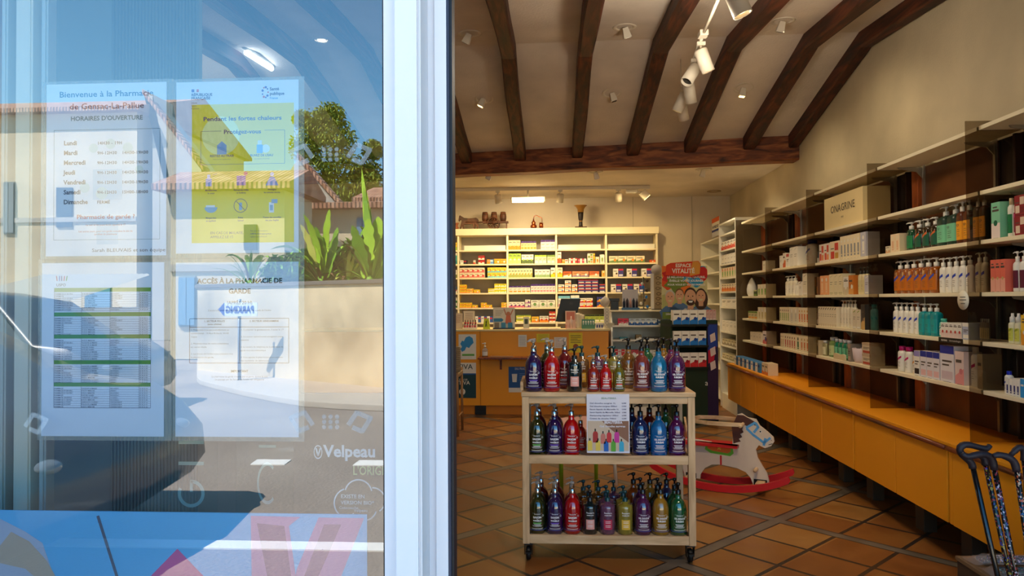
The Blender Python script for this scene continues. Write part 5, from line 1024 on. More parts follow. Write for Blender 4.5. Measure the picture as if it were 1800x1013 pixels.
side(1, 2, [(1371, 1376, 1, 'box', .125, (W, (200, 190, 180), W, 5), 'slim white carton'), (1377, 1382, 1, 'box', .145, ((236, 226, 214), (216, 100, 50), (226, 130, 60), 3), 'white and orange carton'), (1383, 1388, 1, 'box', .13, (W, (190, 80, 80), W, 0), 'white and red carton'), (1389, 1403, 2, 'box', .185, (W, (205, 205, 205), W, 5), 'tall white carton'), (1405, 1418, 1, 'cap', .235, (W, W, (20, 40, 170), (30, 50, 160)), 'large white bottle, blue cap')])
side(1, 3, [(1374, 1392, 3, 'pump', .19, ((234, 228, 212), W, (225, 222, 214)), 'white pump bottle'), (1393, 1403, 3, 'cap', .12, (W, W, (225, 222, 214)), 'short white flacon'), (1404, 1410, 1, 'box', .13, (W, (60, 60, 80), W, 5), 'white carton, dark mark'), (1411, 1420, 1, 'box', .2, ((234, 226, 208), (190, 180, 160), W, 5), 'tall ivory carton')])
side(1, 4, [(1370, 1387, 5, 'box', .15, ((232, 220, 190), (130, 170, 80), (110, 60, 60), 2), 'cream carton with green panel'), (1388, 1402, 2, 'box', .15, ((222, 214, 196), (200, 195, 185), W, 2), 'plain ivory carton'), (1403, 1421, 4, 'box', .15, ((234, 222, 196), (216, 104, 36), (206, 150, 60), 2), 'cream carton with orange panel')])
side(1, 5, [(1371, 1377, 2, 'box', .145, ((232, 220, 190), (176, 130, 80), (150, 100, 60), 2), 'cream carton with tan panel'), (1378, 1398, 5, 'box', .145, ((232, 220, 190), (190, 60, 50), (90, 50, 40), 2), 'cream carton with red panel'), (1399, 1405, 1, 'box', .145, ((232, 220, 190), (40, 110, 60), (40, 60, 40), 2), 'cream carton, dark green panel'), (1406, 1421, 3, 'box', .145, ((232, 220, 190), (206, 110, 50), (190, 150, 60), 2), 'cream carton with amber panel')])
side(0, 2, [(1341, 1347, 1, 'box', .105, ((234, 226, 208), (200, 190, 170), W, 5), 'single ivory carton')])
side(0, 3, [(1325, 1331, 1, 'box', .07, ((60, 90, 40), (200, 200, 150), (120, 160, 60), 0), 'small dark green box'), (1332, 1348, 3, 'box', .13, ((232, 220, 190), (120, 170, 60), W, 2), 'cream and green carton')])
side(0, 4, [(1315, 1331, 3, 'box', .09, ((206, 196, 150), (110, 140, 60), (226, 150, 60), 0), 'small herbal box'), (1332, 1348, 3, 'box', .14, ((232, 220, 190), (200, 180, 120), W, 2), 'cream and gold carton')])
side(0, 5, [(1318, 1338, 4, 'box', .11, ((228, 214, 190), (200, 180, 150), W, 5), 'low beige carton'), (1340, 1348, 1, 'box', .14, ((236, 222, 220), (216, 110, 110), (60, 60, 120), 3), 'pink and white carton')])
# leaf shaped diffuser, large display box, mug, clear jars
q = atX(1313, 527, XF); t = thing('aroma_diffuser', 'white leaf shaped diffuser on the fourth shelf of the farthest bay', 'diffuser', (XF + .06, q.y, SZ[3]), -PI / 2)
MB().lathe([(.001, 0), (.08, 0), (.11, .03), (.118, .08), (.10, .13), (.06, .18), (.02, .215), (.001, .22)], seg=24, ys=.45).build('body', M((236, 236, 236), .35), t); MB().lathe([(.06, 0), (.07, .012)], seg=20, ys=.5).build('base', STEEL, t)
y1, y0 = atX(1449, 370, XF).y, atX(1517, 370, XF).y
mb = carton_mesh(y1 - y0, .2, .262, (236, 214, 160), (236, 214, 160), (236, 214, 160), 9, ('ONAGRINE', .085, .48, .62)); o = link('display_box', mb, None, (XF, y1, SZ[1] + .001), -PI / 2)
tag(o, 'large cream box lettered ONAGRINE on the second shelf of middle bay', 'box')
bmx = MB(); bmx.text('PARIS', .02, 0, 0, 0); k = bmx.mesh('subtitle', [M((84, 74, 66))]); s_ = link('subtitle', k, o, ((y1 - y0) / 2, -.002, .07))
y = atX(1500, 527, XF).y; t = thing('pot', 'round white and pink ceramic pot on the lowest shelf of middle bay', 'pot', (XF + .06, y, SZ[5]), -PI / 2)
MB().lathe([(.001, 0), (.05, 0), (.062, .03), (.07, .11), (.066, .112), (.058, .03), (.001, .02)], seg=24).build('body', M((226, 206, 210), .3), t); MB().lathe([(.0525, .006), (.0605, .028)], seg=24).build('rim_glaze', M((216, 150, 90), .3), t)
y = atX(1475, 527, XS + .01).y; t = thing('soap_tray', 'low scalloped cream tray at the front of lowest shelf, middle bay', 'tray', (XS + .006, y, SZ[5] + .001), -PI / 2)
MB().prism([(-.11, 0), (.11, 0), (.11, .045), (.07, .05), (.0, .043), (-.07, .05), (-.11, .045)], -.003, .009, 0, 'xz').build('front_board', M((230, 212, 170)), t)
# round disc sign and shelf-edge strip
p = atX(1700, 528, 2.23); t = thing('shelf_talker', 'round white disc sign hanging on nearest smoked glass divider edge', 'sign', (2.226, 3.90, p.z), -PI / 2)
MB().lathe([(.052, 0), (.052, .002)], (0, 0, 0), 28, 0, 'y').build('disc', M((232, 226, 208)), t)
mb = MB()
for z, w_ in ((.015, .05), (0, .06), (-.02, .04)): mb.rect(-w_ / 2, w_ / 2, z, z + .004, -.001)
mb.build('print', DK, t)
p0, p1 = atX(1651, 596, XS), atX(1693, 604, XS); o = MB().box(0, p0.y - p1.y, -.004, -.001, -.03, .0, 0); o.text('noreva', .02, (p0.y - p1.y) * .25, -.021, -.005, 1, 'CENTER', .02, width=.06); o.text('dermatologie', .014, (p0.y - p1.y) * .7, -.02, -.005, 1, 'CENTER', .0, width=.11)
o = o.build('shelf_strip', [BLKM, PP], None, (XS, p0.y, SZ[4] + .004), -PI / 2); tag(o, 'black lettered strip on the fifth shelf edge of the fourth bay', 'shelf strip')
# far cabinet top: blue tray of boxes
side_z = ZT
for i, (a, b_, n, h_, spec, d) in enumerate(((1291, 1336, 6, .10, ((60, 130, 190), W, (30, 60, 130), 4), 'blue and white medicine box'), (1339, 1350, 2, .12, ((226, 206, 170), (220, 130, 60), W, 3), 'cream and orange carton'))):
    xf_ = 2.16; ya, yb2 = atX(a, 640, xf_).y, atX(b_, 640, xf_).y; ya = min(ya, 8.5)
    wd = (ya - yb2) / n
    goods('box', n, lambda i: Vector((xf_, ya - wd * i, ZT)), wd, h_, spec, d, 'farthest orange cabinet top', 'boxes on the farthest cabinet', -PI / 2)
# corner shelving goods
CXF = 2.262
for k, (z, c, a, b2, st_, h_, n, nm) in enumerate(((2.085, W, (214, 70, 60), (230, 150, 120), 1, .11, 5, 'red and white box'), (1.9, W, (200, 190, 180), (150, 150, 160), 5, .12, 5, 'white box'), (1.72, (232, 220, 190), (110, 170, 80), (214, 90, 60), 2, .13, 6, 'cream box, green and red'), (1.54, (236, 222, 196), (226, 130, 50), (210, 90, 50), 1, .1, 6, 'orange and cream box'), (1.34, W, (180, 190, 200), W, 0, .13, 3, 'white grey box'), (1.02, W, (200, 200, 190), W, 5, .14, 4, 'tall white box'), (.84, (200, 190, 160), (150, 140, 120), W, 1, .08, 5, 'low beige box'), (.66, (214, 204, 170), (170, 160, 120), W, 3, .07, 4, 'low cream box'))):
    wd = .76 / n; goods('box', n, lambda i: Vector((CXF, 9.40 - wd * i, z)), wd, h_, (c, a, b2, st_), nm, f'{ORD[k]} filled shelf, white corner unit', 'boxes on the white corner unit', -PI / 2)
# back shelving goods, widths in photo pixels
BBN = ['left edge back bay', 'first back bay', 'second back bay', 'third back bay', 'right hand back bay']; YFR = YS + .012
def back(bay, sh, items):
    for it in items:
        a, b_, n, hpx, spec, desc = it[:6]; st = it[6] if len(it) > 6 else 1
        xa1, xb1 = xat(a, YFR, 480), xat(b_, YFR, 480); lo, hi = BX[bay] + .017, BX[bay + 1] - .017; xa1 = max(lo, xa1); xb1 = min(hi, xb1); wd = (xb1 - xa1) / n
        goods('box', n, lambda i: Vector((xa1 + wd * i, YFR, BZ[sh])), wd, hpx * .0086, spec, desc, f'{SHN[sh]} shelf, {BBN[bay]}', f'boxes on {SHN[sh]} shelf of {BBN[bay]}', 0, st, .12)
OR = (232, 140, 40); YW = (238, 200, 40); LG = (160, 200, 70); PU = (70, 40, 120); BL = (50, 90, 170); RE = (204, 40, 40); PI_ = (224, 140, 150)
back(0, 0, [(795, 804, 1, 14, (YW, LG, OR, 1), 'lime yellow box')]); back(0, 1, [(795, 804, 1, 20, ((70, 180, 180), W, (40, 120, 140), 0), 'tall turquoise box')]); back(0, 2, [(795, 804, 1, 14, (W, (120, 130, 60), OR, 1), 'white and olive box')])
back(0, 3, [(795, 804, 1, 12, ((60, 90, 130), W, RE, 3), 'blue box')]); back(0, 4, [(795, 804, 1, 18, (W, (60, 120, 60), YW, 1), 'cream and green box', 2)])
back(2, 0, [(893, 915, 3, 17, ((238, 214, 170), OR, (240, 180, 120), 1), 'cream and orange box'), (916, 943, 5, 15, ((240, 214, 150), PU, OR, 0), 'gold box with navy top'), (951, 977, 3, 17, (W, PU, GY_, 0), 'white box with violet top')])
back(1, 1, [(809, 821, 1, 7, ((50, 40, 60), W, RE, 4), 'dark and white flat box'), (832, 836, 1, 7, (W, RE, OR, 1), 'tiny red and white box'), (841, 852, 1, 15, ((176, 30, 34), W, RE, 1), 'red box', 2), (856, 868, 1, 8, ((110, 160, 220), OR, W, 4), 'pale blue box'), (869, 891, 2, 9, ((238, 170, 40), OR, W, 3), 'orange yellow box')])
back(2, 1, [(893, 916, 3, 18, (LG, (200, 220, 130), W, 1), 'bright green box'), (917, 938, 3, 16, (W, (90, 110, 60), LG, 1), 'white box with leaf'), (940, 961, 3, 15, ((222, 226, 190), LG, W, 0), 'pale green box'), (962, 977, 2, 15, ((214, 220, 170), (120, 150, 70), W, 0), 'sage green box')])
back(3, 1, [(980, 987, 1, 20, (W, (226, 90, 50), OR, 1), 'tall white orange box'), (988, 999, 1, 7, (W, OR, RE, 4), 'low white orange box'), (1000, 1015, 2, 9, ((214, 50, 50), W, W, 4), 'red box'), (1016, 1031, 2, 8, (W, (214, 60, 90), W, 4), 'pink and white box'), (1033, 1043, 1, 17, (W, (120, 150, 60), OR, 6), 'white green box', 2), (1043, 1046, 1, 17, (YW, OR, OR, 1), 'slim yellow box'), (1047, 1054, 1, 11, ((238, 220, 190), OR, W, 2), 'cream box'), (1055, 1063, 1, 15, (W, (150, 170, 100), W, 2), 'tall ivory box')])
back(4, 1, [(1071, 1134, 4, 12, ((236, 224, 190), (110, 140, 80), OR, 3), 'cream box with green picture'), (1143, 1153, 1, 5, ((220, 90, 50), OR, W, 1), 'small orange packet')])
back(1, 2, [(808, 852, 5, 18, ((236, 220, 196), (222, 140, 130), RE, 3), 'cream pink box', 2), (857, 891, 4, 18, ((240, 214, 70), (120, 200, 220), OR, 3), 'yellow and cyan box', 2)])
back(2, 2, [(893, 936, 8, 16, ((234, 224, 180), (160, 170, 90), OR, 3), 'ivory herbal box'), (940, 967, 4, 14, (W, (140, 170, 120), W, 3), 'white green corner box'), (968, 977, 1, 17, (W, YW, OR, 3), 'white sunburst box')])
back(3, 2, [(980, 989, 1, 17, ((236, 226, 200), YW, OR, 1), 'cream yellow box'), (990, 1005, 1, 10, ((226, 100, 40), W, OR, 3), 'orange red wide box'), (1006, 1035, 2, 10, ((232, 150, 100), (150, 130, 150), W, 3), 'peach box'), (1036, 1054, 1, 10, ((226, 110, 60), (240, 190, 150), W, 3), 'coral wide box'), (1058, 1065, 1, 11, ((240, 200, 110), OR, W, 2), 'amber box')])
DG = (W, (226, 214, 200), (90, 70, 50), 3); RB = ((60, 60, 150), (206, 50, 70), (220, 220, 235), 0)
for k, sh in ((0, 2), (1, 3)):
    for j, (a, b_) in enumerate((((1078, 1096), (1102, 1120), (1128, 1146)), ((1074, 1092), (1094, 1112), (1114, 1133)))[k]):
        m_ = (a + b_) / 2; back(4, sh, [(a, m_, 1, 14, DG, f'white box with animal picture, {ORD[j]} pair'), (m_, b_, 1, 14, RB, f'blue and red box, {ORD[j]} pair')])
back(1, 3, [(808, 820, 1, 15, (YW, OR, (240, 190, 60), 3), 'golden box', 3), (820, 832, 1, 8, ((238, 196, 70), OR, W, 3), 'low golden box', 2), (833, 843, 1, 6, (YW, OR, W, 3), 'single golden box'), (858, 869, 1, 8, ((236, 220, 50), W, W, 3), 'lemon box', 2), (869, 891, 2, 16, ((240, 222, 40), W, LG, 3), 'lemon and white box', 3)])
back(2, 3, [(894, 932, 5, 12, (W, PU, OR, 0), 'white violet box'), (933, 977, 8, 15, ((232, 224, 228), PU, PI_, 0), 'pale violet topped box')])
back(3, 3, [(981, 992, 1, 14, (W, OR, BL, 3), 'white orange blue box', 2), (993, 1004, 1, 21, (W, (240, 150, 90), BL, 3), 'peach and white box', 3), (1005, 1015, 1, 14, (W, OR, BL, 3), 'white peach box', 2), (1016, 1052, 3, 22, ((60, 54, 130), (206, 70, 50), W, 0), 'navy and red box', 4), (1053, 1065, 1, 14, ((60, 54, 130), (206, 70, 50), W, 0), 'navy and coral box', 2)])
back(1, 4, [(808, 829, 2, 9, (YW, OR, (240, 190, 60), 3), 'yellow flat box', 2), (830, 839, 1, 5, (YW, OR, W, 3), 'single flat yellow box'), (845, 855, 1, 9, (YW, OR, W, 3), 'stacked yellow box', 2), (855, 864, 1, 5, (YW, OR, W, 3), 'lone low yellow box'), (881, 891, 1, 9, (YW, OR, W, 3), 'right stacked yellow box', 2)])
back(2, 4, [(893, 922, 4, 10, (W, (200, 100, 130), PU, 3), 'white pink violet box'), (923, 932, 1, 14, (W, (170, 110, 160), PU, 3), 'white mauve box', 2), (933, 976, 3, 13, (W, (200, 200, 190), (110, 150, 90), 1), 'wide white green leaf box')])
back(3, 4, [(981, 1002, 3, 20, (W, (120, 190, 220), PI_, 0), 'white aqua box'), (1003, 1018, 2, 21, ((120, 170, 215), W, OR, 0), 'blue white box'), (1019, 1042, 2, 16, (W, RE, YW, 3), 'white red box', 2), (1049, 1065, 2, 18, ((60, 70, 150), OR, YW, 3), 'blue orange box', 2)])
back(1, 5, [(835, 866, 3, 11, (BL, W, RE, 4), 'blue and white box')])
back(2, 5, [(907, 933, 2, 13, ((226, 226, 90), (90, 130, 60), W, 0), 'lime label box', 2), (934, 947, 1, 10, ((238, 190, 60), OR, W, 3), 'yellow orange box'), (948, 964, 2, 11, (W, OR, RE, 1), 'white orange box'), (965, 977, 1, 19, ((200, 44, 44), W, OR, 1), 'red white box', 3)])
back(3, 5, [(1028, 1062, 4, 13, ((170, 190, 80), (50, 60, 40), W, 0), 'green black box')])
# gondola goods
def gon(a, b_, n, z, h_, spec, desc, where):
    y = YC + .02; xa1, xb1 = xat(a, y, 560), xat(b_, y, 560); wd = (xb1 - xa1) / n
    goods('box', n, lambda i: Vector((xa1 + wd * i, y, z)), wd, h_, spec, desc, where, 'boxes on the white gondola', 0, 1, .12)
gon(1087, 1105, 2, GZ[0], .085, ((226, 60, 90), W, PI_, 3), 'pink box', 'upper shelf of white gondola'); gon(1106, 1155, 5, GZ[0], .085, ((206, 220, 236), (40, 90, 160), W, 1), 'white blue box', 'upper shelf of white gondola'); gon(1157, 1174, 3, GZ[0], .07, ((70, 120, 180), W, W, 0), 'small blue box', 'upper shelf of white gondola')
gon(1090, 1104, 1, GZ[1], .03, ((70, 150, 170), W, W, 3), 'flat teal packet', 'second shelf of white gondola'); gon(1118, 1128, 1, GZ[1], .06, ((150, 130, 90), W, W, 3), 'tan card box', 'second shelf of white gondola'); gon(1132, 1168, 2, GZ[1], .03, ((70, 66, 62), W, W, 3), 'flat dark packet', 'second shelf of white gondola')
gon(1080, 1104, 2, GZ[2], .08, (W, RE, PI_, 4), 'white red box', 'third shelf of white gondola'); gon(1106, 1130, 2, GZ[2], .07, ((206, 70, 80), W, W, 3), 'red box', 'third shelf of white gondola'); gon(1132, 1176, 3, GZ[2], .07, (W, (200, 190, 180), RE, 3), 'white flat box', 'third shelf of white gondola')
gon(1082, 1168, 5, GZ[3], .08, (W, (190, 150, 140), PI_, 3), 'pale box', 'fourth shelf of white gondola')
# vitality display goods
Rm = Matrix.Rotation(.16, 3, 'Z')
for z, n, c, nm, sn in ((1.155, 4, (W, (30, 120, 205), (20, 60, 150), 3), 'white and blue box', 'top'), (.915, 4, (W, (30, 120, 205), (20, 60, 150), 3), 'white and blue box', 'middle'), (.665, 4, (W, (205, 40, 44), (150, 20, 40), 3), 'white and red box', 'lower')):
    goods('box', n, lambda i: Vector((1.36, 8.02, 0)) + Rm @ Vector((.025 + i * .098, .008, z)), .098, .165, c, nm, f'{sn} shelf of family poster display', 'boxes in the cardboard display', .16, 1, .08)
goods('box', 3, lambda i: Vector((1.36, 8.02, 0)) + Rm @ Vector((.435 + i * .04, .06, 1.2005)), .04, .12, ((206, 170, 165), (190, 60, 60), W, 5), 'pink slim box', 'right side of family poster display', 'boxes in the cardboard display', .16, 1, .08)
# ------------------------------------------------------------------ rocking horse
t = thing('rocking_horse', 'pale wooden rocking horse with red rockers standing behind the trolley', 'rocking horse', (1.305, 5.42, 0), math.radians(-25))
HM = M((214, 196, 176), .6, var=.05); HR = M((196, 28, 34), .45); HBN = M((78, 40, 30), .6); HBL = M((90, 160, 214), .5); HOR = M((226, 110, 40), .5); HGR = M((110, 186, 50), .5); HYE = M((240, 210, 70), .5)
cv = lambda x, y: ((1180 + x / 2.814 - 1262) * .00489, (858 - (540 + y / 2.814)) * .00437)
body = [(292, 530), (310, 522), (335, 540), (370, 545), (385, 575), (415, 600), (440, 625), (443, 645), (430, 668), (405, 680), (380, 668), (368, 690), (375, 730), (395, 770), (412, 800), (420, 835), (418, 862), (355, 862), (345, 830), (325, 805), (290, 790), (220, 780), (180, 785), (150, 805), (130, 840), (128, 862), (60, 862), (50, 810), (28, 760), (14, 700), (26, 672), (118, 668), (270, 682), (272, 640), (268, 590), (285, 550)]
b_ = MB().prism([cv(*p) for p in body], -.011, .011).build('body', HM, t, fixn=True)
for s_ in (-1, 1):
    y = s_ * .0118; y2 = s_ * .0124; y3 = s_ * .013
    MB().poly([cv(*p) for p in ((285, 548), (292, 530), (318, 530), (345, 545), (370, 560), (375, 578), (350, 570), (335, 582), (318, 575), (312, 600), (318, 612), (304, 622), (312, 636), (298, 646), (306, 658), (290, 664), (274, 672), (272, 640), (268, 590))], y).build('mane', HBN, b_)
    mb = MB(); 
    for p, q in (((328, 590), (368, 560)), ((360, 610), (380, 580)), ((330, 592), (362, 625)), ((360, 622), (402, 655)), ((400, 668), (408, 632)), ((368, 562), (380, 585))): mb.line(cv(*p), cv(*q), .018, y2)
    mb.line(cv(402, 655), cv(428, 628), .016, y2); mb.build('bridle', HBL, b_)
    mb = MB(); x, z = cv(388, 603); mb.disc(x, z, .009, y3, 1); mb.disc(x - .001, z + .001, .0062, s_ * .0135, 0); x, z = cv(432, 640); mb.disc(x, z, .003, y3, 0); mb.line(cv(420, 662), cv(436, 655), .004, y3, 0); mb.build('face_paint', [BLKM, WHT], b_)
    mb = MB(); mb.poly([cv(*p) for p in ((158, 680), (270, 684), (275, 720), (260, 735), (175, 728), (150, 712))], y, 0); mb.poly([cv(*p) for p in ((168, 680), (260, 684), (263, 712), (250, 722), (183, 716), (162, 705))], y2, 1)
    x, z = cv(213, 698); mb.poly([(x + (.022 if k % 2 == 0 else .009) * math.sin(PI * k / 5), z + (.022 if k % 2 == 0 else .009) * math.cos(PI * k / 5)) for k in range(10)], y3, 2); mb.line(cv(220, 735), cv(220, 782), .014, y, 3); mb.build('saddle_cloth', [HGR, HOR, HYE, HR], b_)
    mb = MB(); p, q = cv(358, 832), cv(412, 860); mb.box(p[0], q[0], min(y, y * 1.4), max(y, y * 1.4), q[1], p[1]); mb.build('bracket', BLKM, b_)
    mb = MB(); p, q = cv(66, 836), cv(112, 860); mb.box(p[0], q[0], min(y, y * 1.4), max(y, y * 1.4), q[1], p[1]); mb.build('bracket', BLKM, b_)
x0_, z0_ = cv(100, 678); x1_, z1_ = cv(298, 684)
MB().box(x0_ - .12, x1_, -.09, -.0115, z1_ - .004, z1_ + .016).box(x0_ - .12, x1_, .0115, .09, z1_ - .004, z1_ + .016).box(x0_ - .12, x1_, -.09, .09, z1_ + .005, z1_ + .016).build('seat', HR, t, bevel=.003)
x, z = cv(316, 572); MB().lathe([(.013, -.13), (.013, .13)], (x, 0, z), 12, 0, 'y').build('handle_bar', PINE, t)
x, z = cv(370, 783); MB().lathe([(.013, -.09), (.013, .09)], (x, 0, z), 12, 0, 'y').build('foot_peg', PINE, t)
hx, hz = cv(322, 566); path = [(hx, -.115), (hx - .1, -.13), (hx - .25, -.135), (hx - .36, -.10), (hx - .40, 0), (hx - .36, .10), (hx - .25, .135), (hx - .1, .13), (hx, .115)]
mb = MB(); vs = []
for i, (x, y) in enumerate(path):
    a = Vector(path[max(0, i - 1)]); b2 = Vector(path[min(len(path) - 1, i + 1)]); n_ = Vector((b2.y - a.y, a.x - b2.x)).normalized() * .007
    for s_ in (-1, 1): vs += [(x + n_.x * s_, y + n_.y * s_, hz - .014), (x + n_.x * s_, y + n_.y * s_, hz + .014)]
mb.add(vs, [f for i in range(len(path) - 1) for f in ((4 * i, 4 * i + 1, 4 * i + 5, 4 * i + 4), (4 * i + 2, 4 * i + 6, 4 * i + 7, 4 * i + 3), (4 * i + 1, 4 * i + 3, 4 * i + 7, 4 * i + 5), (4 * i, 4 * i + 4, 4 * i + 6, 4 * i + 2))], 0, False); mb.build('safety_hoop', PINE, t)
x, z = cv(60, 700); MB().tube([(x, -.1, z + .03), (x - .03, -.12, hz - .01)], .009, 8).build('hoop_support', PINE, t); MB().tube([(x, .1, z + .03), (x - .03, .12, hz - .01)], .009, 8).build('hoop_support', PINE, t)
for s_ in (-1, 1):
    y = s_ * .135; pts = []
    up = [(-.52 + 1.0 * k / 16) for k in range(17)]; f = lambda x: .004 + .42 * (x + .02) ** 2 + .3 * max(0, abs(x + .02) - .3) ** 2
    poly = [(x, f(x)) for x in up] + [(.49, f(.46) + .03)] + [(x, f(x) + .05) for x in reversed(up)] + [(-.54, f(-.5) + .03)]
    MB().prism(poly, y - .012, y + .012, 0, 'xz').build('rocker', HR, t, fixn=True)
for x in (cv(90, 0)[0], cv(390, 0)[0]): MB().box(x - .03, x + .03, -.122, .122, f(x) + .051 - .03, f(x) + .05).build('cross_bar', PINE, t, bevel=.002)
# ------------------------------------------------------------------ walking sticks and their stand
cc = lambda x, y: (1400 + x / 3.71, 740 + y / 3.71)
HD = M((40, 29, 36), .55, var=.05); SHK = M((16, 16, 20), .2, .2, coat=.6)
def patt(c1, c2, c3):
    m, n, L, b = nodes_mat('patterned stick'); tc = n.new('ShaderNodeTexCoord'); mp = n.new('ShaderNodeMapping'); mp.inputs['Scale'].default_value = (30, 30, 22); vo = n.new('ShaderNodeTexVoronoi'); vo.inputs['Scale'].default_value = 7
    L.new(tc.outputs['Object'], mp.inputs[0]); L.new(mp.outputs[0], vo.inputs['Vector']); sp = n.new('ShaderNodeSeparateColor'); L.new(vo.outputs['Color'], sp.inputs[0])
    r = ramp(n, L, sp.outputs[0], [(.0, (14, 14, 18)), (.72, c1), (.84, c2), (.93, c3)]); r.color_ramp.interpolation = 'CONSTANT'; L.new(r.outputs[0], b.inputs['Base Color']); b.inputs['Roughness'].default_value = .2; b.inputs['Coat Weight'].default_value = .5; return m
canes = [('black walking stick with dark moulded handle, leftmost in the stand', 2.60, [(1262, 160), (1245, 186), (1190, 174), (1120, 153), (1078, 160), (1060, 188), (1080, 222), (1115, 250), (1143, 275), (1150, 310)], (1150, 300), (1320, 1050), SHK),
 ('walking stick with pink and white flecks, second handle in the stand', 2.56, [(1084, 215), (1108, 238), (1160, 226), (1215, 214), (1260, 230), (1282, 262), (1290, 318)], (1289, 305), (1440, 1050), patt((150, 50, 60), (210, 190, 200), (60, 60, 130))),
 ('walking stick with small bright flowers, standing behind the first two', 2.70, [(1150, 235), (1180, 222), (1215, 232), (1230, 262), (1233, 290)], (1232, 280), (1375, 940), patt((170, 150, 60), (70, 80, 190), (170, 60, 60))),
 ('walking stick with orange and blue flecks at the right frame edge', 2.50, [(1285, 232), (1312, 220), (1365, 230), (1408, 252), (1428, 285), (1436, 330)], (1435, 315), (1520, 900), patt((206, 90, 50), (220, 180, 150), (50, 100, 160))),
 ('dark walking stick with rounded handle, rightmost and cropped by the frame', 2.66, [(1400, 222), (1425, 195), (1450, 172), (1478, 180), (1490, 215), (1484, 262)], (1484, 250), (1560, 900), patt((60, 60, 120), (130, 40, 60), (90, 90, 100)))]
rr = [.0085, .0105, .0098, .0112, .012, .0115, .0118, .0122, .012, .0118]
for lab, y, hp_, s0, s1, m in canes:
    a = atY(*cc(*s0), y); b2 = atY(*cc(*s1), y); k = (a.z - .012) / (a.z - b2.z); e = a.lerp(b2, k)
    t = thing('walking_stick', lab, 'walking stick', (e.x, y, 0), 0, 'walking sticks'); lo = lambda p: (p.x - e.x, p.y - y, p.z)
    MB().tube([lo(a), lo(e)], .009, 14).build('shaft', m, t); MB().lathe([(.014, 0), (.0145, .004), (.011, .04), (.0098, .045)], (0, 0, 0), 14).build('ferrule', BLKM, t)
    pts = [Vector(lo(atY(*cc(*p), y))) for p in hp_]; sm = []
    for i in range(len(pts) - 1):
        for q in (0, .5): sm.append(pts[i].lerp(pts[i + 1], q))
    sm.append(pts[-1]); sm = [sm[0]] + [(sm[i - 1] + sm[i] * 2 + sm[i + 1]) / 4 for i in range(1, len(sm) - 1)] + [sm[-1]]
    n = len(sm); MB().tube([sm[0] + (sm[0] - sm[1]) * .3] + sm, [.004] + [rr[int(i * (len(rr) - 1) / (n - 1))] * 1.05 for i in range(n)], 14).build('handle', HD, t)
SX_, SZ_ = xat(1692, 2.95, 980), zat(984, 2.95, 1700)
t = thing('stick_stand', 'low stand behind the walking sticks holding packaged folding sticks', 'stand', (SX_, 2.74, 0)); BX2 = M((70, 50, 34), .6, var=.1)
MB().box(0, .40, 0, .25, 0, SZ_ - .018).build('cabinet', BX2, t, bevel=.004); MB().box(-.005, .405, -.005, .255, SZ_ - .017, SZ_).build('top', M((120, 92, 64), .5), t, bevel=.003)
CLP = M((200, 196, 200), .12, alpha=.2, var=.2, scale=20)
for i, (x, yv, z, m, lab) in enumerate(((.0, .05, .459, patt((120, 90, 150), (220, 180, 200), (210, 150, 80)), 'plastic bag with purple folding walking stick, upper one at the stand edge'), (.02, .03, .459, patt((60, 110, 60), (170, 200, 150), (40, 60, 60)), 'plastic bag with green folding walking stick, lower one at the stand edge'), (.02, .14, .459, patt((170, 60, 60), (220, 200, 180), (60, 60, 140)), 'plastic bag with red folding walking stick behind the purple one'))):
    zz = SZ_ + .001 + (.036 if i == 0 else 0); t = thing('packaged_stick', lab, 'packaged stick', (SX_ + x, 2.74 + yv * (1 if i != 0 else 1.2), zz), .06 * (i - 1), 'packaged folding sticks')
    for k in range(3): MB().tube([(.03, .012 + k * .019, .012), (.30, .012 + k * .019, .012)], .0085, 10).build('stick_section', m, t)
    MB().tube([(.30, .03, .014), (.36, .03, .014), (.38, .03, .014)], [.01, .012, .008], 10).build('handle', HD, t)
    mb = MB(); vs = []; n = 14
    for a in range(n + 1):
        for b3 in range(4): vs.append((-.02 + .42 * a / n, -.012 + .084 * b3 / 3, .0265 + .004 * noise.noise(Vector((a * .7, b3 * 1.3, i * 3.0))) if b3 in (1, 2) and 0 < a < n else .006 + .004 * random.random()))
    mb.add(vs, [(a * 4 + b3, a * 4 + b3 + 1, a * 4 + b3 + 5, a * 4 + b3 + 4) for a in range(n) for b3 in range(3)], 0, True); mb.build('clear_bag', CLP, t)
# ------------------------------------------------------------------ bar stool at the left, children's table behind the trolley
BAM = wood('pale cane wood', (120, 84, 50), (150, 108, 66), (176, 132, 86), (9, 9, 1.5)); 
def wicker():
    m, n, L, b = nodes_mat('woven cord'); tc = n.new('ShaderNodeTexCoord'); w1 = n.new('ShaderNodeTexWave'); w1.bands_direction = 'Z'; w1.inputs['Scale'].default_value = 22; w1.inputs['Distortion'].default_value = 2; L.new(tc.outputs['Object'], w1.inputs['Vector'])
    r = ramp(n, L, w1.outputs['Fac'], [(.2, (120, 92, 62)), (.7, (196, 168, 128))]); L.new(r.outputs[0], b.inputs['Base Color']); bp = n.new('ShaderNodeBump'); bp.inputs['Distance'].default_value = .01; L.new(w1.outputs['Fac'], bp.inputs['Height']); L.new(bp.outputs[0], b.inputs['Normal']); return m
WK = wicker(); sx = xat(804.5, 7.35, 700)
t = thing('bar_stool', 'cane bar stool with woven cord back, cut off by the door edge', 'stool', (sx - .42, 7.35, 0))
for x in (0, .42):
    for y in (0, .38): MB().tube([(x, y, 0), (x * .96 + .01, y, .70 if y else .96)], .014, 10).build('leg', BAM, t)
MB().box(-.01, .43, -.01, .39, .62, .665).build('seat', WK, t, bevel=.012); MB().box(-.02, .455, -.025, .018, .68, .955).build('backrest', WK, t, bevel=.02)
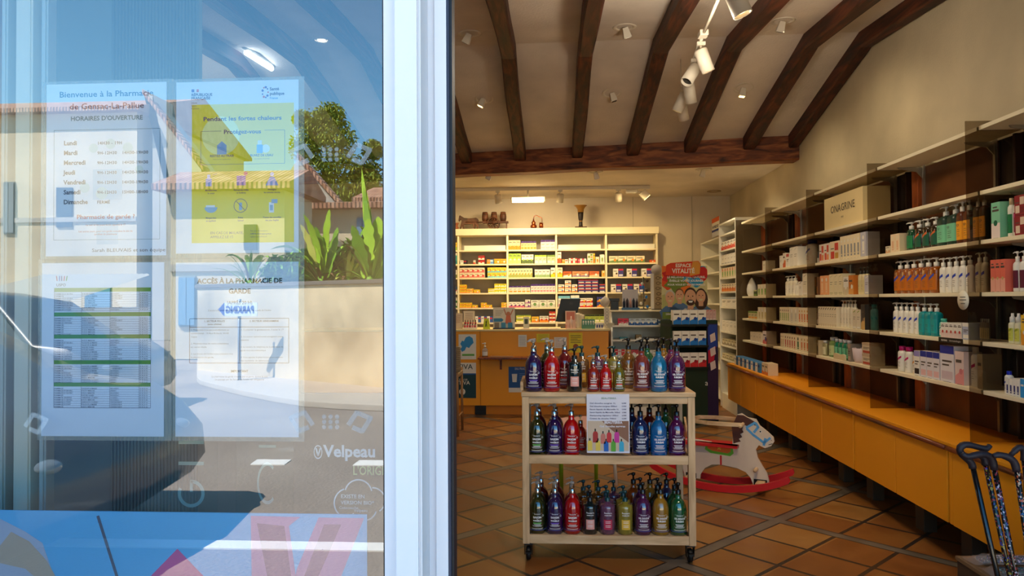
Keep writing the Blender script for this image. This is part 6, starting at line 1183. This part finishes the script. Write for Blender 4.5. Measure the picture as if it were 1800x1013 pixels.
for z in (.2,): MB().tube([(0, 0, z), (.42, 0, z)], .01, 8).build('footrest', BAM, t); MB().tube([(.42, 0, z), (.42, .38, z)], .01, 8).build('footrest', BAM, t)
GRL = M((150, 180, 30), .4)
t = thing('child_table', 'small children\'s table with green and white legs behind the trolley', 'table', (.04, 5.05, 0))
for i, (x, y, m) in enumerate(((.02, 0, GRL), (.27, .0, GRL), (.42, .12, WHT), (.02, .42, GRL), (.42, .42, WHT))):
    if i != 2: MB().tube([(x + (.03 if x > .3 else 0), y, 0), (x, y, .5)], .014, 10).build('leg', m, t)
    else: MB().box(.2, .42, .1, .12, .40, .42).build('cross_rail', WHT, t)
MB().prism([(.22 + .27 * math.cos(2 * PI * k / 28), .21 + .27 * math.sin(2 * PI * k / 28)) for k in range(28)], .5, .525, 0, 'xy').build('table_top', M((225, 170, 175), .4), t, bevel=.004)
# ------------------------------------------------------------------ ornaments on the back shelving
ZO = 2.531; YO = 10.56; u = .00191
def orn(px, label, name, cat): return thing(name, label, cat, (xat(px, YO, 400), YO, ZO))
WD = wood('carved wood', (60, 30, 16), (92, 50, 28), (124, 74, 44), (3, 3, 3)); COP = M((186, 92, 52), .25, .9); GLD = M((176, 128, 60), .35, .5)
t = orn(795, 'carved wooden horse pulling a barrel cart on top of back shelving', 'horse_cart_carving', 'carving'); ox = 65
pc = lambda x, y: ((x - ox) * u, (315 - y) * u)
hpoly = [(112, 240), (118, 205), (124, 198), (135, 205), (160, 220), (200, 225), (255, 220), (268, 228), (270, 250), (262, 262), (277, 285), (272, 314), (262, 314), (262, 290), (242, 268), (247, 314), (236, 314), (228, 270), (180, 272), (157, 275), (160, 314), (148, 314), (142, 282), (130, 312), (120, 310), (133, 265), (138, 245), (130, 232), (118, 250)]
MB().prism([pc(*p) for p in hpoly], .03, .075).build('horse', WD, t, fixn=True, bevel=.006)
MB().prism([pc(*p) for p in ((268, 226), (275, 240), (274, 285), (268, 280), (264, 240))], .045, .06).build('horse_tail', WD, t, fixn=True)
for y in (.015, .085): MB().tube([(*pc(170, 255)[:1], y, pc(0, 255)[1]), (pc(320, 0)[0], y, pc(0, 255)[1])], .006, 8).build('shaft', WD, t)
x, z = pc(310, 262); x1_ = pc(515, 0)[0]; MB().box(x, x1_, 0, .11, z - .006, z + .02).build('cart_bed', WD, t, bevel=.003)
for px_ in (500,):
    x, z = pc(px_, 262); MB().box(x - .008, x + .008, .02, .035, 0, z).build('cart_leg', WD, t); MB().box(x - .008, x + .008, .08, .095, 0, z).build('cart_leg', WD, t)
x, z = pc(395, 265)
for y in (-.02, .13):
    mb = MB().lathe([(.082, -.007), (.094, -.007), (.094, .007), (.082, .007), (.082, -.007)], (x, y, .0945), 28, 0, 'y'); w_ = mb.build('wheel', WD, t)
    mb = MB(); mb.lathe([(.014, -.012), (.014, .012)], (x, y, .0945), 12, 0, 'y')
    for k in range(5): a = PI * k / 5; mb.tube([(x - .083 * math.cos(a), y, .0945 - .083 * math.sin(a)), (x + .083 * math.cos(a), y, .0945 + .083 * math.sin(a))], .004, 6)
    mb.build('spoke', WD, w_)
for px_ in (327, 400, 473):
    x, z = pc(px_, 248); o = MB().lathe([(.001, 0), (.04, 0), (.048, .04), (.05, .07), (.046, .11), (.038, .145), (.034, .145), (.001, .14)], (x, .055, z - .006), 18).build('barrel', WD, t)
    MB().lathe([(.0485, .03), (.0495, .036)], (x, .055, z - .006), 18).lathe([(.048, .1), (.047, .106)], (x, .055, z - .006), 18).build('hoop', M((50, 34, 24), .5), o)
t = orn(803, 'small waisted wooden cup beside the carved horse on back shelving', 'wooden_cup', 'cup')
MB().lathe([(.001, 0), (.034, 0), (.03, .03), (.018, .05), (.026, .08), (.038, .098), (.034, .098), (.001, .07)], (0, -.02, 0), 18).build('bowl', M((150, 84, 50), .5), t)
t = orn(938, 'miniature copper alembic still standing on top of the back shelving', 'copper_still', 'ornament')
MB().box(-.055, .16, -.03, .06, 0, .008).build('base', WD, t)
MB().lathe([(.001, .008), (.045, .012), (.05, .03), (.048, .05), (.03, .062), (.028, .075), (.034, .09), (.026, .105), (.012, .125), (.008, .15)], (0, .015, 0), 20).build('boiler', COP, t)
MB().tube([(0, .015, .15), (.01, .015, .19), (.04, .015, .205), (.08, .015, .185), (.125, .015, .165), (.13, .015, .1)], .005, 8).build('swan_neck', COP, t)
MB().lathe([(.001, .008), (.03, .008), (.032, .05), (.03, .09), (.026, .09), (.001, .08)], (.115, .015, 0), 18).build('condenser', COP, t)
t = orn(1021, 'tall dark pedestal vase with golden flared top on back shelving', 'pedestal_vase', 'vase')
MB().box(-.09, .09, -.05, .09, 0, .02).build('base', M((80, 50, 36), .5), t, bevel=.004)
MB().lathe([(.001, .02), (.035, .02), (.028, .05), (.026, .09), (.024, .105), (.036, .14), (.04, .2), (.044, .26)], (0, .02, 0), 20).build('stem', M((34, 20, 20), .4), t)
MB().lathe([(.026, .1), (.0275, .106), (.026, .112)], (0, .02, 0), 20).build('ring', GLD, t)
MB().lathe([(.044, .24), (.05, .29), (.075, .33), (.1, .345), (.096, .347), (.06, .32), (.04, .28)], (0, .02, 0), 24).build('flared_cup', GLD, t)
# ------------------------------------------------------------------ things on the counter
ZK = 1.0755
c2 = lambda x, y: (970 + x / 4.605, 370 + y / 4.605)
ym = 9.1; pts = [atY(*c2(x, y), ym) for x, y in ((75, 715), (235, 715), (190, 903), (30, 900))]
t = thing('computer_monitor', 'black computer monitor seen from behind, tilted on the counter', 'monitor', (pts[3].x + .1, ym, ZK)); o_ = Vector((pts[3].x + .1, 0, ZK))
q = [(p.x - o_.x, p.z - o_.z) for p in pts]
MB().prism(q, 0, .03).build('housing', BLKM, t, fixn=True, bevel=.004); cx = sum(p[0] for p in q) / 4; cz = sum(p[1] for p in q) / 4
mb = MB(); mb.ring(cx + .04, cz + .09, .018, .002, -.001, 0, 18); mb.text('DELL', .014, cx + .04, cz + .085, -.001, 0, 'CENTER', .02); mb.build('emblem', M((60, 60, 62)), t)
MB().box(cx - .02, cx + .04, .031, .06, .005, cz + .05).build('stand', BLKM, t); MB().box(cx - .1, cx + .14, .0, .16, 0, .012).build('foot', BLKM, t, bevel=.004)
def counter_box(px0, px1, pytop, y, d, name, label, cat, mats, draw=None, zb=ZK, rz=0):
    x0_, x1_ = xat(px0, y, 570), xat(px1, y, 570); h_ = zat(pytop, y, (px0 + px1) / 2) - zb; mb = MB().box(0, x1_ - x0_, 0, d, 0, h_, 0)
    if draw: draw(mb, x1_ - x0_, h_)
    o = mb.build(name, mats, None, (x0_, y, zb + .0005), rz); return tag(o, label, cat)
def dadv(mb, w_, h_):
    mb.poly([(w_ * .55, h_ * .25), (w_ * .85, h_ * .25), (w_ * .78, h_ * .75), (w_ * .62, h_ * .75)], -.001, 2); mb.disc(w_ * .7, h_ * .72, w_ * .09, -.002, 3, 14); mb.line((w_ * .6, h_ * .65), (w_ * .5, h_ * .95), w_ * .05, -.002, 3); mb.line((w_ * .8, h_ * .65), (w_ * .92, h_ * .92), w_ * .05, -.002, 3)
    mb.poly([(w_ * .02, h_ * .5), (w_ * .4, h_ * .5), (w_ * .48, h_ * .42), (w_ * .4, h_ * .34), (w_ * .02, h_ * .34)], -.002, 1)
    for i in range(4): mb.rect(w_ * .1, w_ * (.5 - .05 * i), h_ * (.85 - i * .07), h_ * (.865 - i * .07), -.001, 4)
    for i in range(3): mb.box(w_ * (.07 + .31 * i), w_ * (.27 + .31 * i), -.03, -.002, h_ * .05, h_ * .3, 1 if i else 4)
    mb.box(0, w_, -.04, 0, 0, h_ * .05, 5)
counter_box(867, 905, 541, 8.86, .03, 'display_card', 'white display card with woman stretching and small blue bottles on counter', 'display', [W_ for W_ in (M((220, 208, 190)), M((60, 130, 170)), M((210, 110, 80)), M((190, 120, 90)), M((120, 110, 100)), M((30, 34, 60)))], dadv)
counter_box(796, 813, 551, 8.9, .02, 'display_card', 'cream script lettered card at the left end of the counter', 'display', [M((214, 190, 160)), M((170, 110, 80))], lambda mb, w_, h_: [mb.line((w_ * .2, h_ * (.8 - .1 * i)), (w_ * .8, h_ * (.84 - .1 * i)), .004, -.001, 1) for i in range(5)])
counter_box(815, 834, 547, 9.0, .02, 'display_card', 'cream card standing behind the nail polish on the counter', 'display', [M((220, 204, 180)), M((120, 90, 80))], lambda mb, w_, h_: [mb.line((w_ * .15, h_ * (.85 - .1 * i)), (w_ * .85, h_ * (.87 - .1 * i)), .004, -.001, 1) for i in range(4)])
o = MB().prism([(0, 0), (.09, 0), (.075, .135), (.015, .135)], 0, .01, 0, 'xz'); o.line((.03, .03), (.05, .11), .008, -.001, 1); o.line((.05, .03), (.035, .1), .008, -.001, 1); o = o.build('small_sign', [M((206, 214, 40)), M((60, 80, 40))], None, (xat(849, 8.8, 575), 8.8, ZK + .0005), fixn=False); tag(o, 'small lime yellow slanted sign standing on the counter', 'sign')
t = thing('polish_rack', 'tiered rack of small nail polish bottles near the counter left end', 'rack', (xat(814, 8.82, 575), 8.82, ZK + .0005)); MB().box(0, .17, 0, .1, 0, .02).box(0, .17, .05, .1, .02, .06).build('rack', M((226, 214, 196)), t)
for r_ in range(2):
    for k in range(5):
        x = xat(814, 8.82, 575) + .02 + k * .033; cy = 8.845 + r_ * .05; cz = ZK + .0215 + r_ * .04; cl = [(190, 30, 40), (214, 60, 70), (150, 20, 40), (220, 120, 120), (170, 40, 70)][k]
        tt = thing('nail_polish', f'tiny {["red", "coral", "crimson", "rose", "plum"][k]} nail polish, {["front", "back"][r_]} tier of rack on counter', 'nail polish', (x, cy, cz), 0, 'nail polish bottles')
        MB().lathe([(.001, 0), (.01, 0), (.011, .004), (.011, .024), (.005, .028)], seg=12).build('bottle', M(cl, .15, coat=.6, var=0), tt); MB().lathe([(.0055, .028), (.005, .055), (.001, .056)], seg=10).build('cap', BLKM, tt)
counter_box(920, 930, 558, 8.95, .06, 'card_terminal', 'small grey card terminal on the counter left of monitor', 'card terminal', [M((190, 186, 170)), M((60, 70, 60))], lambda mb, w_, h_: mb.rect(w_ * .2, w_ * .8, h_ * .4, h_ * .85, -.001, 1))
o = MB().box(0, .5, 0, .12, 0, .006, 0); [o.rect(.02 + .12 * i, .11 + .12 * i, .001, .005, -.001, 1) for i in range(4)]; o = o.build('leaflet_strip', [PP, M((220, 120, 90))], None, (xat(915, 8.79, 580), 8.79, ZK + .0005)); tag(o, 'flat strip of leaflets lying along the counter edge', 'leaflets')
def dpink(mb, w_, h_): mb.rect(w_ * .1, w_ * .9, h_ * .5, h_ * .95, -.001, 1); mb.lathe([(.001, 0), (.02, 0), (.02, .1), (.008, .12), (.007, .15), (.001, .15)], (w_ * .55, -.03, .01), 12, 2); mb.box(0, w_, -.06, 0, 0, .01, 0); mb.box(-.0, .01, -.06, 0, .01, .05, 1)
counter_box(994, 1012, 547, 8.86, .05, 'product_display', 'pink skincare counter display with one bottle, right of the monitor', 'display', [M((226, 190, 170)), M((214, 130, 110)), M((230, 200, 190), .3)], dpink)
for i in range(3):
    x = xat(1016 + i * 4, 8.86 + .03 * (i % 2), 570); mb = MB().lathe([(.001, 0), (.02, 0)] + [(.024 + .002 * (k % 2), .02 + k * .012) for k in range(14 - i)] + [(.026, .2 - i * .012), (.001, .2 - i * .012)], seg=16)
    o = mb.build('cup_stack', M((230, 214, 190)), None, (x, 8.86 + .058 * i, ZK + .0005)); tag(o, f'stack of pale paper cups on counter, {["front", "middle", "back"][i]} stack', 'cups', 'stacks of paper cups')
t = thing('lip_balm_display', 'green tiered display of white lip balm sticks on the counter', 'display', (xat(1023, 8.8, 575), 8.8, ZK + .0005)); wd = .165
MB().box(0, wd, 0, .08, 0, .05, 0).box(0, wd, .06, .07, .05, .12).build('holder', M((90, 140, 120)), t)
for k in range(5): MB().lathe([(.001, .05), (.009, .05), (.009, .09), (.006, .1), (.001, .1)], (.02 + k * .031, .03, .0), 12).build('balm_stick', M((235, 232, 226), .3), t)
counter_box(1047, 1061, 568, 8.8, .05, 'small_box', 'small blue and white box beside the tall white strip stand', 'box', [M((226, 220, 210)), M((70, 80, 140))], lambda mb, w_, h_: [mb.rect(w_ * (.1 + .3 * i), w_ * (.3 + .3 * i), h_ * .2, h_ * .7, -.001, 1) for i in range(3)])
def dstrip(mb, w_, h_): [mb.ring(w_ * .5, h_ * (.12 + .15 * i), .016, .004, -.001, 1, 14) for i in range(6)]
counter_box(1062, 1072, 541, 8.8, .02, 'leaflet_holder', 'tall narrow white leaflet stand at the counter right end', 'stand', [M((228, 218, 198)), M((170, 160, 140))], dstrip)
t = thing('tissue_bag', 'crumpled white plastic bag on top of the narrow leaflet stand', 'bag', (xat(1064, 8.82, 545), 8.83, zat(541, 8.82, 1064) + .001))
MB().sphere((0, .0, .07), .07, 0, 14, 9, (.85, .4, 1)).xf(lambda x, y, z: (x * (1 + .25 * noise.noise(Vector((x * 30, y * 30, z * 30)))), y, max(0, z * (1 + .2 * noise.noise(Vector((x * 40, 3, z * 20))))))).build('bag', M((214, 204, 190), .4, alpha=.85), t)
# ledge: sanitiser and tray
t = thing('sanitiser_bottle', 'clear hand sanitiser pump bottle standing on the counter ledge', 'bottle', (xat(852, 8.6, 615), 8.64, .7355)); MB().lathe([(.001, 0), (.035, 0), (.036, .08), (.03, .1), (.012, .115), (.011, .125)], seg=18).build('bottle_body', CLR, t)
MB().lathe([(.014, .125), (.014, .14), (.005, .142), (.005, .165), (.013, .168), (.012, .178), (.001, .18)], seg=14).tube([(0, 0, .172), (-.035, -.01, .168)], .004, 6).build('pump_head', WHT, t); MB().lathe([(.0365, .02), (.0368, .07)], seg=18, a0=-PI * .85, a1=-PI * .15).build('label', PP, t)
o = MB().box(0, .3, 0, .14, 0, .006).box(.01, .29, .01, .13, .006, .012); o = o.build('change_tray', M((150, 110, 80), .4), None, (xat(860, 8.6, 625), 8.56, .7355), bevel=.002); tag(o, 'flat brown change tray lying on the counter ledge', 'tray')
# ------------------------------------------------------------------ things on the gondola
ZG = 1.3105; yg = YC + .2
t = thing('eyewear_stand', 'reading glasses stand with mirror and round white disc on gondola', 'eyewear stand', (xat(1149, yg, 520), yg, ZG)); gx = lambda x, y: (970 + x / 4.605, 370 + y / 4.605)
bx = t.location.x; L2 = lambda x, y: (atY(*gx(x, y), yg).x - bx, atY(*gx(x, y), yg).z - ZG)
x0_, zt_ = L2(800, 512); x1_, zb2 = L2(828, 780); MB().box(x0_, x1_, 0, .02, 0, zt_).build('mirror_panel', M((210, 206, 204), .2), t)
mb = MB().box(x1_ + .0, x1_ + .18, .03, .04, 0, zt_); mb.build('back_board', M((190, 170, 140)), t); x, z = L2(847, 480); MB().lathe([(.068, 0), (.068, .004)], (x, .01, z), 28, 0, 'y').build('round_sign', M((196, 186, 176)), t); MB().box(-.03, .2, -.04, .05, -.0, .01).build('base', BLKM, t)
for k, (x, y) in enumerate(((880, 548), (882, 590), (878, 632), (885, 676), (880, 715), (878, 755))):
    X, Z = L2(x, y); wx = xat(970 + x / 4.605, yg, 520); t2 = thing('eyeglasses', f'reading glasses hanging on the eyewear stand, {ORD[k]} from the top', 'eyeglasses', (wx, yg - .01, ZG + Z), .1 * (k % 3 - 1), 'reading glasses')
    fm = M(((30, 26, 24), (60, 34, 20), (40, 40, 44))[k % 3], .3, var=0); mb = MB()
    for s_ in (-1, 1): mb.tube([(s_ * .032 + .024 * math.cos(2 * PI * j / 14), 0, .017 * math.sin(2 * PI * j / 14)) for j in range(15)], .0028, 6, cap=False)
    mb.tube([(-.009, 0, .003), (0, -.002, .007), (.009, 0, .003)], .0025, 6); mb.build('frame', fm, t2)
    for s_ in (-1, 1): MB().tube([(s_ * .056, 0, .004), (s_ * .058, .032, .003)], .0024, 6).build('temple', fm, t2)
BT = M((30, 110, 190), .5)
for k, (x, y) in enumerate(((932, 655), (932, 782), (905, 712))): X, Z = L2(x, y); o = MB().prism([(-.02, 0), (0, -.02), (.02, 0), (0, .02)], 0, .003).build('price_tag', BT, None, (bx + X, yg - .045, ZG + Z), fixn=True); tag(o, f'small blue price tag hanging from the eyewear stand, {["upper", "lowest", "middle"][k]} one', 'price tag', 'blue price tags')
t = thing('keyring_stand', 'dark revolving stand of small hanging trinkets left of the mirror', 'stand', (xat(1133, yg, 520), yg + .1, ZG)); MB().lathe([(.06, 0), (.06, .012), (.008, .016), (.008, .42), (.001, .42)], seg=18).build('pole', BLKM, t)
for k in range(9): a = k * 2.4; z = .06 + .042 * k; MB().tube([(0, 0, z), (.05 * math.cos(a), -.05 * abs(math.sin(a)), z)], .002, 6).build('hook', STEEL, t); MB().sphere((.05 * math.cos(a), -.05 * abs(math.sin(a)), z - .022), .018, 0, 10, 7, (1, .5, 1.2)).build('trinket', (BT, M((200, 196, 190)), M((60, 44, 40)))[k % 3], t)
t = thing('cosmetic_display', 'clear backed display card with small dark bottles on the gondola', 'display', (xat(1093, yg, 530), yg - .12, ZG)); MB().box(0, .2, .06, .066, 0, .26).build('back_card', M((196, 190, 196)), t); MB().box(-.01, .21, 0, .059, 0, .03).build('tray', M((70, 110, 150)), t)
for k in range(5): MB().lathe([(.001, .031), (.015, .031), (.016, .1 + .02 * (k % 2)), (.007, .12 + .02 * (k % 2)), (.006, .15), (.001, .15)], (.02 + .04 * k, .03, 0), 12).build('tester_bottle', M(((30, 40, 60), (60, 50, 60), (200, 150, 140))[k % 3], .3), t)
t = thing('tape_dispenser', 'low black desk tray with pens at the gondola left end', 'desk tray', (xat(1066, yg, 535), yg - .06, ZG)); MB().box(0, .16, 0, .1, .11, .15).box(.05, .15, 0, .09, .0, .11).build('body', BLKM, t, bevel=.004)
for k in range(3): MB().tube([(.02 + .0 * k, .03 + .02 * k, .0), (.02, .03 + .02 * k, .11)], .006, 6).build('post', STEEL, t)
p = atY(1067, 573, YC - .06); o = MB().prism([(-.04, 0), (0, -.05), (.06, -.01), (.05, .03), (-.02, .035)], 0, .012).build('price_tag', M((196, 186, 160)), None, (p.x + .04, YC + .005, p.z), fixn=True); tag(o, 'folded paper tag hanging from the gondola upper shelf', 'price tag')
# ------------------------------------------------------------------ ceiling lights
FX = M((222, 212, 194), .45, var=.02); GLOW = M((255, 214, 140), .5, emit=6, var=0); GLW2 = M((255, 226, 170), .5, emit=5, var=0)
def hit(px, py, zoff=0):
    r = _ray(px, py); t = 2.0
    while t < 14:
        p = CAM + r * (t / r.y)
        zc = ceil_z(p.x, p.y) if p.y < yb(p.x) else 3.03
        if p.z >= zc - zoff: return p
        t += .01
    return p
wh = {0: 'front ceiling', 1: 'sloping ceiling', 2: 'flat rear ceiling'}
for i, (px, py, row, on) in enumerate(((826, 58, 0, 0), (1098, 47, 0, 0), (1376, 36, 0, 0), (851, 173, 1, 1), (1075, 163, 1, 0), (1307, 154, 1, 1), (863, 304, 2, 0), (1046, 302, 2, 0), (1237, 298, 2, 0))):
    p = hit(px, py); sl = {0: math.atan(.36 / 4.8), 1: -math.atan(.5 / 1.9), 2: 0}[row]
    t = thing('recessed_spotlight', f'small white recessed gimbal spotlight in the {wh[row]}, {["left", "middle", "right"][i % 3]} one', 'spotlight', p, 0, 'recessed gimbal spotlights'); t.rotation_euler = (sl, 0, 0); t.scale = (1.2, 1.2, 1.2)
    MB().lathe([(.055, .004), (.08, .004), (.082, -.003), (.078, -.008), (.056, -.004), (.055, .004)], seg=28).build('ring', FX, t); MB().lathe([(.001, .0035), (.0549, .0035)], seg=20).build('recess', M((90, 78, 64)), t)
    a = (.5, -.3, .2)[i % 3]; hd = MB().box(-.018, .018, -.016, .016, -.075, -.005).xf(lambda x, y, z: ((x * (1 + (-z) * 7)), y * (1 + (-z) * 5), z)).build('spot_head', FX, t, bevel=.003); hd.rotation_euler = (.25, a, 0)
    l = MB().box(-.02, .02, -.018, .018, -.078, -.076).build('lamp_face', GLOW if on else M((200, 200, 205), .1, .9, var=0), hd)
p = hit(1255, 336); t = thing('recessed_downlight', 'round recessed downlight in the far right of the rear ceiling', 'downlight', p); MB().lathe([(.06, .003), (.1, .003), (.1, -.008), (.06, -.004), (.06, .003)], seg=28).build('ring', M((170, 140, 100), .4), t); MB().lathe([(.001, .002), (.0599, .002)], seg=20).build('recess', M((90, 70, 50)), t)
# hanging track through the rafters
ZR = 3.31; ra, rb = atZ(1268, -14, ZR), atZ(1236, 60, ZR); rc = atZ(1197, 168, ZR); 
t = thing('track_rail', 'slim white lighting track hung below the rafters, right of centre', 'lighting track', (ra.x, ra.y, ZR)); mb = MB()
q = [Vector((p.x - ra.x, p.y - ra.y, 0)) for p in (ra, rb, rc)]
MB().tube([q[0] - (q[1] - q[0]) * .6, q[0], q[1]], .012, 6).build('rail', FX, t); MB().tube([q[1], q[2]], .012, 6).build('rail', FX, t); MB().box(q[1].x - .03, q[1].x + .03, q[1].y - .04, q[1].y + .04, -.02, .02).build('joint', FX, t, bevel=.004)
for k in (q[0] - (q[1] - q[0]) * .5, q[2]): MB().tube([(k.x, k.y, .012), (k.x, k.y, ceil_z(ra.x + k.x, ra.y + k.y) - ZR - .002)], .004, 6).build('suspension_rod', FX, t)
def spotlight(loc, dirv, lab, on=1, L_=.15, r_=.046, energy=0):
    t = thing('track_spotlight', lab, 'spotlight', loc, 0, 'white track spotlights'); d = Vector(dirv).normalized(); rot = d.to_track_quat('-Z', 'Y').to_euler()
    MB().box(-.03, .03, -.015, .015, -.012, .012).build('adapter', FX, t); MB().tube([(0, 0, -.012), (0, 0, -.045)], .007, 8).build('stem', FX, t)
    o = MB().lathe([(.001, .02), (r_ * .8, .02), (r_, .01), (r_, -L_), (r_ * .86, -L_), (r_ * .84, -L_ + .025), (.001, -L_ + .027)], seg=24).build('lamp_body', FX, t); o.location = (0, 0, -.06); o.rotation_euler = rot
    g = MB().lathe([(.001, -L_ + .024), (r_ * .83, -L_ + .022)], seg=20).build('lamp_face', GLOW if on else BLKM, o)
    if energy:
        e = Vector(loc) + Vector((0, 0, -.06)) + d * (L_ + .02); lamp('SPOT', e, energy, (1, .74, .42), .04, e + d, 75)
zr = ZR - .025
rp = lambda f: (ra + (rb - ra) * f * 2 if f < .5 else rb + (rc - rb) * (f - .5) * 2)
p0 = atZ(1286, -40, zr); spotlight(p0, (.35, .0, -.9), 'white track spotlight at the very top edge of the picture', 1, .17, .055, 16)
for f, d, lab, on, e in ((.54, (.35, .1, -.9), 'white track spotlight just below the rail joint, pointing right', 1, 16), (.66, (-.5, -.3, -.8), 'ribbed white track spotlight pointing left, below the joint one', 0, 0), (.80, (.2, .35, -.9), 'bright white track spotlight in the middle of the hanging cluster', 1, 16), (.90, (-.4, .2, -.85), 'white track spotlight second from the cluster bottom', 1, 12), (.99, (.25, .5, -.9), 'white track spotlight lowest in the hanging cluster', 1, 16)):
    p = rp(f); spotlight(Vector((p.x, p.y, zr)), d, lab, on, .15, .048, e)
# rear track with spots and a glowing bar
ya_ = 9.75; pa, pb = atY(770, 343, ya_), atY(1137, 335, ya_); zr2 = 2.985
t = thing('track_rail', 'white lighting track on the rear ceiling above the back shelving', 'lighting track', (0, ya_, zr2)); MB().box(-1.9, pb.x, -.02, .02, 0, .044).build('rail', FX, t); MB().box(pb.x - .01, pb.x + .04, -.022, .022, -.004, .046).build('end_cap', FX, t)
for px, d, lab, e in ((875, (.1, .35, -.9), 'white track spotlight above the carved horse cart', 12), (985, (-.1, .4, -.9), 'white track spotlight between the still and the pedestal vase', 12), (1087, (.05, .5, -.85), 'white track spotlight right of the pedestal vase', 12)): spotlight(Vector((xat(px, ya_, 340), ya_, zr2 - .012)), d, lab, 0, .10, .05, e)
x = xat(1100, ya_, 340); t = thing('projector_lamp', 'white box lamp with square tilted head at the rear track end', 'lamp', (x, ya_, zr2 - .012)); MB().box(0, .16, -.03, .03, -.05, 0).build('driver_box', FX, t, bevel=.004); o = MB().box(-.055, .055, -.03, .03, -.11, 0).build('lamp_head', FX, t, bevel=.006); o.location = (.22, 0, -.03); o.rotation_euler = (.0, -.75, 0); MB().box(-.05, .05, -.025, .025, -.112, -.1105).build('lamp_face', GLOW, o); MB().tube([(.16, 0, -.025), (.22, 0, -.03)], .012, 8).build('arm', FX, t)
x0_, x1_ = xat(898, 9.7, 350), xat(958, 9.7, 350); zl = zat(351, 9.7, 928)
t = thing('led_bar', 'glowing warm white bar light hanging under the rear track', 'bar light', (x0_, 9.68, zl)); W = x1_ - x0_; MB().box(0, W, -.03, .05, -.034, .034).build('housing', FX, t, bevel=.01); MB().box(.02, W - .02, -.034, -.0305, -.022, .022).box(.02, W - .02, -.03, .05, -.037, -.0345).build('diffuser', GLW2, t)
MB().tube([(W / 2, .03, .034), (W / 2, .03, zr2 - zl)], .014, 8).build('bracket', FX, t)
# tube light and spot seen through the window on the left
pa, pb = hit(432, 92, .04), hit(478, 121, .04); t = thing('tube_light', 'bright white tube light on the ceiling seen through the poster window', 'tube light', pa); d = pb - pa
MB().tube([(0, 0, 0), tuple(d)], .024, 10).build('tube', M((255, 255, 250), .5, emit=6, var=0), t); MB().tube([tuple(Vector((0, 0, .036)) - d * .08), tuple(d * 1.08 + Vector((0, 0, .036)))], .02, 8).build('batten', WHT, t)
p = hit(565, 70); t = thing('recessed_spotlight', 'lit recessed spotlight seen through the window above the tree', 'spotlight', p, 0, 'recessed gimbal spotlights'); MB().lathe([(.05, .003), (.07, .003), (.07, -.006), (.05, -.004), (.05, .003)], seg=20).build('ring', FX, t); MB().lathe([(.001, -.003), (.03, -.003)], (0, 0, -.004), 16).build('lamp_face', M((255, 240, 220), .5, emit=25, var=0), t)
# lights inside the shop
p = Vector((.75, 2.0, zr)); spotlight(p, Vector((.2, 3.95, .55)) - p, 'added white spotlight above the entrance, out of view, brightening the trolley', 1, .15, .048, 75)  # unseen spotlight added to brighten the trolley
lamp('AREA', ((x0_ + x1_) / 2, 9.66, zl - .06), 14, (1, .80, .46), .5, ((x0_ + x1_) / 2, 10.2, 1.6))
for px, py, e in ((851, 173, 16), (1307, 154, 16), (1376, 36, 16), (863, 304, 34), (1046, 302, 34), (1237, 298, 30)): p = hit(px, py); lamp('SPOT', p - Vector((0, 0, .1)), e, (1, .80, .5), .05, p + Vector((.8 if px > 1200 else 0, .2, -2)), 118, 1.0)
for x in (-1.5, -.2, 1.1): lamp('SPOT', (x, 9.3, 2.9), 30, (1, .72, .32), .05, (x, 10.45, 1.3), 120)
for x, y, e in ((-3.2, 6.2, 6), (1.0, 4.4, 22)): lamp('POINT', (x, y, 2.9), e, (1, .86, .66), .12)
